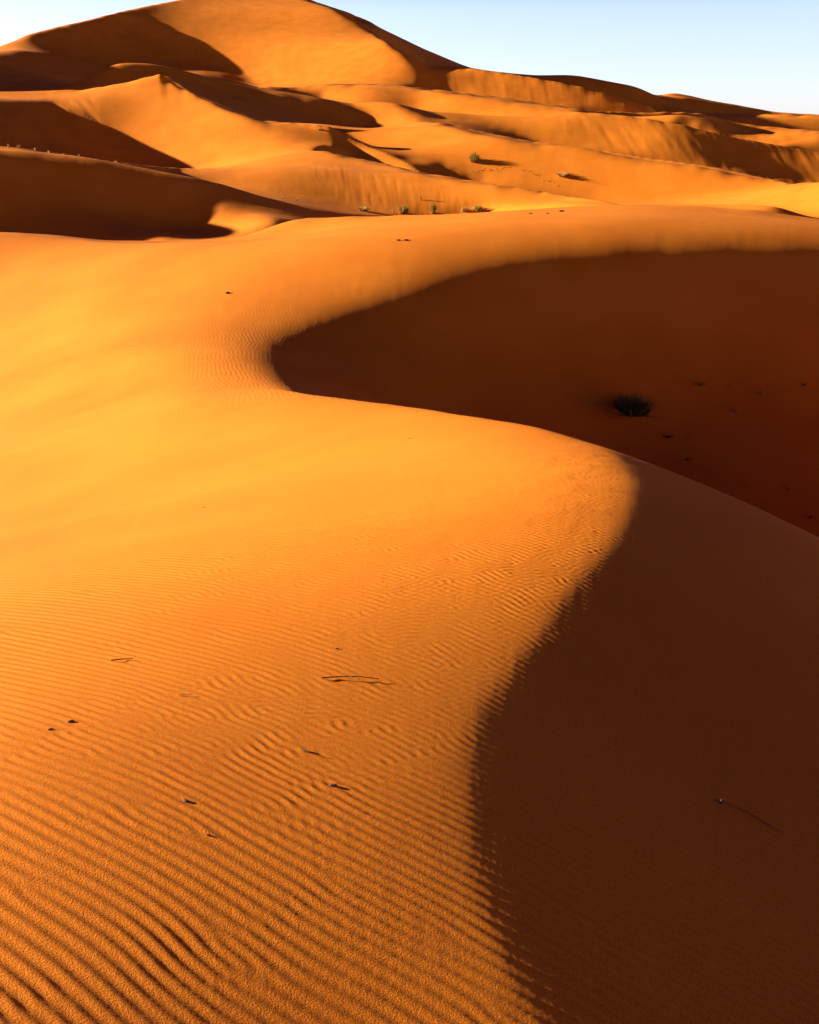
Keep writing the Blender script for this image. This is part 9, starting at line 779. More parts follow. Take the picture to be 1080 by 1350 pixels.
1,-1,0,0,-1,5.5,-5,20,0,0,-5,0,8,11.5,-1,0,-1,-2,1,5.5,1,-1,1,1,0,-1,6.5,-3,5,-3,32,-10,7.5,2,-28,9.5,-1,1,4.5,1,-6,-5,28.5,1,1,0,-1,3.5,-1,1,1,5.5,1,1,1,4.5,-1,3.5,-1,
3.5,1,0,-1,3.5,-1,0,1,0,0,1,0,0,1,-2,-2,-5,11,-6,0,0,4,4.5,6,3.5,-4,6.5,-2,0,0,-2,-2,2,6.5,-15,22,-6,14.5,-2,1,-1,-7,19,11.5,-3,1,-1,3,0,-1,5.5,-5,10,0,0,-4,0,5,5.5,5,6,
5.5,1,0,-5,-1,5.5,2,-2,4,3,0,-1,0,-1,-1,3.5,-2,4,-2,25,-16,5.5,1,-1,18,-24,-6,8.5,-1,2,4.5,2,-5,-4,8.5,-5,0,-5,-4,0,-5,4.5,4,7,4,15.5,1,1,35.5,-2,-2,-3,7,-6,3.5,-4,3.5,5,
10.5,-1,0,0,-2,-3,3,6.5,-15,22,-6,16.5,-1,-6,19,-5,9.5,-2,-3,1,-2,5,0,-1,5.5,-5,-10,18.5,-1,-4,-20,5.5,2,-2,4,3,0,-1,6.5,-1,2,-1,9,-19,5.5,2,-4,32,-16,9.5,-2,2,1,-1,0,-1,
2,-9,-6,31.5,-1,4.5,2,1,-1,27.5,1,6.5,-3,-2,0,0,-5,3.5,-4,14.5,-2,0,0,-1,-2,4,6.5,-16,21,-6,13.5,-3,4,-1,-1,-9,0,-7,0,0,-2,6.5,-2,-1,0,-3,7,6.5,-2,6,-9,3.5,4,13.5,1,-2,0,
-23,5.5,2,-2,3,1,0,-1,7.5,1,1,-2,-18,3.5,5,0,3,-9,37,-7,-4,5.5,4,5,0,-2,3,1,-1,0,-2,3,-14,-8,12.5,-4,-5,0,0,4,0,0,5,16.5,1,20.5,1,1,8.5,1,5.5,-3,-2,5,0,-5,3.5,-5,14.5,-1,
0,0,-1,-2,5,-1,5.5,-16,21,-5,13.5,-3,5,0,-4,-1,-7,0,0,1,7.5,-2,0,0,-4,10,6.5,-6,29,-6,3.5,4,14.5,-3,5,-24,5.5,2,-2,4,1,1,-2,8.5,1,-12,-16,3.5,4,0,4,-13,40,10.5,-2,4,0,-1,
2,-3,3,-10,-4,28.5,1,1,6.5,1,0,-1,-1,5.5,1,0,-1,4.5,-1,0,0,-1,0,1,1,4.5,-1,0,1,0,1,5.5,-4,-3,9,5.5,-4,0,0,-7,4.5,-4,6.5,-1,3.5,-2,5,-1,4.5,-1,-16,21,-5,13.5,-1,5,1,-9,21,
0,-6,0,3,7.5,-1,2,0,-5,11,-2,5.5,-7,22,-7,0,0,-5,6.5,4,5.5,1,0,0,-5,30,-14,5.5,1,-1,0,0,1,-2,0,1,6.5,2,-14,-2,5.5,6,-17,46,6.5,4,7,7,0,-1,4,0,-2,3,-3,3,-7,1,-8,-7,8.5,-4,
-4,24.5,2,20.5,1,1,14.5,-4,-3,12,-5,7.5,-6,14.5,-1,-3,7,-2,5.5,-17,20,-5,13.5,-1,2,1,-7,12.5,-2,3,0,-6,11,-2,5.5,-8,11,3.5,-5,15.5,-8,30,-8,5.5,1,2,-3,-1,0,-3,0,1,6.5,1,
-10,9,5.5,7,-18,46,6,9.5,-2,4,0,-1,2,-3,3,-6,8,35.5,-1,2,0,0,-1,-1,4.5,1,0,-1,9.5,1,3.5,1,11.5,-5,-3,11,-5,5.5,5,0,-8,12.5,1,0,-1,-3,8,-2,0,0,-1,0,-1,-16,20,-6,5.5,-4,
7.5,-1,0,0,6,-8,11.5,-2,4,0,-6,8,-2,5.5,-10,-11,-5,0,4,-5,13.5,-1,0,-9,27,7.5,2,-4,0,0,-2,0,1,7.5,-7,22,5.5,8,-14,38,5,9.5,-2,3,-2,-1,0,-3,3,-6,15,0,-4,20.5,4,13.5,3,
19.5,-1,15.5,1,-5,-2,6,-6,7.5,-5,12.5,1,0,0,-3,9,-2,0,-1,-1,0,0,-16,19,-6,13.5,-1,0,-1,15,-6,11.5,-2,4,0,-6,4,-1,4.5,-2,1,-11,-4,0,0,-5,13.5,-1,0,-11,28,7.5,3,-5,2,0,-1,
9.5,-4,16,-6,-4,3.5,9,-10,29,10.5,-1,2,0,0,-2,-3,3,-5,16,32.5,1,1,1,0,2,0,-1,-1,3.5,1,1,0,0,-1,8.5,-1,0,1,1,0,0,-1,7.5,2,2,0,-5,1,0,-7,0,0,5,6.5,-4,-4,9.5,1,0,0,-2,10,-2,
0,-1,-1,0,-1,-16,19,-6,5.5,-6,4.5,5,3.5,-1,-2,-6,-4,11.5,-3,4,0,-5,0,-1,4.5,-5,12,-11,3.5,-5,5,4.5,-4,5.5,1,0,-1,0,-12,22,0,4,5.5,4,-5,2,0,-1,1,1,3.5,-1,0,0,1,-2,-4,-12,
-4,3.5,9,-4,22,7.5,4,0,0,1,0,-2,0,-3,-3,2,-4,15,6.5,7,4,0,0,-6,11.5,4,13.5,2,36.5,-6,6,0,-5,23.5,-2,11,-2,4.5,-1,-16,18,-6,14.5,-3,17,0,-4,10.5,1,-4,4,-1,-2,-2,-2,4.5,-7,
28,-6,3.5,-5,6,4.5,-5,6.5,-1,0,0,-12,8.5,4,-4,2,0,-1,10.5,-11,-1,-4,3.5,9,-1,12,10.5,2,-1,-1,0,-4,-2,3,-4,14,31.5,1,1,3.5,1,18.5,1,0,0,1,7.5,-1,6.5,-6,10,5.5,-5,19.5,-3,
12,-1,0,0,-1,0,-1,-15,18,-6,8.5,-4,0,0,-1,0,0,-5,-1,9.5,1,3.5,-3,3,-2,3,-3,-2,4.5,-8,21,0,0,4,0,-5,7,4.5,-4,3.5,4,5,1,-2,0,-1,-5,-6,7.5,4,-2,2,0,-1,10.5,-7,18,-5,3.5,7,
-3,9,10.5,2,-1,0,0,-3,-3,2,-3,13,12.5,-4,23.5,1,1,22.5,-1,6.5,1,5.5,-4,12,5.5,-5,19.5,-2,12,-2,4.5,-1,-15,17,-6,11.5,-1,1,-1,2,-7,9.5,2,4,0,0,-2,3,-3,8,-4,-2,0,0,-1,0,
-14,2,0,0,4,0,-5,8,11.5,-2,0,-3,4,-15,7.5,3,-1,1,0,-1,10.5,-5,29,4.5,6,-6,9,10.5,3,-2,0,0,-3,-3,2,-2,13,30.5,1,1,0,0,1,0,0,2,0,-1,6.5,-1,-1,0,1,0,0,-1,-1,0,1,0,-1,0,0,-1,
5.5,-1,5.5,-1,-3,10,3.5,5,0,-4,3.5,-4,3.5,-5,9.5,1,0,-3,12,-2,4.5,-1,-14,16,-6,4.5,-8,3.5,-6,0,0,-2,1,-3,22,4.5,1,5.5,2,4,0,0,-1,3,-3,11,-4,-1,1,0,-1,-1,-8,-7,4.5,-5,7,
8.5,6,7,1,-3,0,-4,7,-20,5.5,-4,0,3,0,0,1,-1,9.5,-1,-4,10,-4,3.5,3,-11,7,6.5,6,0,0,-4,4,-2,0,-1,-2,-2,2,-2,13,6.5,5,7,0,0,-8,-4,0,-4,4.5,5,5,4,0,4,14.5,1,20.5,-1,1,9.5,-1,
0,1,-2,0,7,3.5,4,19.5,1,0,-3,12,-2,4.5,-1,-14,14,-6,0,0,-5,7.5,2,-3,1,-6,-4,14.5,-2,2,-3,9,-5,0,1,0,0,-3,2,-9,0,0,4,0,-4,4,11.5,-1,1,-5,14,-22,7.5,3,-1,0,2,-1,11.5,-8,
-10,-4,3.5,-19,6,9.5,-5,5,-2,0,0,-1,-2,2,-2,11,34.5,-1,0,0,1,10.5,1,4.5,-1,4.5,-1,1,-1,4.5,1,0,1,0,-1,0,1,-4,3,24.5,1,0,-3,11,-2,3.5,1,0,-14,13,-5,0,0,-7,0,0,5,4.5,2,-3,
0,-3,-8,14.5,-1,2,-2,8,-2,4.5,-5,20,-4,0,0,5,4,12.5,-2,0,1,-6,28,-19,7.5,2,-1,0,3,11.5,-1,-8,5,-7,0,0,-5,-28,7,9.5,-6,7,-2,0,0,-3,-4,2,-2,10,-5,15.5,4,4.5,4,14.5,-1,1,
21.5,1,0,0,-1,5.5,-1,-1,0,0,-7,6,24.5,1,0,-3,10,-2,5.5,-15,11,-5,0,0,-4,7.5,1,-3,0,7,17.5,-2,2,-2,4.5,-7,11,0,0,4,7,13.5,-1,0,0,-9,35,-14,7.5,2,0,0,3,11.5,-2,-6,28,-4,0,
0,-7,-35,9,9.5,-7,7,-2,3.5,-1,2,-3,9,-6,29.5,1,1,4.5,-2,2,0,0,1,0,0,-1,0,0,-1,-1,6.5,1,1,-1,-1,0,1,0,0,-1,0,0,1,0,2,0,-1,0,-1,-7,8,5.5,-5,6.5,-7,-6,10.5,1,1,-3,9,-2,4.5,
-1,-15,9,-5,0,4,-6,0,0,4,3.5,-2,1,-2,0,5,5.5,1,0,-1,0,1,1,3.5,-1,3.5,-3,-3,0,0,-1,0,-9,-9,3.5,9,13.5,-3,1,0,-9,34,-8,7.5,2,-1,-1,2,0,1,0,1,7.5,-3,-4,14,-9,0,0,-5,-39,10,
9.5,-7,7,-2,-1,0,-3,-3,2,-2,9,-9,7.5,-5,0,-5,-5,0,-7,7.5,4,14.5,-2,2,27.5,1,0,1,3.5,-2,-7,7,0,0,-5,0,0,-7,18.5,1,0,-2,8,-2,4.5,-1,-14,7,-5,0,5,-5,5,5.5,-1,1,-2,0,4,14.5,
-2,0,-1,2,-3,-2,3.5,-3,2,-9,3.5,6,13.5,-3,2,0,-10,29,-5,7.5,1,0,-2,0,1,0,0,1,0,1,5.5,-2,-1,-3,-10,0,0,-2,-39,3,9.5,-6,7,-2,-1,0,0,-1,2,-3,9,-7,35.5,-3,2,4.5,-1,-1,4.5,1,
18.5,1,1,0,0,-3,-5,3.5,-7,0,0,-9,16.5,1,1,2,1,-2,8,-1,5.5,-13,5,-5,0,5,-5,5,5.5,-1,1,-1,0,3,4.5,1,9.5,-2,0,-2,5,-3,-2,3.5,-6,24,-4,3.5,8,3.5,5,0,0,-5,4,5.5,-3,2,0,-12,26,
8.5,1,0,-2,0,2,12.5,-7,3,3.5,-33,-6,-4,0,0,-5,5.5,-5,5,-2,-1,0,0,-2,2,-3,8,-4,9.5,-4,-5,-5,-4,22.5,-4,1,33.5,-4,-1,3.5,-7,0,0,-10,18.5,2,0,-2,7,-1,4.5,-1,-12,0,-5,0,5,-5,
5,6.5,1,-1,0,3,3.5,4,2,5.5,1,3.5,-2,1,-4,6,-3,4.5,-6,16,8.5,4,0,0,-6,4,5.5,-4,3,0,-16,11,8.5,2,-1,-2,-1,1,12.5,-4,17,0,0,2,-23,-8,-4,0,0,-7,0,-4,3.5,-4,3,-1,3.5,-2,2,-3,
6,-4,35.5,-4,1,0,0,1,1,0,-1,0,0,-1,-1,0,1,4.5,1,1,3.5,1,0,-1,6.5,1,0,1,-5,4,-5,-7,0,-6,0,0,-10,10.5,4,4.5,-3,0,1,1,0,-3,6,-1,-1,4.5,-11,0,-4,0,5,-6,5,4.5,-2,-1,0,-2,0,2,
-4,0,4,4,2,5.5,2,3.5,-2,2,-3,6,-4,4.5,-10,-5,3.5,6,6,3.5,7,4,0,-7,4,5.5,-4,3,-1,-12,-1,8.5,3,-3,-2,-4,3.5,-1,8.5,-1,-5,28,3.5,-21,-18,-7,-4,6,-7,0,-4,5,0,0,-2,3,-1,0,-1,
0,-3,3,-3,4,-5,35.5,-4,1,23.5,-1,0,-1,7.5,-7,10,-7,0,5,-4,0,0,-6,15.5,-2,0,1,0,0,-2,5,-1,-1,3.5,-1,-9,3.5,5,-6,4,4.5,-2,0,0,-1,0,1,4.5,2,5.5,1,3.5,-3,2,-3,7,-3,1,0,0,-1,
-4,-11,7.5,-5,5,0,0,-9,6.5,-5,2,-1,-5,-7,8.5,4,-3,0,-6,1,12.5,-4,25,-7,0,0,-15,-14,3.5,-10,0,-5,3.5,-2,2,0,0,-1,0,-2,4,-5,7,-9,28.5,1,6.5,-4,1,16.5,1,1,3.5,1,0,-1,0,-1,
3.5,-1,3.5,-9,15,-8,-5,8.5,-4,-5,3.5,-4,0,4,4.5,-2,4.5,-2,4,0,-1,3.5,-2,-7,-6,0,6,5,-5,5.5,-1,9.5,2,9.5,-3,2,-2,5,-3,1,0,0,-2,7,-11,7.5,-7,7,4,0,-11,3.5,-4,0,0,-3,3,-2,2,
-13,8.5,6,-7,-3,-4,2,0,0,-1,4.5,-4,4.5,-5,35,-8,-5,0,-5,-7,0,-4,0,-9,0,-5,0,0,-1,-1,1,4.5,-2,6,-8,31,13.5,-5,22.5,-3,1,23.5,-1,1,-1,3.5,-1,3.5,-9,18,-8,-4,20.5,-2,0,0,1,
0,-1,3,5.5,-3,-5,-9,0,0,4,-6,5.5,-1,9.5,1,9.5,-2,1,-1,2,-1,1,0,0,-6,26,-6,3.5,4,3.5,-6,5,0,0,-9,6.5,-2,1,-3,7,-16,8.5,6,-5,-1,-2,3.5,-1,9.5,-4,25,-11,3.5,-10,3.5,-4,4.5,
-1,-1,1,0,-1,0,0,-1,4,-11,64,8,27.5,1,0,1,1,4.5,-3,2,0,0,1,1,0,-1,0,0,-1,-1,-1,0,1,1,3.5,1,0,0,1,1,0,0,2,8.5,-10,17,-8,12.5,-4,8.5,-2,4.5,-1,2,5.5,-2,-2,-12,0,6,0,-5,3.5,
2,0,-2,0,1,3.5,-4,5.5,1,3.5,1,3.5,-3,1,1,-1,0,1,-1,0,-6,18,3.5,7,7,3.5,-4,3.5,-5,3.5,-5,4.5,-4,13,-18,0,0,4,3.5,-5,0,7,-10,-8,6,-1,1,11.5,-3,9,-12,3.5,-10,14.5,1,-1,2,
-12,72,9,3.5,-4,0,-6,-7,0,0,-8,-5,0,-7,4.5,-5,-6,16.5,-2,2,25.5,-1,7.5,-9,14,-7,21.5,-2,4.5,-1,1,5.5,-3,0,-14,3.5,-4,3.5,2,1,-2,2,18.5,-2,0,3,-5,-1,0,-1,0,-12,-4,12.5,-4,
6.5,3,0,-5,24,-19,8.5,8,0,0,11,-2,12.5,-1,-5,-8,0,-4,0,-10,16.5,-2,-11,71,8,28.5,1,6.5,-2,2,0,-1,7.5,-1,14.5,1,0,0,1,5.5,-5,8,-6,12.5,-4,8.5,-2,0,1,1,0,-1,6.5,-3,3,-17,
5.5,-4,0,2,1,-2,2,1,0,-1,0,-5,13.5,-3,-1,6,-4,3.5,-2,-5,-10,3.5,4,15.5,3,0,-6,32,-16,8.5,9,0,-7,11,-2,13.5,-13,-9,0,-4,0,-10,0,4,9.5,1,0,-1,0,0,-6,-8,61,10.5,-4,-5,-5,-4,
22.5,-2,2,24.5,1,7.5,-2,0,0,-6,0,-4,0,0,-4,16.5,-2,4.5,-2,-1,3.5,-1,0,-4,5,-20,5.5,-5,0,2,1,-2,2,18.5,-2,-3,9,-3,3.5,-4,5,-11,18.5,1,4,0,-7,39,-13,8.5,8,0,-6,10,0,0,-1,
11.5,-14,8,3.5,-6,11.5,1,4.5,-6,-5,50,-4,30.5,1,4.5,-2,2,0,-1,1,1,0,-1,19.5,-1,1,5.5,-3,5,0,-5,0,-5,-6,7.5,-6,-6,6.5,6,5,0,-1,0,1,0,-1,-2,-2,3.5,-1,0,-5,9,-22,0,6,3.5,-5,
0,2,1,-2,2,1,3.5,-7,4.5,1,5.5,1,0,0,-2,-3,7,-2,1,0,0,-7,27,-5,19.5,3,0,-7,41,-8,8.5,5,0,-4,6,0,1,-1,11.5,-9,25,7.5,2,0,1,0,0,-1,-1,0,0,-1,0,1,0,-4,-1,37,-11,3.5,-5,0,0,
-5,28.5,-2,2,22.5,1,0,0,-1,6.5,-5,10,0,-4,26.5,-1,-2,5.5,-5,13,-23,0,5,3.5,-5,0,2,1,-2,1,18.5,-1,-3,7,-1,0,0,-1,-5,19,20.5,3,0,-8,35,-4,7.5,2,5,-4,-4,0,0,1,-1,11.5,-7,33,
15.5,1,0,0,1,0,-3,0,27,-13,25.5,-1,-1,6.5,1,0,-2,1,19.5,-1,-1,0,1,0,1,-1,4.5,1,0,-7,13,-4,24.5,1,0,0,-1,-4,4.5,-1,-6,17,-24,0,4,5.5,2,0,-1,1,6.5,2,0,0,1,8.5,-1,-2,9,3.5,
-1,-9,-5,12.5,4,6.5,-1,3,0,-9,26,8.5,2,5,-6,-2,-3,0,0,-1,11.5,-6,35,-6,0,0,-5,0,0,-4,3.5,-1,9.5,-2,1,18,-13,4.5,-5,30.5,-2,2,25.5,-1,6.5,-6,14,-4,22.5,-1,0,1,3.5,-4,0,-1,
3.5,-6,21,-24,7.5,2,-2,8.5,2,11.5,-1,-2,8,3.5,-4,4,-8,19.5,-2,0,1,-13,17,8.5,2,4,-9,2,-1,0,0,-1,11.5,-4,22,-13,0,0,-4,0,0,-6,3.5,-1,3.5,-1,6.5,2,8,-13,25.5,-1,-1,0,0,1,
3.5,1,1,-2,2,0,-1,0,0,-1,-1,6.5,-1,-1,0,-1,3.5,-1,-1,3.5,1,5.5,1,0,-6,12,-4,11.5,-6,-4,9.5,-1,-1,3.5,-1,-5,0,-1,0,1,-1,-7,26,-24,3.5,-4,0,0,5,2,-2,1,7.5,1,0,0,1,0,-1,8.5,
4,-1,-1,1,-8,17,-8,14.5,-4,0,6,0,0,-3,-2,1,-14,13,8.5,3,0,-11,5,-2,0,0,-1,4.5,-4,6.5,-2,5,-12,5.5,-5,0,0,2,-1,0,0,1,-2,-2,-4,3.5,2,3,3,-11,9.5,-7,0,0,-6,4.5,4,0,0,4,14.5,
-2,2,25.5,-1,5.5,-1,-3,10,23.5,-1,4.5,-1,-4,1,-1,3.5,-7,29,-24,7.5,1,-4,2,19.5,-1,3.5,-1,0,-8,20,-4,19.5,-3,-2,2,-13,4,8.5,4,0,-14,3,-1,0,0,-1,12.5,-9,-6,8.5,2,-1,0,0,1,
-6,-4,-4,0,0,-1,2,4,0,-9,33.5,1,0,-2,2,4.5,-1,15.5,-1,3.5,1,-1,3.5,-1,0,-2,0,5,5.5,-4,23.5,-4,2,-1,3.5,-7,33,-24,3.5,-4,3.5,2,-5,2,10.5,1,5.5,1,0,0,-1,0,-3,0,-1,0,-6,13,
5.5,5,4,13.5,-3,-3,0,-12,-6,8.5,4,4,-15,-1,1,0,-1,-1,11.5,1,-11,15,0,4,6.5,2,0,0,-1,2,-11,-8,4.5,2,3,-2,-6,19.5,5,5,14.5,-1,2,25.5,-1,4.5,1,-4,6,6.5,-6,23.5,-4,2,4.5,-7,
36,-23,7.5,1,-5,2,16.5,1,1,0,-1,0,-5,0,-1,0,-9,-7,20.5,-3,-2,0,-11,-13,8.5,4,0,-11,0,2,15.5,-8,27,11.5,-1,2,-11,-26,4.5,2,2,-3,-4,36.5,3,-1,-1,5.5,1,0,0,1,0,-1,-1,11.5,
-1,0,0,1,0,0,-5,10,0,-4,4.5,-8,6.5,-6,-4,6.5,-6,8.5,-4,2,-1,3.5,-8,39,-22,3.5,-4,3.5,1,-4,1,16.5,1,1,0,-2,3,-4,0,-1,-2,0,-10,6.5,6,6.5,-4,-4,5.5,-2,-2,0,-8,-18,6.5,-4,-5,
5,0,-5,8,3.5,-1,4.5,-7,-6,6.5,-8,38,9.5,1,1,-1,2,-5,-26,0,-5,0,2,2,3,-3,-5,3.5,-4,5.5,-7,-4,0,-6,4.5,6,0,0,5,15.5,2,25.5,-1,5.5,-6,14,0,-4,4.5,-4,23.5,-4,3,-1,3.5,-8,41,
-22,8.5,-3,19.5,-1,-2,4,-3,0,-2,-2,17,-7,20.5,-2,-1,-1,-4,-21,8.5,5,0,0,9,-2,15.5,-8,41,10.5,2,-2,2,-2,-23,3.5,2,0,3,-2,-5,25.5,1,9.5,-1,2,12.5,-1,-1,0,1,8.5,1,6.5,-7,15,
0,-4,5.5,6,7.5,4,7.5,2,3.5,1,0,-1,-4,3,-2,-1,0,-1,-8,42,-22,3.5,-4,3.5,-1,18.5,1,0,-1,-3,5,-3,0,-3,0,15,5.5,4,7.5,5,7.5,-1,-1,-2,0,-23,8.5,6,-4,0,8,-4,14.5,-1,-8,41,10.5,
3,-3,2,12,-23,3.5,3,-1,3,-3,-5,19.5,4,5,15.5,2,13.5,-1,11.5,-1,5.5,-7,14,13.5,-4,11.5,-1,3.5,-1,-4,4,-1,0,0,-1,-9,43,-21,7.5,-3,3,14.5,1,4.5,-1,-3,5,-2,0,-5,4,-4,23.5,-1,
3,-21,8.5,6,-5,-2,5,-3,4.5,-4,9.5,-1,-8,42,8.5,-1,-1,3,0,2,32,-17,3.5,3,-1,3,-4,-3,23.5,-1,0,1,1,9.5,2,6.5,1,4.5,-1,-1,3.5,-1,-1,3.5,1,0,0,-1,-1,4.5,-1,-5,11,4.5,4,3.5,6,
4.5,-7,-4,6.5,-4,-6,1,0,-1,0,1,0,-1,-4,5,-2,-1,-1,0,-10,44,-20,4,4,5.5,-5,5,-1,0,0,-1,4.5,-1,5.5,1,0,0,1,0,0,-3,5,-3,-1,-7,17,5,5.5,4,6.5,5,5,6.5,2,1,0,0,5,-21,7.5,-4,6,
-6,0,4,-2,4.5,-5,6.5,-4,0,3,0,-9,41,8.5,-3,-1,3,2,0,42,-10,3.5,3,-2,3,-5,-3,3.5,-6,-5,4.5,-5,-5,0,-5,4.5,4,5,5,16.5,2,30.5,-2,-1,6,23.5,-1,-1,-1,0,1,0,0,-3,6,-1,3.5,-11,
45,-18,7.5,-8,5,-1,19.5,-5,5,-2,-2,-1,2,6.5,4,14.5,2,1,0,0,6,-22,8.5,6,-10,-2,15.5,1,0,-11,37,8.5,-3,0,3,0,-1,44,-5,3.5,4,-2,3,-6,-2,36.5,1,0,0,-1,5.5,1,1,13.5,1,6.5,-3,
3,0,-4,0,-5,0,0,-6,15.5,-5,3.5,-1,4.5,-4,6,-1,-1,0,0,-13,45,-17,6,5,4.5,2,-11,4,-2,16.5,1,0,0,-4,4,-2,-5,11,4.5,5,10.5,6,0,-4,-4,5.5,1,0,8,-24,8.5,6,-14,-2,-2,1,4.5,-4,
6.5,-6,0,0,1,-6,32,-4,7.5,-3,0,3,-2,2,42,4.5,4,-4,3,-5,12.5,-4,-4,23.5,1,30.5,-4,6,6.5,-6,3.5,-4,20.5,-4,6,-2,-1,0,0,-14,45,-16,4,5.5,3,-10,3,-1,20.5,1,-4,-8,9,24.5,1,-1,
11,-24,8.5,4,-15,2,-2,13.5,1,3.5,26,-5,7.5,-2,1,4,0,-9,31,4.5,4,-5,4,-5,24.5,-1,0,1,6.5,1,6.5,-1,-1,4.5,1,1,8.5,1,1,3.5,1,0,-1,0,1,1,-1,-6,10,-4,-6,0,0,6,0,-6,3.5,-6,4.5,
-4,4,5,6.5,1,1,5.5,-3,6,-2,-1,0,1,-14,45,-16,6,6,4.5,3,-8,1,-1,4.5,1,11.5,1,0,-1,3,0,-4,-5,-10,4.5,6,4,11.5,-5,5.5,-1,2,-1,15,-24,8.5,2,-12,1,-2,12.5,-7,-1,0,0,4,23,-6,
4.5,5,6,0,-2,0,3,0,-15,6,4.5,3,-6,3,-7,10.5,-5,-5,-4,25.5,1,24.5,-1,3.5,-1,-6,11,4.5,4,0,-6,3.5,-5,20.5,-3,7,-2,-1,0,0,-15,45,-15,7.5,-4,0,-1,17.5,-1,-1,4,0,-4,16,23.5,1,
0,1,-1,17,-23,8.5,2,-9,2,-1,0,-1,11.5,2,0,1,-1,19,-5,7.5,-1,0,1,0,-11,-14,4.5,3,-7,3,-7,26.5,1,5.5,1,3.5,-1,0,1,21.5,1,1,1,0,0,1,0,-2,-6,10,0,-4,4.5,-5,20.5,1,1,0,0,-3,8,
-1,-1,0,0,-16,45,-15,5,4,4.5,-3,1,-1,17.5,1,-1,0,1,3,-2,8,6.5,4,11.5,-4,5.5,-1,1,-2,19,-22,8.5,2,-9,2,-1,1,-1,10.5,-5,-2,1,1,-7,16,6.5,6,0,-1,0,0,-2,-2,-20,4.5,2,-7,2,-8,
-2,6.5,-4,29.5,-2,1,28.5,-2,-4,8,31.5,-3,8,-2,-1,0,0,-15,44,-14,4,5.5,-3,7,-2,21.5,4,-2,-3,24.5,-3,0,-2,19,-21,9.5,-8,1,0,0,-1,12.5,1,0,-9,10,8.5,-1,0,0,-3,2,-20,4.5,2,
-7,2,-9,-3,23.5,1,1,4.5,-1,-1,1,1,1,0,0,-2,1,7.5,1,1,0,-1,0,0,-1,0,-1,-1,7.5,-1,3.5,-2,-1,3.5,-6,11.5,-4,-4,0,5,0,4,11.5,-2,8,-2,0,0,1,-15,43,-13,4,5.5,-3,12,-2,10.5,1,0,
0,1,1,1,6.5,9,24.5,-1,-3,0,-2,19,-21,8.5,-4,-4,4,15.5,2,0,-5,-5,8.5,-2,0,0,-4,10,-20,4.5,2,-6,1,-8,-4,6.5,-5,-5,28.5,-2,1,13.5,-1,14.5,-4,3,0,-5,0,-6,28.5,-3,10,-1,3.5,
-16,41,-12,6.5,-3,12,-3,18.5,-1,2,0,0,-2,23.5,3,-1,-3,1,-2,18,-20,8.5,-7,-3,6,1,13.5,1,0,-1,0,-14,8.5,-1,0,0,-5,32,-14,4.5,2,-4,-1,-5,-4,23.5,1,1,11.5,-2,2,28.5,-5,8,-5,
-7,0,-10,28.5,-2,10,-2,0,0,1,-16,39,-12,6.5,-3,12,-3,0,0,-1,7.5,1,0,-1,5.5,-1,2,-3,6,0,0,-4,11.5,4,9.5,3,-1,-3,1,-1,18,-20,8.5,-11,-2,4,14.5,1,0,-1,0,-12,8.5,-1,0,-1,-6,
39,-7,4.5,1,-5,-2,-3,-4,7.5,-4,-4,9.5,-4,17.5,-3,2,28.5,-6,12,-7,-5,4,-10,0,0,-5,25.5,-2,10,-1,3.5,-17,37,-11,6.5,-4,10,-3,8.5,-1,0,1,9.5,-5,10,24.5,3,0,-2,0,0,17,-20,
8.5,-12,1,15.5,1,3,0,1,-16,8.5,-1,1,0,-5,38,4.5,2,1,-4,-1,-5,-6,23.5,1,1,5.5,-1,1,1,3.5,-3,1,5.5,1,0,0,1,19.5,-7,16,-6,-7,0,-8,0,4,-6,5,7.5,-5,-6,0,5,13.5,-2,9,-2,-1,0,0,
-16,33,-10,6.5,-5,8,-3,-1,0,0,1,4.5,-1,4.5,-1,4.5,1,0,-6,4,0,0,-8,4,13.5,5,0,4,5,3.5,2,-1,-3,0,0,17,-19,4.5,-6,3.5,-10,3,-3,8.5,-6,6.5,2,-3,7,-17,8.5,-1,1,-1,-6,41,4.5,2,
1,-2,0,-10,-8,5.5,-6,0,0,-4,8.5,-5,-5,-5,-4,11.5,1,3.5,-3,1,27.5,1,-8,18,-6,-5,6,-8,0,4,-8,5,24.5,-2,9,-1,-1,-1,0,-16,28,-9,6.5,-3,7,-2,-1,-1,0,1,13.5,-1,1,2,1,27.5,-3,0,
0,15,-18,8.5,-8,5,-3,-1,13.5,1,2,-4,17,-16,8.5,-2,0,0,-12,33,4.5,3,0,-3,0,-11,-9,23.5,1,1,8.5,1,0,0,-3,1,1,1,25.5,1,-9,18,-6,-8,4,-8,0,4,-9,5,7.5,-5,0,0,4,5.5,1,7.5,-2,9,
-1,-1,-1,0,-14,23,-8,6.5,-1,6,-2,-2,-1,0,1,1,1,0,-2,0,-1,2,1,0,-1,3.5,-2,0,2,3,3.5,-5,7.5,-4,14.5,1,-3,0,0,13,-18,4.5,-6,3.5,-7,5,0,-1,13.5,-1,5,-2,26,-12,5.5,5,0,0,-1,0,
0,-13,14,4.5,3,0,-2,0,-10,-9,7.5,-5,-4,7.5,-4,-5,-6,-5,-4,14.5,1,-3,1,27.5,1,-9,18,-5,-7,0,-4,0,4,-10,3.5,-4,13.5,1,7.5,-2,8,-1,3.5,-11,17,-7,6.5,1,6,-2,-1,6.5,-1,0,-2,0,
1,3.5,-1,0,-2,0,2,28.5,-3,0,1,12,-18,8.5,-4,6,5,-1,11.5,-1,-1,-1,6,-4,28,-8,8.5,-2,1,0,-11,-15,4.5,3,0,-1,0,-9,-8,30.5,-1,4.5,1,-3,1,8.5,1,4.5,-1,0,-1,11.5,1,-8,16,-4,-6,
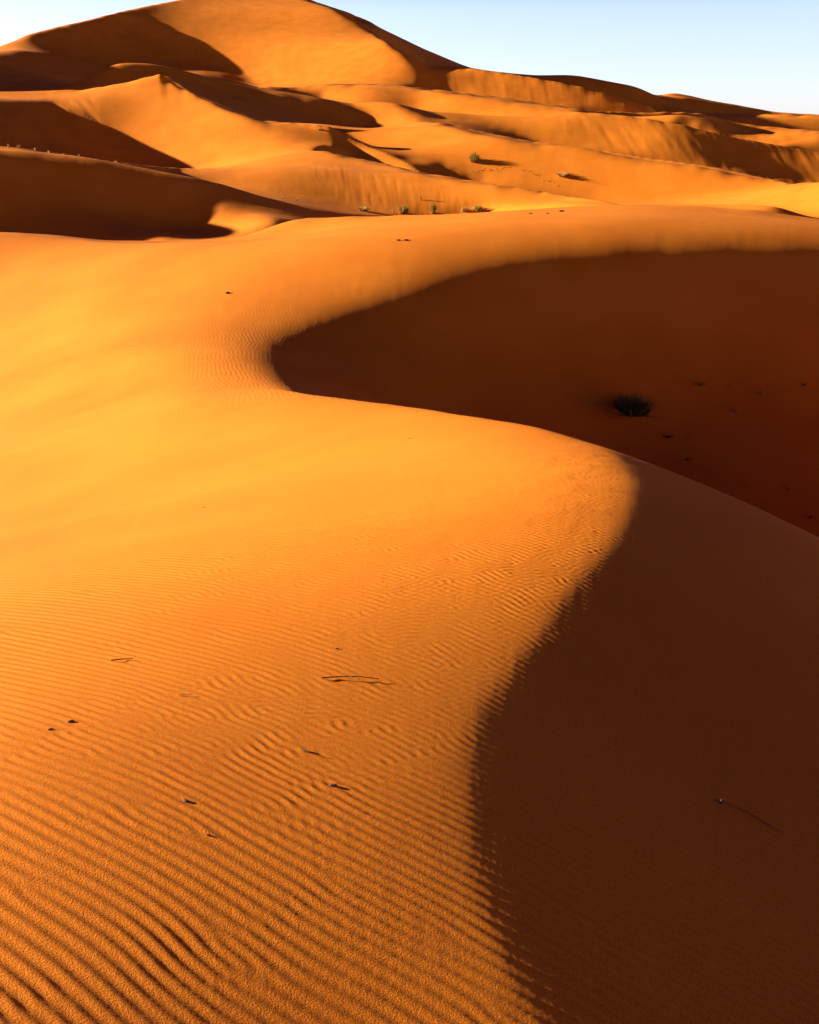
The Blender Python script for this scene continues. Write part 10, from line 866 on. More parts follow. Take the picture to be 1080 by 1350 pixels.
0,-5,0,5,-10,3.5,-5,13.5,1,1,4.5,-1,-1,-2,7,0,-1,-1,0,-8,11,-6,0,-4,4.5,3,6,-1,-2,4.5,1,0,-1,0,0,-1,1,0,-1,0,-1,9.5,4,4,12.5,7,4,0,5,5.5,-3,0,2,13,-17,4.5,-5,0,4,0,-1,6,
7,-1,-1,3.5,-7,-4,-7,-7,3.5,-2,0,-1,3,-8,26,-4,5.5,5,0,0,-2,1,0,-7,-19,4.5,3,0,-1,-2,-7,-7,5.5,-6,0,0,-4,7.5,-4,-5,-6,-5,-4,15.5,-2,1,21.5,1,6.5,-7,12,6.5,-8,3.5,-5,13.5,
1,7.5,-1,6,4.5,-4,5,-7,6.5,2,6,-2,-1,6.5,-1,7.5,1,0,1,30.5,-3,0,1,12,-17,8.5,1,7,5,-2,-1,9.5,1,-3,-1,0,2,-9,28,9.5,-2,1,0,-8,-24,4.5,4,0,0,-1,-5,-6,26.5,-1,5.5,1,3.5,-2,
2,6.5,1,1,7.5,1,11.5,-1,-5,9,6.5,-4,4,0,0,-4,14.5,1,6.5,-2,5,3.5,-1,0,0,-7,0,-4,4.5,1,6,-3,0,1,1,0,0,-1,-1,0,0,-1,5.5,1,0,1,30.5,-3,0,2,11,-17,8.5,3,9,3,-2,-1,9.5,3,-2,0,
0,2,-10,26,9.5,-2,0,0,-8,-27,4.5,4,0,0,-1,-3,-5,7.5,-4,-4,8.5,-4,-5,-4,16.5,-2,1,27.5,-2,-2,5,10.5,-4,21.5,-1,4,0,0,-1,-2,0,-4,-4,6.5,1,5,-3,1,6.5,2,40.5,-3,0,1,10,-17,
8.5,1,10,-5,0,-1,8.5,-1,3,-2,0,-1,2,-13,19,9.5,-2,0,-1,-2,-28,4.5,4,3.5,-1,-5,18.5,-4,7.5,-1,-1,0,0,-1,5.5,-2,1,5.5,1,1,7.5,1,12.5,-3,2,3.5,-4,0,4,5.5,-4,22.5,3,0,0,-2,
-2,2,-13,-8,0,-4,4.5,2,4,-3,1,0,1,0,1,0,0,1,2,3.5,-1,-1,12.5,5,10.5,5,0,0,4,3.5,4,4,0,0,-4,0,0,10,-16,4.5,-4,0,4,0,-3,12,-9,3.5,1,-1,-6,-7,4.5,3,-2,0,0,3,-13,6,9.5,-2,0,
-4,24,-19,4.5,5,4.5,-5,3.5,-7,-4,0,-5,-5,28.5,-2,1,27.5,-3,6,0,-5,5,-7,29.5,-1,1,0,0,-2,-3,3,-13,7.5,3,1,-3,1,3.5,1,0,1,-1,1,39.5,-4,1,1,9,-16,8.5,-6,15,-7,9.5,-1,-1,3,
-2,0,0,1,-10,-8,8.5,-4,-2,0,-7,49,-6,4.5,5,-1,0,-1,0,-5,26.5,-1,-1,5.5,-1,0,1,-2,1,4.5,1,1,1,20.5,-4,10,0,-6,6,-9,0,0,-9,26.5,-1,3.5,-1,-3,5,-18,-5,6.5,3,0,-3,6.5,2,-1,
6.5,1,0,1,21.5,4,4.5,4,6,3.5,-3,1,1,9,-17,8.5,-6,19,-6,0,1,8.5,-1,3,-2,3.5,-6,-16,8.5,-4,-2,0,-8,51,5.5,5,-1,0,-1,1,-5,7.5,-4,27.5,1,-1,1,27.5,-5,14,0,-7,6,-7,0,0,-11,
21.5,-1,4.5,-1,3.5,-1,-4,7,-19,7.5,3,-2,-2,4.5,1,0,1,0,1,39.5,-2,1,1,8,-17,8.5,-6,19,-8,17.5,-15,11.5,-8,43,5.5,5,4.5,-5,26.5,-1,-1,4.5,-1,-1,0,1,0,1,4.5,1,1,1,6.5,-1,
9.5,-1,0,0,-1,-6,15,0,-8,5,-5,5,0,-11,5.5,-5,-5,14.5,-1,5.5,-1,3.5,-4,9,-20,5.5,9,4,2,-3,-1,3.5,-1,0,6,6,3.5,-5,18.5,4,5,12.5,7,7,0,-5,4.5,5,-17,4.5,-4,0,4,0,-6,19,-8,0,
5,0,6,6,8.5,-5,-4,0,8,-21,8.5,-5,0,0,-7,35,5.5,5,4.5,-5,3.5,-4,-5,31.5,-1,1,15.5,1,11.5,-7,17,0,-8,5,-6,4,0,-12,28.5,1,0,0,-5,11,-22,7.5,3,-5,52.5,4,-17,8.5,-5,16,-6,
16.5,16,-15,11.5,-8,34,9.5,4,-5,27.5,-1,-1,0,0,-1,3.5,1,0,1,4.5,1,1,1,6.5,-1,0,1,0,-1,3.5,1,5.5,-7,17,0,-7,0,-6,0,0,-12,6.5,-4,21.5,4,0,0,-6,13,-23,7.5,4,-6,5.5,4,4,4.5,
-4,13.5,4,5,5,4,5.5,-4,-5,16.5,5,-18,4.5,-4,3.5,-5,12,-6,15.5,-5,23,-15,4.5,-5,6.5,-9,32,9.5,4,-5,3.5,-4,-4,30.5,1,0,1,27.5,-8,17,0,-8,4.5,-11,3.5,-5,4,26.5,-7,17,-24,
7.5,4,-5,4.5,4,47.5,5,-18,6.5,4,0,-4,9,-6,15.5,-5,27,-10,11.5,-14,19,5.5,4,3.5,6,-4,25.5,-1,-1,3.5,-1,0,-1,-1,0,1,0,1,4.5,1,1,1,6.5,-1,0,1,0,0,-1,0,0,1,1,0,-1,-1,-1,-8,
16,0,-7,3.5,4,-10,3.5,-6,5,4.5,-6,-5,6.5,-2,6.5,-2,6.5,-7,21,-25,5.5,4,5,6.5,6,17.5,4,5,6,0,4,4,3.5,4,0,0,-7,-5,6.5,4,3.5,-5,-8,4.5,6,-18,6.5,5,0,-4,8,-6,3.5,4,7,10.5,-6,
29,-6,3.5,-6,-4,3.5,-5,0,0,-18,0,0,4,0,0,-4,4.5,7,4.5,-4,-4,32.5,1,27.5,-8,13,5.5,4,-8,3.5,-5,5,12.5,-2,13.5,-8,24,-25,49.5,-4,12.5,-17,6.5,5,0,0,7,-6,15.5,-8,30,-5,11.5,
-18,-15,9.5,8,38.5,1,13.5,-1,0,1,11.5,-7,10,3.5,4,4,5,-6,4.5,5,4.5,-5,0,0,5,4.5,-2,13.5,-9,28,-24,5.5,6,35.5,5,4,6.5,-4,0,0,5,4,0,0,-4,5.5,-17,6.5,4,0,0,6,-5,11.5,4,3.5,
-10,25,-5,11.5,-15,-26,0,4,3.5,4,3.5,10,4.5,-4,-4,32.5,1,15.5,1,11.5,-7,8,3.5,6,20.5,-2,13.5,-9,31,-24,62.5,-17,8.5,-4,5,-4,15.5,-12,17,12.5,-10,-27,5.5,4,3.5,10,26.5,-1,
-1,0,0,-1,-1,-1,3.5,1,-1,6.5,1,1,1,5.5,-1,0,1,-1,3.5,-1,-1,-1,-1,0,0,-1,-6,5,0,5,-14,0,7,4,5.5,5,4.5,-4,0,0,5,4.5,-2,10.5,5,0,0,-10,34,-23,12.5,6,18.5,6,0,5,8,0,0,7,4,4,
4,3.5,-5,4.5,-4,12.5,-17,8.5,-5,4,9.5,4,5,4,4.5,-13,5.5,-5,7.5,-6,-25,4.5,-6,4.5,13,5.5,-4,30.5,1,4.5,1,12.5,1,10.5,-1,-3,4,-4,7,-12,7,20.5,-1,10.5,4,0,0,-10,36,-22,7.5,
-4,52.5,5,0,-17,8.5,-6,17.5,-9,-9,12.5,-4,-22,9.5,9,26.5,-1,-1,8.5,1,0,1,0,0,1,7.5,-1,4.5,1,4.5,-1,0,-1,-1,0,0,-1,-1,0,-6,10,-15,6,5,0,4,4.5,5,4.5,-5,21.5,-11,37,-21,7.5,
-5,4,3.5,4,0,-5,18.5,4,7.5,5,0,0,-4,4.5,-4,10.5,5,0,-18,3.5,-4,4.5,-7,0,6,0,-4,3.5,-5,4.5,4,4.5,-9,-11,6.5,-5,5.5,-7,-25,9.5,11,8.5,-4,-4,26.5,2,0,1,15.5,1,13.5,-9,13,
-17,6,5,-8,6,31.5,-12,37,-20,7.5,-6,6,51.5,5,0,-18,8.5,-7,0,9,15.5,-5,-13,12.5,-7,-25,9.5,12,31.5,-1,0,-1,0,0,2,5.5,1,5.5,-1,5.5,1,11.5,4,0,-13,16,-20,4,5,-13,7,9.5,-6,
-4,15.5,5,7,8,0,0,-12,37,-18,7.5,-7,6,5.5,-5,5.5,4,5,4,18.5,4,0,0,-4,15.5,5,0,-17,3.5,-6,4.5,-6,0,9,5.5,-7,-5,0,4,7,4,4.5,5,-6,4.5,-4,-4,4.5,-5,0,0,-11,9.5,5,0,6,6.5,-6,
0,0,-6,-4,23.5,2,29.5,6,0,-16,18,-20,5,5,-18,8,28.5,5,0,0,-12,36,-17,7.5,-9,5,5.5,-4,47.5,-13,8.5,-5,0,8,9.5,4,19.5,4,-6,9.5,4,28.5,-1,-1,6.5,2,9.5,1,9.5,1,3.5,-5,-5,4.5,
8,0,-19,19,-19,5,7,-22,8,31.5,-13,35,-15,7.5,-10,5.5,-4,6.5,4,5,5,21.5,-4,17.5,-7,3.5,-4,-4,5.5,7,3.5,4,4,11.5,-4,12.5,5,23.5,-4,-5,22.5,2,29.5,9,0,-23,20,-17,4,7,-25,8,
0,0,-5,28.5,-14,33,-14,7.5,-8,5,50.5,5,13.5,5,9.5,4,19.5,5,37.5,1,0,-1,-1,-1,-1,4.5,2,0,-1,3.5,1,1,0,0,1,4.5,-1,0,0,6,5,4.5,-6,-6,4.5,10,0,-26,21,-15,0,8,-28,7,0,0,-6,
8.5,7,6,3.5,-4,8.5,4,0,6,9,0,0,-15,30,-12,7.5,-11,3.5,8,0,0,-4,6.5,5,5,4,7.5,4,0,4,5,3.5,-5,-5,4.5,-4,14.5,6,19.5,-7,-7,0,0,7,0,4,5,3.5,-4,4.5,-5,-5,6.5,4,7.5,-5,-5,0,0,
4,6,6.5,-7,0,-6,-6,0,-5,22.5,2,0,-2,27.5,9,0,-27,22,-12,0,10,-30,7,0,0,-7,28.5,-15,28,-11,7.5,-7,4,50.5,5,43.5,4,8.5,-4,25.5,1,1,1,8.5,-1,-1,2,0,-2,0,0,1,1,1,0,0,1,18.5,
-4,9,0,-27,22,-10,0,11,-31,6,0,4,-8,25.5,5,0,0,-14,26,-10,7.5,-7,5.5,-5,-4,7.5,4,4,35.5,4,9.5,4,0,0,6,6.5,-5,-5,0,0,4,4,10.5,-4,-4,16.5,-5,10.5,-5,-6,-5,-4,23.5,1,0,-2,
26.5,-4,9,5,-26,22,-5,0,11,-30,5,0,0,-12,28.5,-14,25,-9,7.5,-5,64.5,5,67.5,1,4.5,-1,3.5,-1,-1,2,0,-2,0,1,1,4.5,1,0,-2,11.5,-7,-7,4.5,8,5,-24,22,-5,0,11,-27,5,0,5,-9,8.5,
6,5,18.5,-14,23,-8,9.5,4,4,0,0,-5,4.5,-5,-4,14.5,7,0,0,-6,-4,0,-5,28.5,5,11.5,-5,-4,0,0,5,4,3.5,-5,25.5,4,33.5,-1,2,0,-2,27.5,8,5,-22,20,0,0,11,-24,4,0,0,-12,28.5,-13,22,
-8,138.5,1,0,1,1,9.5,1,0,-1,6.5,1,8.5,4,4,5.5,-4,4.5,8,5,-20,18,0,0,10,-21,4,0,0,-10,28.5,-12,21,-7,10.5,6,0,-4,-4,5.5,-4,95.5,4,8.5,-4,-5,-4,24.5,1,0,-1,27.5,7,5,-17,15,
0,0,9,-17,3.5,-10,28.5,-12,20,-7,142.5,1,6.5,-1,0,1,0,-1,15.5,5,6,0,4,8.5,7,5,-14,13,0,-5,8,-14,3.5,-9,24.5,5,6,0,0,-11,19,-6,17.5,-6,15.5,5,4,0,0,-8,-5,0,-6,32.5,7,7,
6.5,-6,9.5,-5,-5,6.5,-4,-5,0,4,10.5,-6,-4,8.5,-5,0,-5,-5,0,-4,15.5,-1,6.5,1,0,-1,27.5,6,4,-11,10,0,0,6,-10,3.5,-8,28.5,-11,18,-5,138.5,1,0,0,1,0,0,-1,6.5,1,3.5,1,25.5,6,
0,-9,7,0,0,4,-8,3.5,-8,28.5,-10,17,20.5,-4,8.5,4,9.5,-5,-6,-4,34.5,-5,-5,-4,10.5,4,3.5,-4,7.5,-4,12.5,-5,10.5,-4,-5,-5,24.5,1,0,-1,1,26.5,6,0,-7,6,3.5,-7,3.5,-7,28.5,-10,
16,139.5,1,1,1,3.5,-1,6.5,1,3.5,4,23.5,-4,0,6,0,-6,4,3.5,-7,3.5,-7,9.5,5,14.5,5,3.5,-10,15,14.5,-5,4.5,-5,-4,7.5,5,4.5,4,42.5,-5,0,0,-6,3.5,-4,4.5,7,4,7.5,-4,54.5,1,29.5,
5,0,-4,4.5,-5,32.5,-9,14,19.5,-4,119.5,1,1,0,0,-1,-1,11.5,4,13.5,5,5,10.5,4,10.5,-6,28.5,-8,13,-4,52.5,-4,-4,-4,9.5,-4,31.5,-4,28.5,-4,-4,28.5,4,25.5,4,39.5,-8,12,139.5,
1,0,0,-1,-1,0,0,1,0,-1,2,9,6,16.5,4,0,5,5,0,4,19.5,-4,8.5,6,6,18.5,-8,11,-6,-4,13.5,-6,14.5,7,7,0,6,0,0,-6,0,-7,-7,13.5,-5,-6,0,0,-5,6.5,-7,-7,10.5,-5,0,-7,-7,8.5,5,4,
7.5,-4,10.5,-6,-6,14.5,-5,0,-4,-5,94.5,-8,11,139.5,1,4.5,-1,25.5,5,4,25.5,-4,4.5,6,5,8.5,-4,-4,8.5,-7,10,15.5,-6,-5,38.5,-4,-5,-5,14.5,4,5,0,0,-5,-5,50.5,-4,93.5,-6,9,
139.5,1,12.5,5,23.5,-6,-6,12.5,5,6.5,-5,3.5,4,10.5,-7,-7,8.5,-6,8,16.5,-4,-6,6.5,4,4,31.5,-4,-5,13.5,7,7,7.5,-5,26.5,-5,-4,0,-4,12.5,-4,0,-4,-5,94.5,-5,8,142.5,2,4,42.5,
4,4,28.5,4,5,4.5,-4,8,11.5,-4,11.5,4,5,4,13.5,-4,0,0,4,5,36.5,-4,26.5,-5,-5,16.5,-4,15.5,1,80.5,-4,7,61.5,4,80.5,8,4,4.5,4,0,7,7,18.5,4,4,4.5,-7,-7,8.5,4,4,0,0,6,6,8.5,6,
0,0,5,8.5,-6,-6,0,0,5,5,0,0,5,4,0,6,4,10.5,-4,4.5,-4,0,0,4,3.5,4,5,5,0,0,5,5,5,5.5,-4,0,-5,-5,0,0,5,6,4,9.5,4,3.5,-7,-5,0,5,6.5,-4,-5,36.5,-4,-4,0,0,-7,-4,14.5,-4,96.5,6,
19.5,4,122.5,5,4,43.5,4,0,0,5,11.5,4,4,19.5,5,27.5,4,5,5,4,5.5,-4,3.5,-4,27.5,-4,-5,18.5,5,5,133.5,5,157.5,4,4,4,4,8.5,4,6,5,4.5,-4,-7,22.5,6,11.5,-7,-4,0,0,4,6,6.5,5,
15.5,-4,7.5,6,0,0,5,5,4,8.5,-4,0,0,-4,3.5,-4,-4,-5,-5,9.5,-4,0,5,0,0,5,4.5,-4,-5,7.5,4,5,4,4.5,4,4.5,6,11.5,4,4,3.5,-5,-6,0,0,-5,-6,-4,3.5,5,0,0,6,5,4.5,-5,-6,-6,-5,
220.5,-4,16.5,5,4,12.5,4,3.5,4,4,7.5,4,5,5,0,0,-4,-4,16.5,4,11.5,4,8.5,-4,22.5,5,4,0,0,-5,7.5,5,0,0,5,5,47.5,4,5,22.5,4,4,7.5,-4,-5,-4,254.5,8,4,4.5,4,0,7,6,4.5,4,0,4,5,
0,5,8.5,5,4,0,0,-5,0,-4,-7,12.5,8,6,8.5,6,7,0,0,6,5,11.5,6,18.5,6,5,0,0,-5,-4,6.5,4,0,0,6,5,10.5,-5,0,0,6,6,0,0,-8,-4,0,-6,12.5,6,6,4.5,-6,-5,6.5,5,0,0,7,4.5,5,0,6,6,8.5,
-4,3.5,5,0,0,7,0,0,-5,0,0,-6,6.5,7,0,5,6,0,7,3.5,-4,-5,-5,-4,237.5,5,4,12.5,4,4,12.5,4,3.5,-4,65.5,-4,8.5,5,5,5,5,17.5,-4,-5,-4,11.5,4,4,14.5,4,4,22.5,5,4,14.5,4,4,3.5,4,
3.5,-4,-5,-5,-4,253.5,4,0,0,5,14.5,-5,-5,12.5,6,9.5,6,6,0,0,5,5,7.5,-7,0,0,6,5,6.5,4,11.5,6,6,11.5,4,5,5,5,4,7.5,-5,-6,-6,-4,19.5,7,4,4,8,4,5.5,-5,-6,29.5,5,5,4,0,0,-5,0,
0,-4,16.5,-5,-5,24.5,4,213.5,5,5,8.5,5,5,6.5,4,4,42.5,4,4,14.5,5,29.5,4,5,5,4,6.5,-5,-4,8.5,-5,-5,-4,29.5,4,5,46.5,-4,-4,238.5,5,6,4.5,5,0,6,6,0,7,4.5,4,5,5,31.5,4,7.5,6,
5,11.5,-5,3.5,4,-5,0,5,15.5,6,6,13.5,4,4,4,4,4,4.5,-5,0,0,-6,0,0,7,6,0,0,-6,-5,0,-5,10.5,5,0,0,5,6.5,-7,-6,0,-4,4.5,6,6,0,4,5.5,5,5,4,4,15.5,-4,-5,10.5,4,4,0,4,4.5,-4,-4,
64.5,4,173.5,4,4,8.5,4,4,5.5,4,4,31.5,4,17.5,-4,-5,8.5,4,25.5,-4,5.5,4,4,5,5,4,4.5,-5,9.5,-4,12.5,4,5,5,4,16.5,4,4,39.5,4,4.5,-4,271.5,5,4,16.5,5,7.5,6,5,5.5,-4,0,0,-5,
-4,4.5,5,7,18.5,6,7,7.5,-4,-5,-4,5.5,5,6,0,0,4,8.5,4,4,16.5,4,5,5,4,12.5,5,0,0,6,5,36.5,4,5,5,4,5.5,-4,247.5,4,5,5,39.5,5,14.5,-4,0,0,-4,-4,0,0,-4,30.5,-5,-5,-5,14.5,-4,
7.5,-4,-4,12.5,4,5,5,4,4.5,-4,-5,-4,6.5,4,4,39.5,5,5,246.5,7,6,0,4,0,0,5,0,6,6,0,6,20.5,5,5,16.5,6,4,6.5,7,7,0,0,7,7,6.5,-5,-6,0,0,6,4,18.5,7,4,6.5,-4,0,0,-6,-5,5.5,4,0,
0,7,4.5,-6,-6,0,-4,0,0,-6,0,-7,-6,0,-5,10.5,4,5,5,4,4.5,-6,0,-5,-5,0,-4,35.5,4,5,4,6.5,4,4,]
def midway(a, ax):
    a = np.moveaxis(a, ax, 0); p = np.concatenate([2*a[:1] - a[1:2], a, 2*a[-1:] - a[-2:-1]])
    return np.moveaxis((-p[:-3] + 9*p[1:-2] + 9*p[2:-1] - p[3:])/16, 0, ax)
def weave(a, m, ax):
    a = np.moveaxis(a, ax, 0); m = np.moveaxis(m, ax, 0)
    o = np.zeros((a.shape[0]*2 - 1,) + a.shape[1:]); o[::2] = a; o[1::2] = m
    return np.moveaxis(o, 0, ax)
def read_heights(q=8e-5):
    a = np.array(NUMS); out = np.zeros(NU*NS)
    gap = a != np.floor(a); step = np.where(gap, np.floor(a), 1).astype(np.int64); pos = np.cumsum(step) - step
    out[pos[~gap]] = a[~gap]
    W = out[:48].reshape(6, 8)*1e-4; k = 48
    for lev in range(5, -1, -1):
        s = q*1.5**min(lev, 3)
        for ax in (0, 1):
            p = midway(W, ax); W = weave(W, p + out[k:k + p.size].reshape(p.shape)*s, ax); k += p.size
    return W
W = read_heights()

GU = np.linspace(U0, U1, NU)
_t = np.linspace(S0, S1, 4001); _d = 1/(.014 + (.0050 - .014)/(1 + np.exp(-(_t - math.log(58))/.12)))
_c = np.r_[0, np.cumsum((_d[1:] + _d[:-1])/2)]; _c /= _c[-1]
GS = np.interp(np.linspace(0, 1, NS), _c, _t)
def cubic_matrix(x, n, spline):                     # rows of interpolation weights at fractional indices x
    x = np.clip(x, 0, n - 1 - 1e-6); i = np.floor(x).astype(int); f = x - i
    if spline:
        w = [(1-f)**3/6, (3*f**3 - 6*f**2 + 4)/6, (-3*f**3 + 3*f**2 + 3*f + 1)/6, f**3/6]
    else:
        w = [-.5*f+f**2-.5*f**3, 1-2.5*f**2+1.5*f**3, .5*f+2*f**2-1.5*f**3, -.5*f**2+.5*f**3]
    M = np.zeros((len(x), n))
    for k in range(4): np.add.at(M, (np.arange(len(x)), np.clip(i - 1 + k, 0, n - 1)), w[k])
    return M
def base_w(u, s):                                   # tensor grid of Z/Y
    A = cubic_matrix((u - U0)/(U1 - U0)*(NU - 1), NU, True)
    B = cubic_matrix(np.interp(s, GS, np.arange(NS)), NS, True)
    return A @ W @ B.T

# ripples: a banded pattern grown by a small reaction model, so bands fork and end as on real sand
def ripple_tile(n, px, aniso, seed, steps=130):
    rs = np.random.RandomState(seed); kx = np.fft.fftfreq(n)[:, None]; ky = np.fft.rfftfreq(n)[None, :]
    k = np.hypot(kx, ky)*px; th2 = (kx**2)/(kx**2 + ky**2 + 1e-12)
    lin = .35 - (k**2 - 1)**2*1.0 - aniso*th2
    lin = np.maximum(lin, -30); dt = .5; E = np.exp(lin*dt); F = np.where(np.abs(lin) < 1e-6, dt, (E - 1)/np.where(np.abs(lin) < 1e-6, 1, lin))
    h = np.fft.rfft2(rs.randn(n, n)*.3)
    for _ in range(steps):
        r = np.fft.irfft2(h, (n, n)); h = E*h - F*np.fft.rfft2(r**3)
    m = n*2; H = np.zeros((m, m//2 + 1), complex); q = n//2
    H[:q, :q] = h[:q, :q]; H[-q:, :q] = h[-q:, :q]
    r = np.fft.irfft2(H, (m, m))*4
    return r/np.std(r)/1.414
def tile_at(T, a, b):                               # a, b in tile pixels of the doubled tile
    n = T.shape[0]; i = np.floor(a).astype(np.int64); j = np.floor(b).astype(np.int64); fa = a - i; fb = b - j
    i0, j0, i1, j1 = i % n, j % n, (i + 1) % n, (j + 1) % n
    return T[i0, j0]*(1-fa)*(1-fb) + T[i1, j0]*fa*(1-fb) + T[i0, j1]*(1-fa)*fb + T[i1, j1]*fa*fb
LONG = ripple_tile(640, 11, 1.3, 3)
SCALY = ripple_tile(512, 11, .10, 8)
def ripples(X, Y, tone):
    """height of the wind ripples; tone = how far the slope is turned from the sun (0 facing, 1 at the terminator)"""
    ang = math.radians(33)
    wx = .16*vnoise(X*.9, Y*.9, 31) + .05*vnoise(X*2.7, Y*2.7, 32); wy = .16*vnoise(X*.9 + 50, Y*.9, 33) + .03*vnoise(X*3+9, Y*3, 34)
    x, y = X + wx*.28, Y + wy*.28
    def banded(tile, angle, length, stretch, shift):
        c, s = math.cos(math.radians(angle)), math.sin(math.radians(angle))
        return tile_at(tile, (c*x - s*y)/length*22/stretch + shift, (s*x + c*y)/length*22 + shift)
    r1 = banded(LONG, 33, .049, 1.6, 0)
    mixn = .5 + .5*np.clip(1.6*vnoise(X*1.3, Y*.8, 51), -1, 1)
    r2 = (.78 + .12*mixn)*banded(SCALY, 30, .043, 1.0, 0) + (.34 - .2*mixn)*banded(SCALY, -26, .038, .9, 371)
    r2 = np.tanh(1.1*r2)
    r3 = banded(SCALY, 74, .088, 1.3, 90)
    r1 = np.tanh(1.15*r1)*1.05; r1 = r1 + .2*(r1*r1 - .5); r2 = r2 + .3*(r2*r2 - .5)
    d = np.hypot(X, Y)
    # long bands around the tripod; short scaly ripples higher on the dune near its turned shoulder and in the saddle
    sc = np.clip(np.maximum(smooth(d, 3.8, 5.6)*smooth(tone, .38, .62), .75*smooth(d, 2.7, 3.6)*smooth(tone, .55, .72)) + smooth(d, 11, 16), 0, 1)
    patch = np.clip(.9 + .4*fbm(X*.5, Y*.5, 41, 3), .65, 1.1)
    lee = (1 - .8*smooth(tone, .95, 1.1))*(1 - .4*smooth(tone, .8, .97))
    a1 = .0029*(1 - sc)*(1 - .7*smooth(d, 5, 10))*patch*lee*(1 - .15*smooth(tone, .7, .92))
    fine = smooth(tone, .1, .5)*lee*(1 - .5*smooth(tone, .78, .95))
    a2 = .0023*(.6 + .4*smooth(d, 4, 6))*sc*fine*(1 - smooth(d, 12, 18))
    a3 = .0021*fine*smooth(d, 13, 18)*(1 - smooth(d, 26, 34))*smooth(tone, .3, .6)
    return a1*(r1 + .14*r2) + a2*r2 + a3*r3, a2

def mesh_from_grid(name, P, jmask, mat):
    """P: (nu, ns, 3) points; jmask: (nu-1, ns-1) quads that belong to this mesh"""
    nu, ns = P.shape[:2]; used = np.zeros((nu, ns), bool)
    used[:-1, :-1] |= jmask; used[1:, :-1] |= jmask; used[:-1, 1:] |= jmask; used[1:, 1:] |= jmask
    ids = np.full((nu, ns), -1, np.int64); ids[used] = np.arange(used.sum())
    V = P[used].astype(np.float32)
    i, j = np.nonzero(jmask)
    Q = np.stack([ids[i, j], ids[i+1, j], ids[i+1, j+1], ids[i, j+1]], -1).astype(np.int32)
    me = bpy.data.meshes.new(name); me.vertices.add(len(V)); me.vertices.foreach_set('co', V.ravel())
    me.loops.add(Q.size); me.loops.foreach_set('vertex_index', Q.ravel())
    me.polygons.add(len(Q)); me.polygons.foreach_set('loop_start', np.arange(0, Q.size, 4, dtype=np.int32))
    me.polygons.foreach_set('use_smooth', np.ones(len(Q), bool)); me.update(); me.materials.append(mat)
    o = bpy.data.objects.new(name, me); C.objects.link(o); o['kind'] = 'structure'; return o

rows = [np.arange(1.25, 3, .0115), np.arange(3, 9, .0085), np.arange(9, 16, .018), np.arange(16, 30, .034), np.arange(30, 36, .045), np.arange(36, 50, .09), np.exp(np.arange(math.log(50), math.log(478), .0036))]
MY = np.concatenate(rows); MS = np.log(MY); MU = np.linspace(-.60, .60, 1121)
BW = base_w(MU, MS)
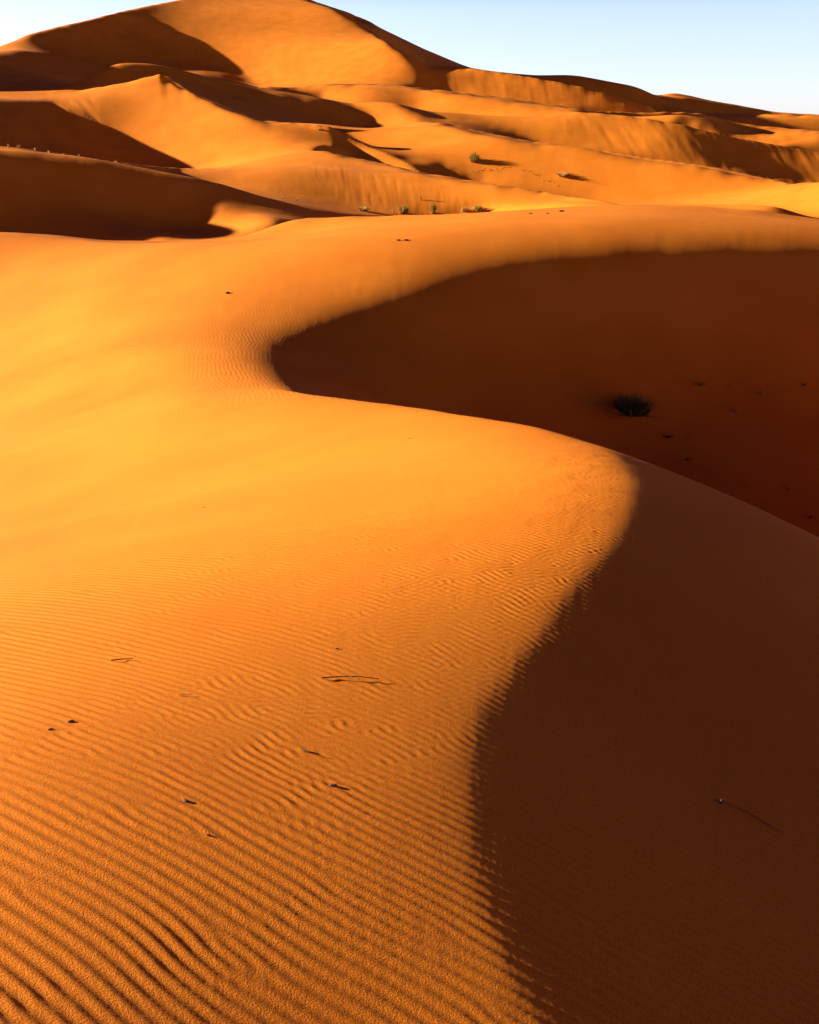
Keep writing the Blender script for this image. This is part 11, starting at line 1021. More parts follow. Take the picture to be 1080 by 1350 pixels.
# the crest lines (across, log distance, rise): sand stands to a thin brink along each
BRINKS = [
[[-0.4281,-0.4126,-0.3971,-0.3816,-0.366,-0.3505,-0.335,-0.3195,-0.304,-0.2886,-0.2732,-0.2577,-0.2421,-0.2265,-0.2107,-0.1949,-0.1791,-0.1659],[3.7612,3.7658,3.7705,3.7751,3.7796,3.7842,3.7932,3.8022,3.8133,3.8265,3.8359,3.8459,3.8568,3.8676,3.8791,3.8908,3.9025,3.912],[-0.07118,-0.07156,-0.07194,-0.07232,-0.0727,-0.07308,-0.07384,-0.0746,-0.07593,-0.07783,-0.07983,-0.08081,-0.08103,-0.08124,-0.08119,-0.08101,-0.08083,-0.08068],[0,1,0]],
[[-0.0938,-0.078,-0.0622,-0.0466,-0.031,-0.0155,0.0,0.0155,0.031,0.0465,0.062,0.0775,0.0929,0.1084,0.1239,0.1393,0.1547,0.1702,0.1856,0.2011,0.2166,0.2321,0.2477,0.2632,0.2788,0.2944,0.3101,0.3258,0.3415,0.3573,0.373,0.3888,0.4046,0.4204,0.4283],[3.9512,3.9427,3.934,3.9279,3.9226,3.9173,3.912,3.8959,3.8795,3.8687,3.8637,3.8586,3.8535,3.8501,3.8501,3.8501,3.8501,3.8501,3.8501,3.8497,3.8446,3.8395,3.8343,3.8291,3.8286,3.8286,3.8232,3.8166,3.81,3.8044,3.8,3.7955,3.791,3.7865,3.7842],[-0.06269,-0.06199,-0.06129,-0.06087,-0.06053,-0.0602,-0.05986,-0.05936,-0.05886,-0.05816,-0.05726,-0.05636,-0.05546,-0.05454,-0.05361,-0.05267,-0.05174,-0.05152,-0.05131,-0.05116,-0.05176,-0.05236,-0.05296,-0.05356,-0.05471,-0.05591,-0.05783,-0.05989,-0.06196,-0.06394,-0.06583,-0.06772,-0.06961,-0.0715,-0.07245],[0,1,0]],
[[-0.4185,-0.4034,-0.3882,-0.3731,-0.358,-0.3428,-0.3271,-0.312,-0.297,-0.2819,-0.2666,-0.2512,-0.2356,-0.22,-0.2045,-0.189,-0.1775],[4.2767,4.285,4.2932,4.3014,4.3095,4.3175,4.3175,4.3255,4.336,4.3516,4.366,4.3798,4.3966,4.4179,4.4444,4.4722,4.4998],[-0.00023,-0.00095,-0.00168,-0.0024,-0.00313,-0.00385,-0.00506,-0.00724,-0.0093,-0.01112,-0.0135,-0.01616,-0.01803,-0.01938,-0.02019,-0.02098,-0.02148],[0,1,0]],
[[-0.0712,-0.0552,-0.0395,-0.0242,-0.0089,0.0064,0.0217,0.0371,0.0526,0.0683,0.0839,0.0996,0.1154,0.1311,0.147,0.1628,0.1791,0.1804],[4.585,4.5708,4.5552,4.5383,4.5202,4.5014,4.4834,4.4651,4.4475,4.4308,4.4139,4.3963,4.3782,4.3598,4.3342,4.3064,4.279,4.2767],[-0.00688,-0.0112,-0.01393,-0.01684,-0.02014,-0.02364,-0.02618,-0.02863,-0.03106,-0.03345,-0.03585,-0.03816,-0.0404,-0.04266,-0.04492,-0.04719,-0.05023,-0.05049],[-0.066,0.175,0.011]],
[[-0.413,-0.398,-0.383,-0.368,-0.353,-0.338,-0.323,-0.308,-0.2927,-0.2772,-0.2621,-0.2465,-0.2312,-0.2164,-0.2012,-0.1987],[4.804,4.8024,4.8007,4.7991,4.7974,4.7958,4.7958,4.7958,4.7958,4.7952,4.7886,4.7826,4.7768,4.7712,4.7707,4.7707],[0.04024,0.04001,0.03977,0.03954,0.0393,0.03907,0.03907,0.03907,0.03927,0.03981,0.04169,0.04407,0.04698,0.05049,0.05374,0.05427],[0,1,0]],
[[-0.1895,-0.1761,-0.1624,-0.1485,-0.1343,-0.1198,-0.1047,-0.0896,-0.0745,-0.0631],[4.7565,4.7428,4.7303,4.7224,4.7132,4.7005,4.6917,4.6829,4.6719,4.6634],[0.04474,0.03767,0.03082,0.02504,0.02035,0.01657,0.01513,0.0137,0.01309,0.01268],[0,1,0]],
[[0.0328,0.0485,0.0639,0.0791,0.0944,0.11,0.1255,0.141,0.1563,0.1717,0.1874,0.2032,0.2189,0.2346,0.2502,0.2657,0.2813,0.2969,0.3126,0.3269],[4.8283,4.8162,4.8016,4.7856,4.7696,4.7564,4.743,4.7309,4.7203,4.7095,4.6947,4.6801,4.6676,4.655,4.6413,4.6273,4.6052,4.5809,4.556,4.5326],[0.01358,0.01044,0.00738,0.00436,0.0014,-0.0007,-0.0028,-0.00482,-0.00676,-0.0087,-0.01134,-0.01387,-0.01576,-0.01766,-0.01997,-0.02231,-0.0254,-0.02864,-0.03153,-0.03407],[0.02,0.165,0.01]],
[[0.1247,0.1397,0.1548,0.17,0.1852,0.2009,0.2167,0.2324,0.2479,0.2633,0.2787,0.2942,0.3097,0.3252,0.3408,0.3563,0.3719,0.3874,0.4031,0.4187,0.4213],[5.0626,5.0556,5.0486,5.0434,5.0383,5.0321,5.0278,5.0242,5.019,5.0155,5.0129,5.0106,5.0106,5.0106,5.0106,5.0106,5.0106,5.0106,5.0106,5.0106,5.0106],[0.02133,0.02311,0.02276,0.02133,0.0199,0.01776,0.01497,0.01203,0.00827,0.00523,0.00258,-8e-05,-0.00279,-0.00552,-0.00824,-0.01072,-0.01315,-0.01558,-0.01802,-0.02046,-0.02087],[0,1,0]],
[[-0.4101,-0.3953,-0.3805,-0.3656,-0.3508,-0.3359,-0.3211,-0.3059,-0.2906,-0.2761,-0.2642],[5.1818,5.184,5.1863,5.1885,5.1907,5.193,5.1942,5.2016,5.2113,5.2198,5.2257],[0.06124,0.06066,0.06008,0.0595,0.05892,0.05834,0.05634,0.05479,0.05233,0.04877,0.04552],[0,1,0]],
[[-0.1809,-0.1656,-0.1503,-0.1345,-0.1194,-0.1041,-0.0888,-0.0737,-0.0587,-0.0437,-0.0287,-0.0137,0.0013,0.0163,0.0313,0.0463,0.0614,0.0765,0.0916,0.1069,0.1224,0.1381,0.1535,0.1687,0.1838,0.1989,0.214,0.2291,0.2442,0.2587,0.2742,0.2899,0.3053,0.3208,0.3363,0.3516,0.3669,0.3822,0.3975,0.4127,0.4178],[5.247,5.247,5.247,5.2575,5.2749,5.2862,5.2974,5.3049,5.312,5.3191,5.3261,5.3337,5.3414,5.3485,5.3542,5.3605,5.3673,5.374,5.3806,5.3866,5.3916,5.3989,5.4111,5.4248,5.4374,5.4485,5.4553,5.4621,5.4689,5.4794,5.4806,5.4802,5.4753,5.4704,5.4655,5.4604,5.4553,5.4502,5.445,5.4398,5.4381],[0.04903,0.04525,0.04228,0.04142,0.04268,0.0432,0.04372,0.04428,0.04484,0.04493,0.04493,0.04406,0.04288,0.04156,0.0398,0.03808,0.03638,0.0344,0.03214,0.02988,0.02762,0.02529,0.02375,0.02302,0.02273,0.02258,0.02282,0.02305,0.02204,0.01725,0.01448,0.01228,0.01106,0.00983,0.0086,0.00771,0.00699,0.00627,0.00555,0.00483,0.00459],[0,1,0]],
[[0.0168,0.032,0.0472,0.0626,0.078,0.0935,0.1091,0.1245,0.1399,0.155,0.17,0.1851,0.2004,0.2042],[5.591,5.5806,5.5701,5.5593,5.5495,5.5413,5.534,5.5284,5.5228,5.5215,5.5215,5.5206,5.5181,5.5175],[0.05892,0.05812,0.05731,0.05581,0.054,0.05194,0.04925,0.04655,0.04385,0.04008,0.03594,0.03194,0.0282,0.02727],[0,1,0]],
[[0.2549,0.2706,0.2859,0.301,0.3161,0.3313,0.3464,0.3616,0.3767,0.3919,0.407,0.4159],[5.7038,5.6991,5.6933,5.6868,5.6803,5.6737,5.6684,5.665,5.6615,5.658,5.6545,5.6525],[0.02222,0.02138,0.02095,0.02081,0.02066,0.02052,0.02031,0.02002,0.01972,0.01942,0.01912,0.01895],[0,1,0]],
[[-0.4108,-0.3956,-0.3805,-0.3654,-0.3504,-0.3353,-0.3205,-0.305,-0.2893,-0.2738,-0.2587,-0.2437,-0.229,-0.2144,-0.1992,-0.184,-0.1687,-0.1538,-0.1391,-0.1245,-0.11,-0.0957,-0.0814,-0.0671,-0.0528,-0.0386,-0.0246,-0.0112,0.0022,0.0159,0.0299,0.0439,0.0585,0.0735,0.0885,0.1035,0.1184,0.1334,0.1485,0.1637,0.1788,0.194,0.2093,0.2244,0.2395,0.2548,0.27,0.2853,0.3007,0.3159,0.3311,0.3463,0.3616,0.3768,0.3921,0.4073,0.4162],[5.5683,5.5743,5.5803,5.5862,5.5921,5.5979,5.6078,5.6234,5.64,5.6525,5.6692,5.6856,5.7031,5.7203,5.738,5.7552,5.7707,5.7857,5.7974,5.8061,5.8133,5.8184,5.8232,5.8247,5.8257,5.8237,5.8201,5.8179,5.8158,5.8133,5.8099,5.8065,5.8051,5.8051,5.8051,5.8051,5.8051,5.8055,5.8097,5.8143,5.8161,5.8171,5.8179,5.8193,5.8208,5.8222,5.823,5.823,5.823,5.8209,5.8185,5.8169,5.8163,5.8157,5.8151,5.8145,5.8141],[0.0566,0.06014,0.06367,0.06719,0.07071,0.07421,0.07887,0.08434,0.08785,0.09106,0.09433,0.09759,0.10083,0.10407,0.10683,0.10965,0.11282,0.11528,0.11627,0.116,0.11464,0.11177,0.10881,0.105,0.10094,0.09566,0.08879,0.08278,0.07675,0.07086,0.06545,0.06003,0.05668,0.05497,0.05357,0.05239,0.05185,0.0511,0.04809,0.04534,0.04323,0.0396,0.03627,0.03539,0.03382,0.03155,0.02924,0.02687,0.0245,0.02321,0.02202,0.02093,0.01998,0.01903,0.01808,0.01712,0.01657],[0,1,0]]]
for bu, bs, bh, (t0, t1, deep) in BRINKS:
    k = np.nonzero((MU > bu[0]) & (MU < bu[-1]))[0]; cs = np.interp(MU[k], bu, bs); ch = np.interp(MU[k], bu, bh)
    j = np.clip(np.searchsorted(MS, cs), 1, len(MS) - 1); f = (cs - MS[j-1])/(MS[j] - MS[j-1])
    have = BW[k, j-1]*(1 - f) + BW[k, j]*f
    fade = smooth(MU[k], bu[0], bu[0] + .008)*(1 - smooth(MU[k], bu[-1] - .008, bu[-1]))
    gain = np.pad(np.clip(ch - have, 0, .004), 12, mode='edge'); gain = np.convolve(gain, np.hanning(27)[1:-1]/np.hanning(27).sum(), mode='valid')
    BW[k] += (gain*fade)[:, None]*np.exp(-np.abs(MS[None, :] - cs[:, None])/.012)
    if deep:                                        # trough added behind the brink so its shadow shows as a dark band
        lee = np.clip((MS[None, :] - cs[:, None])/.085, 0, 1)
        BW[k] -= (deep*smooth(MU[k], t0, t0 + .03)*(1 - smooth(MU[k], t1 - .05, t1)))[:, None]*np.sin(np.pi*lee**.8)
YY = np.broadcast_to(MY[None, :], BW.shape); XX = MU[:, None]*YY; ZZ = BW*YY
# slope along the light, used only to know where wind ripples stand taller
wu = np.gradient(BW, MU, axis=0); ws = np.gradient(BW, MS, axis=1)
GX = wu; GY = BW + ws - MU[:, None]*wu
GH = GX*math.cos(SUN_A) - GY*math.sin(SUN_A)
tone = np.clip((.45 - GH)/(.45 + math.tan(SUN_E)), 0, 1.2)
nr = np.searchsorted(MY, 36)
RP = np.zeros_like(ZZ); rip, A2 = ripples(XX[:, :nr], YY[:, :nr], tone[:, :nr]); RP[:, :nr] = rip
ZZ = ZZ + RP + EYE

# grain flow tongues on the slip faces
def soften(m, n):
    m = m.astype(float)
    for _ in range(n):
        m[1:-1] = (m[:-2] + 2*m[1:-1] + m[2:])/4; m[:, 1:-1] = (m[:, :-2] + 2*m[:, 1:-1] + m[:, 2:])/4
    return m
# each face: outline (degrees across, degrees up), distance span, tongues per unit across, lean of the fall line, depth in metres
FACES = [
    ([(-4.9, 0.0), (-3.0, -0.5), (-0.4, -1.0), (2.6, -1.7), (4.2, -2.1), (3.6, -2.75), (1.6, -2.65), (-0.6, -2.5), (-3.2, -1.9), (-4.6, -0.9)], 76, 104, 220, .15, .011),
    ([(7.3, 2.0), (8.2, 2.15), (10.5, 2.0), (12.6, 1.75), (15.0, 1.2), (20.0, .2), (20.0, -1.3), (17.0, -1.3), (13.5, -.5), (11.5, .2), (9.0, .7), (7.4, 1.1)], 128, 164, 230, .75, .034),
    ([(1.2, 4.4), (4.0, 4.15), (6.8, 3.8), (9.0, 3.3), (11.0, 2.8), (10.0, 2.3), (6.5, 2.5), (3.6, 2.9), (1.2, 3.4)], 236, 275, 260, .25, .026),
    ([(-16.6, 2.6), (-14.7, 2.7), (-14.4, 2.0), (-14.5, 1.4), (-15.4, 1.7), (-16.4, 2.1)], 96, 124, 200, 1.2, .08),
]
EL = np.degrees(np.arctan(BW)) + .8; AZ = np.degrees(np.arctan(np.broadcast_to(MU[:, None], BW.shape)))
for poly, y0, y1, freq, lean, depth in FACES:
    j0, j1 = np.searchsorted(MY, y0), np.searchsorted(MY, y1); sl = np.s_[:, j0:j1]
    a, e = AZ[sl], EL[sl]; ragged = .16*vnoise(np.radians(a)*260, e*.6 + y0, 61)
    mask = soften(inside(poly, a, e + ragged), 3)
    c = np.radians(a) + lean*np.radians(e)
    h = .6*vnoise(c*freq, e*1.1, 62) + .4*vnoise(c*freq*2.3, e*1.6, 63) + .35*fbm(c*freq*.6, e*2.5, 64, 3)
    ZZ[sl] += mask*depth*h
# slight wind-worn unevenness of the open sand farther off
jf = np.searchsorted(MY, 46); wl = YY[:, jf:]*.012
ZZ[:, jf:] += (.0016*YY[:, jf:])*.5*fbm(XX[:, jf:]/(YY[:, jf:]*.05), np.log(YY[:, jf:])*22, 71, 3)*.35

P = np.stack([XX, YY, ZZ], -1)
sc_ = .5*(MS[1:] + MS[:-1])[None, :]; uc = .5*(MU[1:] + MU[:-1])
CUTS = [[[-0.4281, -0.41, -0.3919, -0.3738, -0.3557, -0.3376, -0.3195, -0.3015, -0.2835, -0.2655, -0.2473, -0.2291, -0.2107, -0.1923, -0.1738, -0.1659, -0.0938, -0.0569, -0.0207, 0.0155, 0.0517, 0.0878, 0.1239, 0.1599, 0.196, 0.2321, 0.2684, 0.3048, 0.3415, 0.3783, 0.4151, 0.4283], [3.9278, 3.9305, 3.9332, 3.9358, 3.9385, 3.9405, 3.9421, 3.9451, 3.9487, 3.95, 3.9501, 3.9501, 3.9502, 3.9505, 3.9505, 3.9505, 4.0392, 4.0911, 4.115, 4.1214, 4.1106, 4.0926, 4.0685, 4.0427, 3.9941, 3.9779, 3.9664, 3.9599, 3.9522, 3.9464, 3.9412, 3.9393]], [[-0.4185, -0.4021, -0.3857, -0.3693, -0.3529, -0.3363, -0.3196, -0.3033, -0.2869, -0.2704, -0.2538, -0.2369, -0.22, -0.2032, -0.1864, -0.1775, -0.0712, -0.0539, -0.0369, -0.0204, -0.0038, 0.0128, 0.0294, 0.0461, 0.063, 0.08, 0.097, 0.114, 0.1311, 0.1483, 0.1655, 0.1804], [4.4257, 4.4313, 4.4369, 4.4424, 4.4479, 4.4512, 4.4532, 4.4575, 4.4657, 4.4731, 4.4789, 4.486, 4.4943, 4.5032, 4.5137, 4.5216, 4.6025, 4.589, 4.5748, 4.5599, 4.541, 4.5216, 4.5023, 4.4826, 4.4641, 4.4452, 4.4258, 4.4056, 4.3849, 4.3587, 4.3309, 4.307]], [[-0.413, -0.388, -0.363, -0.338, -0.313, -0.2876, -0.2621, -0.2361, -0.2113, -0.1905, -0.1681, -0.145, -0.121, -0.0959, -0.0707, -0.0631, 0.0328, 0.0537, 0.0741, 0.0944, 0.1152, 0.1359, 0.1563, 0.1769, 0.198, 0.2189, 0.2398, 0.2605, 0.2813, 0.3022, 0.323, 0.3269], [4.9073, 4.906, 4.9046, 4.9032, 4.9032, 4.9032, 4.8996, 4.8946, 4.8907, 4.8673, 4.8242, 4.7916, 4.7542, 4.7262, 4.696, 4.6865, 4.8518, 4.839, 4.8239, 4.8087, 4.7968, 4.788, 4.8015, 4.8176, 4.8296, 4.8177, 4.8051, 4.7919, 4.7744, 4.753, 4.7306, 4.7263]], [[-0.4101, -0.4002, -0.3904, -0.3805, -0.3706, -0.3607, -0.3508, -0.3408, -0.331, -0.3211, -0.311, -0.3008, -0.2906, -0.2808, -0.2713, -0.2642, -0.1809, -0.1386, -0.0964, -0.055, -0.0137, 0.0275, 0.0689, 0.1108, 0.1535, 0.1951, 0.2366, 0.2781, 0.3208, 0.3631, 0.4051, 0.4178], [5.2692, 5.2699, 5.2707, 5.2714, 5.2722, 5.2729, 5.2737, 5.2744, 5.2748, 5.2754, 5.2778, 5.2803, 5.2839, 5.287, 5.2894, 5.2912, 5.3088, 5.3148, 5.3403, 5.3594, 5.4074, 5.4379, 5.438, 5.4384, 5.4473, 5.4678, 5.5234, 5.5487, 5.5436, 5.5367, 5.5296, 5.5274]]]
cut = [np.interp(uc, *c)[:, None] for c in CUTS]
names = ['foreground_dune', 'shrub_dune', 'peaked_dune', 'pale_dune', 'great_dune']
for k, nm in enumerate(names):
    m = np.ones((len(uc), sc_.shape[1]), bool)
    if k > 0: m &= sc_ >= cut[k-1]
    if k < 4: m &= sc_ < cut[k]
    mesh_from_grid(nm, P, m, SAND_NEAR if k == 0 else SAND_FAR)

def ground(x, y):                                   # height of the smooth sand at a place
    u = np.array([x/y]); s = np.array([math.log(y)]); z = float(base_w(u, s)[0, 0])*y + EYE
    if y < 36:
        i = min(max(int(round((x/y + .6)/1.2*1120)), 0), 1120); j = int(np.searchsorted(MY, y)); z = float(ZZ[i, j])
    return z

# the sand all around, out to the horizon
ring = np.unique(np.r_[np.arange(0, len(MY), 40), len(MY) - 1]); RY = MY[ring]
left = ZZ[0, ring]; right = ZZ[-1, ring]
a0 = math.atan(.6); ph = np.linspace(0, 1, 61); ang = (math.pi/2 - a0) - ph*(2*math.pi - 2*a0); k = (smooth(ph, 0, 1))[:, None]
zz = right[None]*(1 - k) + left[None]*k; damp = np.sin(ph*math.pi)[:, None]**.5
zz = zz*(1 - .75*damp) + .75*damp*(-.004*RY[None] - .2)
R = RY*math.hypot(1, .6)
Pp = np.stack([np.cos(ang)[:, None]*R, np.sin(ang)[:, None]*R, zz], -1)
mesh_from_grid('surrounding_sand', Pp, np.ones((60, len(RY) - 1), bool), SAND_FAR)
far = np.r_[MY[-1], np.geomspace(520, 7000, 14)]; aa = np.linspace(0, 2*math.pi, 97)
edge_ang = np.concatenate([np.arctan2(1, MU[::-1]), ang[1:]]) ; edge_r = np.concatenate([MY[-1]*np.hypot(1, MU[::-1]), np.full(60, R[-1])])
edge_z = np.concatenate([ZZ[::-1, -1], zz[1:, -1]])
sel = np.r_[np.arange(0, len(MU), 16), len(MU) + np.arange(0, 60)]
ea, er, ez = edge_ang[sel], edge_r[sel], edge_z[sel]
fr = far/MY[-1]; kk = smooth(fr, 1, 1.6)[None]
zf = ez[:, None]*(1 - kk) + kk*-14.0
fr = fr[None, :]
mesh_from_grid('desert_plain', np.stack([np.cos(ea)[:, None]*er[:, None]*fr, np.sin(ea)[:, None]*er[:, None]*fr, zf], -1)[::-1], np.ones((len(ea) - 1, fr.shape[1] - 1), bool), SAND_FAR)

# ------------------------------------------------------------------ plants and small litter on the sand
def plain(name, col, col2=None, rough=.8, scale=20):
    m = bpy.data.materials.new(name); m.use_nodes = True; t = m.node_tree; b = t.nodes['Principled BSDF']
    b.inputs['Roughness'].default_value = rough; b.inputs['Specular IOR Level'].default_value = .15
    n = t.nodes.new('ShaderNodeTexNoise'); n.inputs['Scale'].default_value = scale
    c = t.nodes.new('ShaderNodeTexCoord'); t.links.new(c.outputs['Object'], n.inputs['Vector'])
    r = t.nodes.new('ShaderNodeValToRGB'); r.color_ramp.elements[0].position = .35; r.color_ramp.elements[1].position = .65
    r.color_ramp.elements[0].color = (*col, 1); r.color_ramp.elements[1].color = (*(col2 or [v*1.5 for v in col]), 1)
    t.links.new(n.outputs['Fac'], r.inputs[0]); t.links.new(r.outputs[0], b.inputs['Base Color']); return m
GREEN = plain('shrub_green', (.028, .060, .022), (.06, .11, .035))
OLIVE = plain('olive_leaf', (.24, .19, .02), (.40, .30, .045))
STRAW = plain('dry_straw', (.48, .28, .06), (.62, .40, .12))
BARK = plain('dead_wood', (.045, .026, .014), (.10, .06, .03))
PODS = plain('dry_pod', (.07, .04, .03), (.13, .075, .05), scale=300)
STONE = plain('dark_stone', (.06, .035, .025), (.13, .08, .05), scale=90)

def link(name, bm, mat, parent=None, loc=(0, 0, 0)):
    me = bpy.data.meshes.new(name); bm.to_mesh(me); bm.free(); me.materials.append(mat)
    for p in me.polygons: p.use_smooth = True
    o = bpy.data.objects.new(name, me); C.objects.link(o); o.location = loc
    if parent: o.parent = parent
    return o
def tag(o, label, cat, group=None):
    o['label'] = label; o['category'] = cat
    if group: o['group'] = group
def root(name, x, y, label, cat, group=None, sink=.01):
    o = bpy.data.objects.new(name, None); C.objects.link(o); o.empty_display_size = .1
    o.location = (x, y, ground(x, y) - sink); tag(o, label, cat, group); return o
def tube(bm, pts, r0, r1, sides=5):
    rings = []; n = len(pts)
    for k, p in enumerate(pts):
        d = (pts[min(k+1, n-1)] - pts[max(k-1, 0)]).normalized()
        s = d.cross(Vector((.31, .17, .93))).normalized(); t = d.cross(s); r = r0 + (r1 - r0)*k/(n - 1)
        rings.append([bm.verts.new(p + r*(s*math.cos(2*math.pi*q/sides) + t*math.sin(2*math.pi*q/sides))) for q in range(sides)])
    for a, b in zip(rings, rings[1:]):
        for q in range(sides): bm.faces.new((a[q], a[(q+1) % sides], b[(q+1) % sides], b[q]))
    bm.faces.new(rings[0][::-1]); bm.faces.new(rings[-1])
def blades(n, w, h, seed, thick, lean=.6, bend=.35, drift=(0, 0), clump=False):
    """a tuft of n curved tapering blades, w wide and h high"""
    rs = random.Random(seed); bm = bmesh.new()
    for _ in range(n):
        a = rs.uniform(0, 2*math.pi); q = rs.random()**.6
        spread = min(.28*w, thick*1.2) if clump else .28*w
        base = Vector((math.cos(a)*q*spread, math.sin(a)*q*spread, 0)); L = h*rs.uniform(.55, 1.08)*(1.05 - .35*q)
        out = Vector((math.cos(a), math.sin(a), 0))*w*.5*q*rs.uniform(.5, 1.0)*lean + Vector((drift[0], drift[1], 0))*L
        out += Vector((rs.uniform(-1, 1), rs.uniform(-1, 1), 0))*w*.07
        pts = []
        for k in range(5):
            f = k/4; pts.append(base + out*(f + bend*f*f) + Vector((0, 0, L*(f - .22*f*f*bend))))
        tube(bm, pts, thick*rs.uniform(.7, 1.2), thick*.15, 3)
    return bm
def ball(bm, size, across=12, down=8):
    top = bm.verts.new((0, 0, size)); low = bm.verts.new((0, 0, -size)); rings = []
    for i in range(1, down):
        t = math.pi*i/down
        rings.append([bm.verts.new((size*math.sin(t)*math.cos(2*math.pi*q/across), size*math.sin(t)*math.sin(2*math.pi*q/across), size*math.cos(t))) for q in range(across)])
    for q in range(across):
        n = (q + 1) % across; bm.faces.new((top, rings[0][q], rings[0][n])); bm.faces.new((low, rings[-1][n], rings[-1][q]))
        for a, b in zip(rings, rings[1:]): bm.faces.new((a[q], b[q], b[n], a[n]))
def shrub(name, x, y, w, h, n, thick, leaf, label, seed, cat='shrub', group=None, drift=(0, 0), dead=.25):
    o = root(name, x, y, label, cat, group)
    link('foliage', blades(n, w*1.25, h, seed, thick, lean=.4, drift=drift), leaf, o)
    link('dead_stems', blades(max(4, int(n*dead)), w*1.25, h*.8, seed + 1, thick*.9, lean=1.0, drift=drift), STRAW if leaf is not STRAW else BARK, o)
    return o
def tuft(name, x, y, w, h, n, thick, mat, label, seed, cat, group, drift=(0, 0)):
    o = link(name, blades(n, w, h, seed, thick, drift=drift, clump=True), mat); o.location = (x, y, ground(x, y) - .01); tag(o, label, cat, group); return o

# the dark shrub in the shaded hollow: dense thin green shoots over dead ones, sand gathered at its foot
o = shrub('desert_shrub', 5.72, 28.43, .95, .62, 620, .0065, GREEN, 'dense dark green rounded shrub growing alone in the shaded hollow', 5, dead=.12)
link('runner', blades(26, 1.3, .10, 9, .006, lean=1.3), BARK, o)

g = 'dry tufts in the shaded hollow'
tuft('dry_tuft', 7.70, 29.67, .55, .16, 60, .006, OLIVE, 'wide low grey green tuft upslope right of the dark shrub', 11, 'grass tuft', g, (.3, 0))
tuft('dry_tuft', 8.44, 28.86, .34, .14, 22, .007, STRAW, 'pale tuft leaning sideways below the wide grey green tuft', 12, 'grass tuft', g, (.9, -.2))
tuft('dry_tuft', 8.49, 29.76, .2, .09, 16, .006, STRAW, 'short straw sprig just right of the wide grey green tuft', 13, 'grass tuft', g, (.7, 0))
tuft('dry_tuft', 9.28, 29.6, .2, .15, 26, .006, OLIVE, 'small upright olive tuft between the straw sprig and the flat twiggy tuft', 14, 'grass tuft', g)
tuft('dry_tuft', 10.58, 30.1, .5, .09, 20, .006, BARK, 'flat dark twiggy tuft at the right edge, highest in the hollow', 15, 'grass tuft', g, (.6, 0))
tuft('dry_tuft', 6.45, 27.67, .5, .10, 60, .006, GREEN, 'flattened dark green tuft just below the dark shrub', 16, 'grass tuft', g, (.4, 0))
tuft('dry_tuft', 7.0, 27.75, .3, .07, 14, .006, STRAW, 'pale flat straw wisp right of the flattened dark green tuft', 17, 'grass tuft', g, (.9, 0))
tuft('dry_tuft', 6.73, 26.75, .45, .07, 22, .006, BARK, 'thin brown wisp lying nearest the crest below the dark shrub', 18, 'grass tuft', g, (.8, -.3))
tuft('dry_tuft', 9.07, 28.1, .14, .14, 12, .005, STRAW, 'single thin upright straw sprig in the middle of the hollow floor', 19, 'grass tuft', g)
tuft('dry_tuft', 9.03, 25.83, .26, .16, 22, .007, STRAW, 'pale straw tuft with two raised blades low on the right of the hollow', 20, 'grass tuft', g)
tuft('dry_tuft', 7.9, 25.7, .18, .10, 14, .006, OLIVE, 'tiny olive tuft close above the crest, left of the two bladed straw tuft', 21, 'grass tuft', g)
tuft('dry_tuft', 9.1, 24.6, .36, .10, 24, .006, BARK, 'dark low tuft half hidden behind the crest at the right edge', 22, 'grass tuft', g, (.5, 0))

g = 'desert bushes among the middle dunes'
shrub('desert_bush', 5.45, 100.5, .75, 1.0, 150, .03, OLIVE, 'tall two lobed olive bush alone on the open sunlit slope', 31, 'bush', g)
shrub('desert_bush', 12.57, 97.2, .95, .5, 110, .025, STRAW, 'low wide pale bush casting a long shadow on the open slope', 32, 'bush', g)
shrub('desert_bush', -2.97, 76.8, .6, .42, 90, .022, STRAW, 'small pale bush at the left end of the row under the slip face', 33, 'bush', g)
shrub('desert_bush', -.36, 77.6, .62, .72, 130, .026, OLIVE, 'bushy yellow green bush, widest of the row under the slip face', 34, 'bush', g)
shrub('desert_bush', 1.62, 78.0, .38, .95, 90, .026, OLIVE, 'tall narrow yellow bush in the row under the slip face', 35, 'bush', g)
shrub('desert_bush', 3.64, 78.3, .4, .4, 70, .022, STRAW, 'little round straw bush next to the green bush at the right end of the row', 36, 'bush', g)
shrub('desert_bush', 4.54, 78.1, .6, .55, 120, .026, OLIVE, 'rounded green bush at the right end of the row under the slip face', 37, 'bush', g)
tuft('desert_sprig', -1.05, 77.6, .3, .3, 26, .02, STRAW, 'small pale sprig close left of the widest bush of the row', 38, 'grass tuft', 'sprigs on the slip face')
tuft('desert_sprig', .77, 79.8, .16, .5, 22, .02, STRAW, 'thin upright sprig standing up on the rippled slip face itself', 39, 'grass tuft', 'sprigs on the slip face')

g = 'stubble dotted along the foot of the open slope'
rs = random.Random(77)
for k in range(26):
    f = k/25; x = 5.2 + 6.8*f + rs.uniform(-.12, .12); y = 99.4 - .6*f - 2.4*max(0, f - .5)*2 + rs.uniform(-.25, .25)
    if .47 < f < .58: continue
    h = rs.uniform(.07, .15)
    tuft('dry_stubble', x, y, .16, h, 8, .016, STRAW, 'pale straw stub in the dotted line along the foot of the open sunlit slope', 200 + k, 'grass tuft', g)
g = 'stubble on the shaded crest at the left'
for k, (x, y) in enumerate([(-24.9, 74.2), (-24.3, 74.3), (-23.5, 74.9), (-22.8, 75.5), (-22.1, 76.3), (-21.4, 77.2), (-19.6, 79.3)]):
    tuft('crest_stubble', x, y, .4, rs.uniform(.16, .34), 14, .02, STRAW, 'tiny dry stub standing on the brink of the shaded dune at the left', 260 + k, 'grass tuft', g)
g = 'pale sprigs at the shadow edge below the slip face'
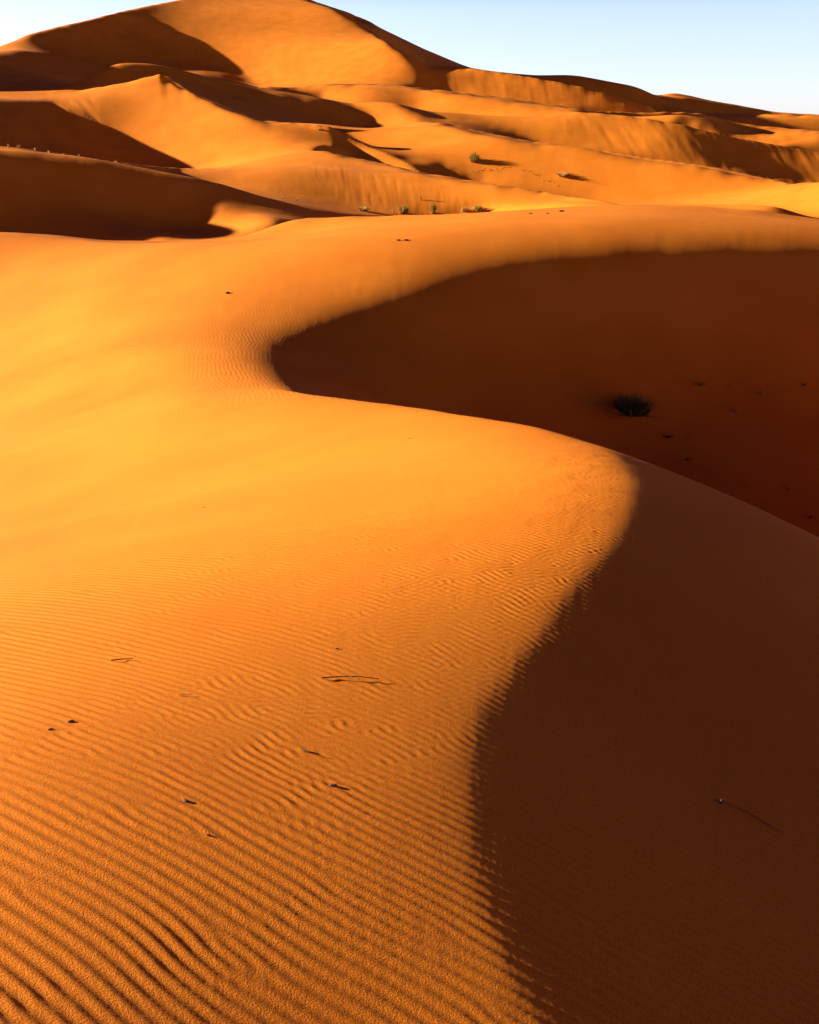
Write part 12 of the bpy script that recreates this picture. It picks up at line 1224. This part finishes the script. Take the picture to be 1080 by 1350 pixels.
for k, (x, y, lb) in enumerate([(-8.14, 75.3, 'pale sprig at the shadow edge left of the slip face, first of two'), (-7.28, 76.4, 'pale sprig at the shadow edge nearest the slip face')]):
    tuft('pale_sprig', x, y, .4, .22, 24, .022, STRAW, lb, 280 + k, 'grass tuft', g)
tuft('pale_sprig', -8.0, 105.5, .7, .3, 30, .025, STRAW, 'lone pale sprig on the sand just right of the pocket of shadow', 290, 'grass tuft', g)

# twigs, chips and pebbles on the near sand
def stick(name, pts, r0, r1, mat, label, cat, group=None, raise_=.004, fork=None):
    P3 = [Vector((x, y, ground(x, y) + raise_ + dz)) for x, y, dz in pts]
    o = bpy.data.objects.new(name, None); C.objects.link(o); o.location = P3[0]; tag(o, label, cat, group)
    bm = bmesh.new(); fine = []
    for a, b in zip(P3, P3[1:]):
        fine += [a.lerp(b, k/4) for k in range(4)]
    fine.append(P3[-1]); tube(bm, [p - P3[0] for p in fine], r0, r1, 6); link('stem', bm, mat, o)
    if fork:
        bm = bmesh.new(); s = fine[len(fine)//2] - P3[0]; tube(bm, [s, s + Vector(fork)*.5 + Vector((0, 0, .003)), s + Vector(fork)], r0*.6, r1*.5, 5); link('side_shoot', bm, mat, o)
    return o
g = 'dead twigs lying on the rippled sand'
stick('dead_twig', [(-.345, 4.05, 0), (-.28, 4.07, .004), (-.2, 4.085, .007), (-.12, 4.088, .006)], .0026, .0014, BARK, 'long dark dead twig lying on rippled sand near the shadow edge', 'twig', g, fork=(.045, -.03, .003))
stick('dead_twig', [(-1.19, 4.13, 0), (-1.15, 4.14, .004), (-1.11, 4.16, .004)], .003, .0015, BARK, 'short thin twig lying farthest up the rippled sand at the left', 'twig', g)
stick('dead_twig', [(-.85, 3.76, 0), (-.80, 3.775, .003)], .002, .0012, STRAW, 'tiny pale twig in the middle of the rippled sand', 'twig', g)
stick('dead_twig', [(-.36, 3.38, 0), (-.33, 3.365, .004), (-.30, 3.36, .003)], .003, .0015, BARK, 'short crooked twig below the long dark twig', 'twig', g)
o = root('dry_stalk', 1.16, 3.673, 'thin curved dry stalk with a dark seed head on the shaded slope', 'dry stalk', sink=-.004)
bm = bmesh.new(); pts = []
for x, y in [(1.165, 3.672), (1.20, 3.667), (1.235, 3.655), (1.27, 3.625), (1.30, 3.592), (1.33, 3.57), (1.357, 3.56)]: pts.append(Vector((x, y, ground(x, y) + .003)) - o.location)
tube(bm, pts, .0022, .0016, 5); link('stem', bm, STRAW, o)
bm = bmesh.new(); ball(bm, .0075)
for v in bm.verts: v.co *= 1 + .25*math.sin(v.co.x*700)*math.cos(v.co.z*600); v.co.x *= 1.3
link('seed_head', bm, PODS, o, (-.004, 0, .001))
bm = blades(14, .05, .02, 7, .0009, lean=1.2); link('bristles', bm, BARK, o, (-.02, 0, -.002))
def chip(name, x, y, size, seed, mat, label, cat, group):
    rs = random.Random(seed); bm = bmesh.new(); ball(bm, size*.68)
    for v in bm.verts:
        n = 1 + .35*math.sin(v.co.x/size*2.1 + seed) * math.cos(v.co.y/size*1.7 + seed*2) + rs.uniform(-.08, .08)
        v.co = Vector((v.co.x*1.6, v.co.y*.9, v.co.z*.55))*n
    o = link(name, bm, mat); o.location = (x, y, ground(x, y) + size*.25); o.rotation_euler = (0, 0, rs.uniform(-.5, .5)); tag(o, label, cat, group)
g = 'dark chips on the rippled sand'
for k, (x, y, s, lb) in enumerate([
    (-1.144, 3.438, .010, 'dark chip with a bright edge, upper of the pair at the left'),
    (-1.188, 3.357, .008, 'small dark chip just below the bright edged one at the left'),
    (-.659, 2.919, .010, 'dark chip alone in the middle of the lower rippled sand'),
    (-.561, 2.738, .007, 'tiny chip, lowest of those on the rippled sand'),
    (-.240, 3.152, .012, 'largest dark chip, close to the shadow edge'),
    (-.303, 4.378, .008, 'tiny dark chip above the long dark twig')]):
    chip('dark_chip', x, y, s, 300 + k, STONE, lb, 'wood chip', g)
g = 'dark pebbles on the far side of the hollow'
for k, (x, y, s, lb) in enumerate([
    (-.113, 34.68, .07, 'dark pebble, right one of a touching pair on the smooth slope above the hollow'),
    (-.34, 34.72, .055, 'dark pebble, left one of a touching pair on the smooth slope above the hollow'),
    (4.95, 42.1, .06, 'dark pebble on the rounded crest, middle of three'),
    (5.65, 43.6, .09, 'biggest dark pebble on the rounded crest, rightmost of three'),
    (4.44, 42.9, .06, 'dark pebble on the rounded crest, leftmost of three'),
    (-4.9, 31.0, .06, 'dark speck of stone on the lit saddle left of the hollow shadow'),
    (-1.66, 8.74, .012, 'tiny dark pebble on the bright smooth flank at the left'),
    (0.0, 11.47, .014, 'tiny dark pebble just below the bright crest line')]):
    chip('dark_pebble', x, y, s, 320 + k, STONE, lb, 'pebble', g)
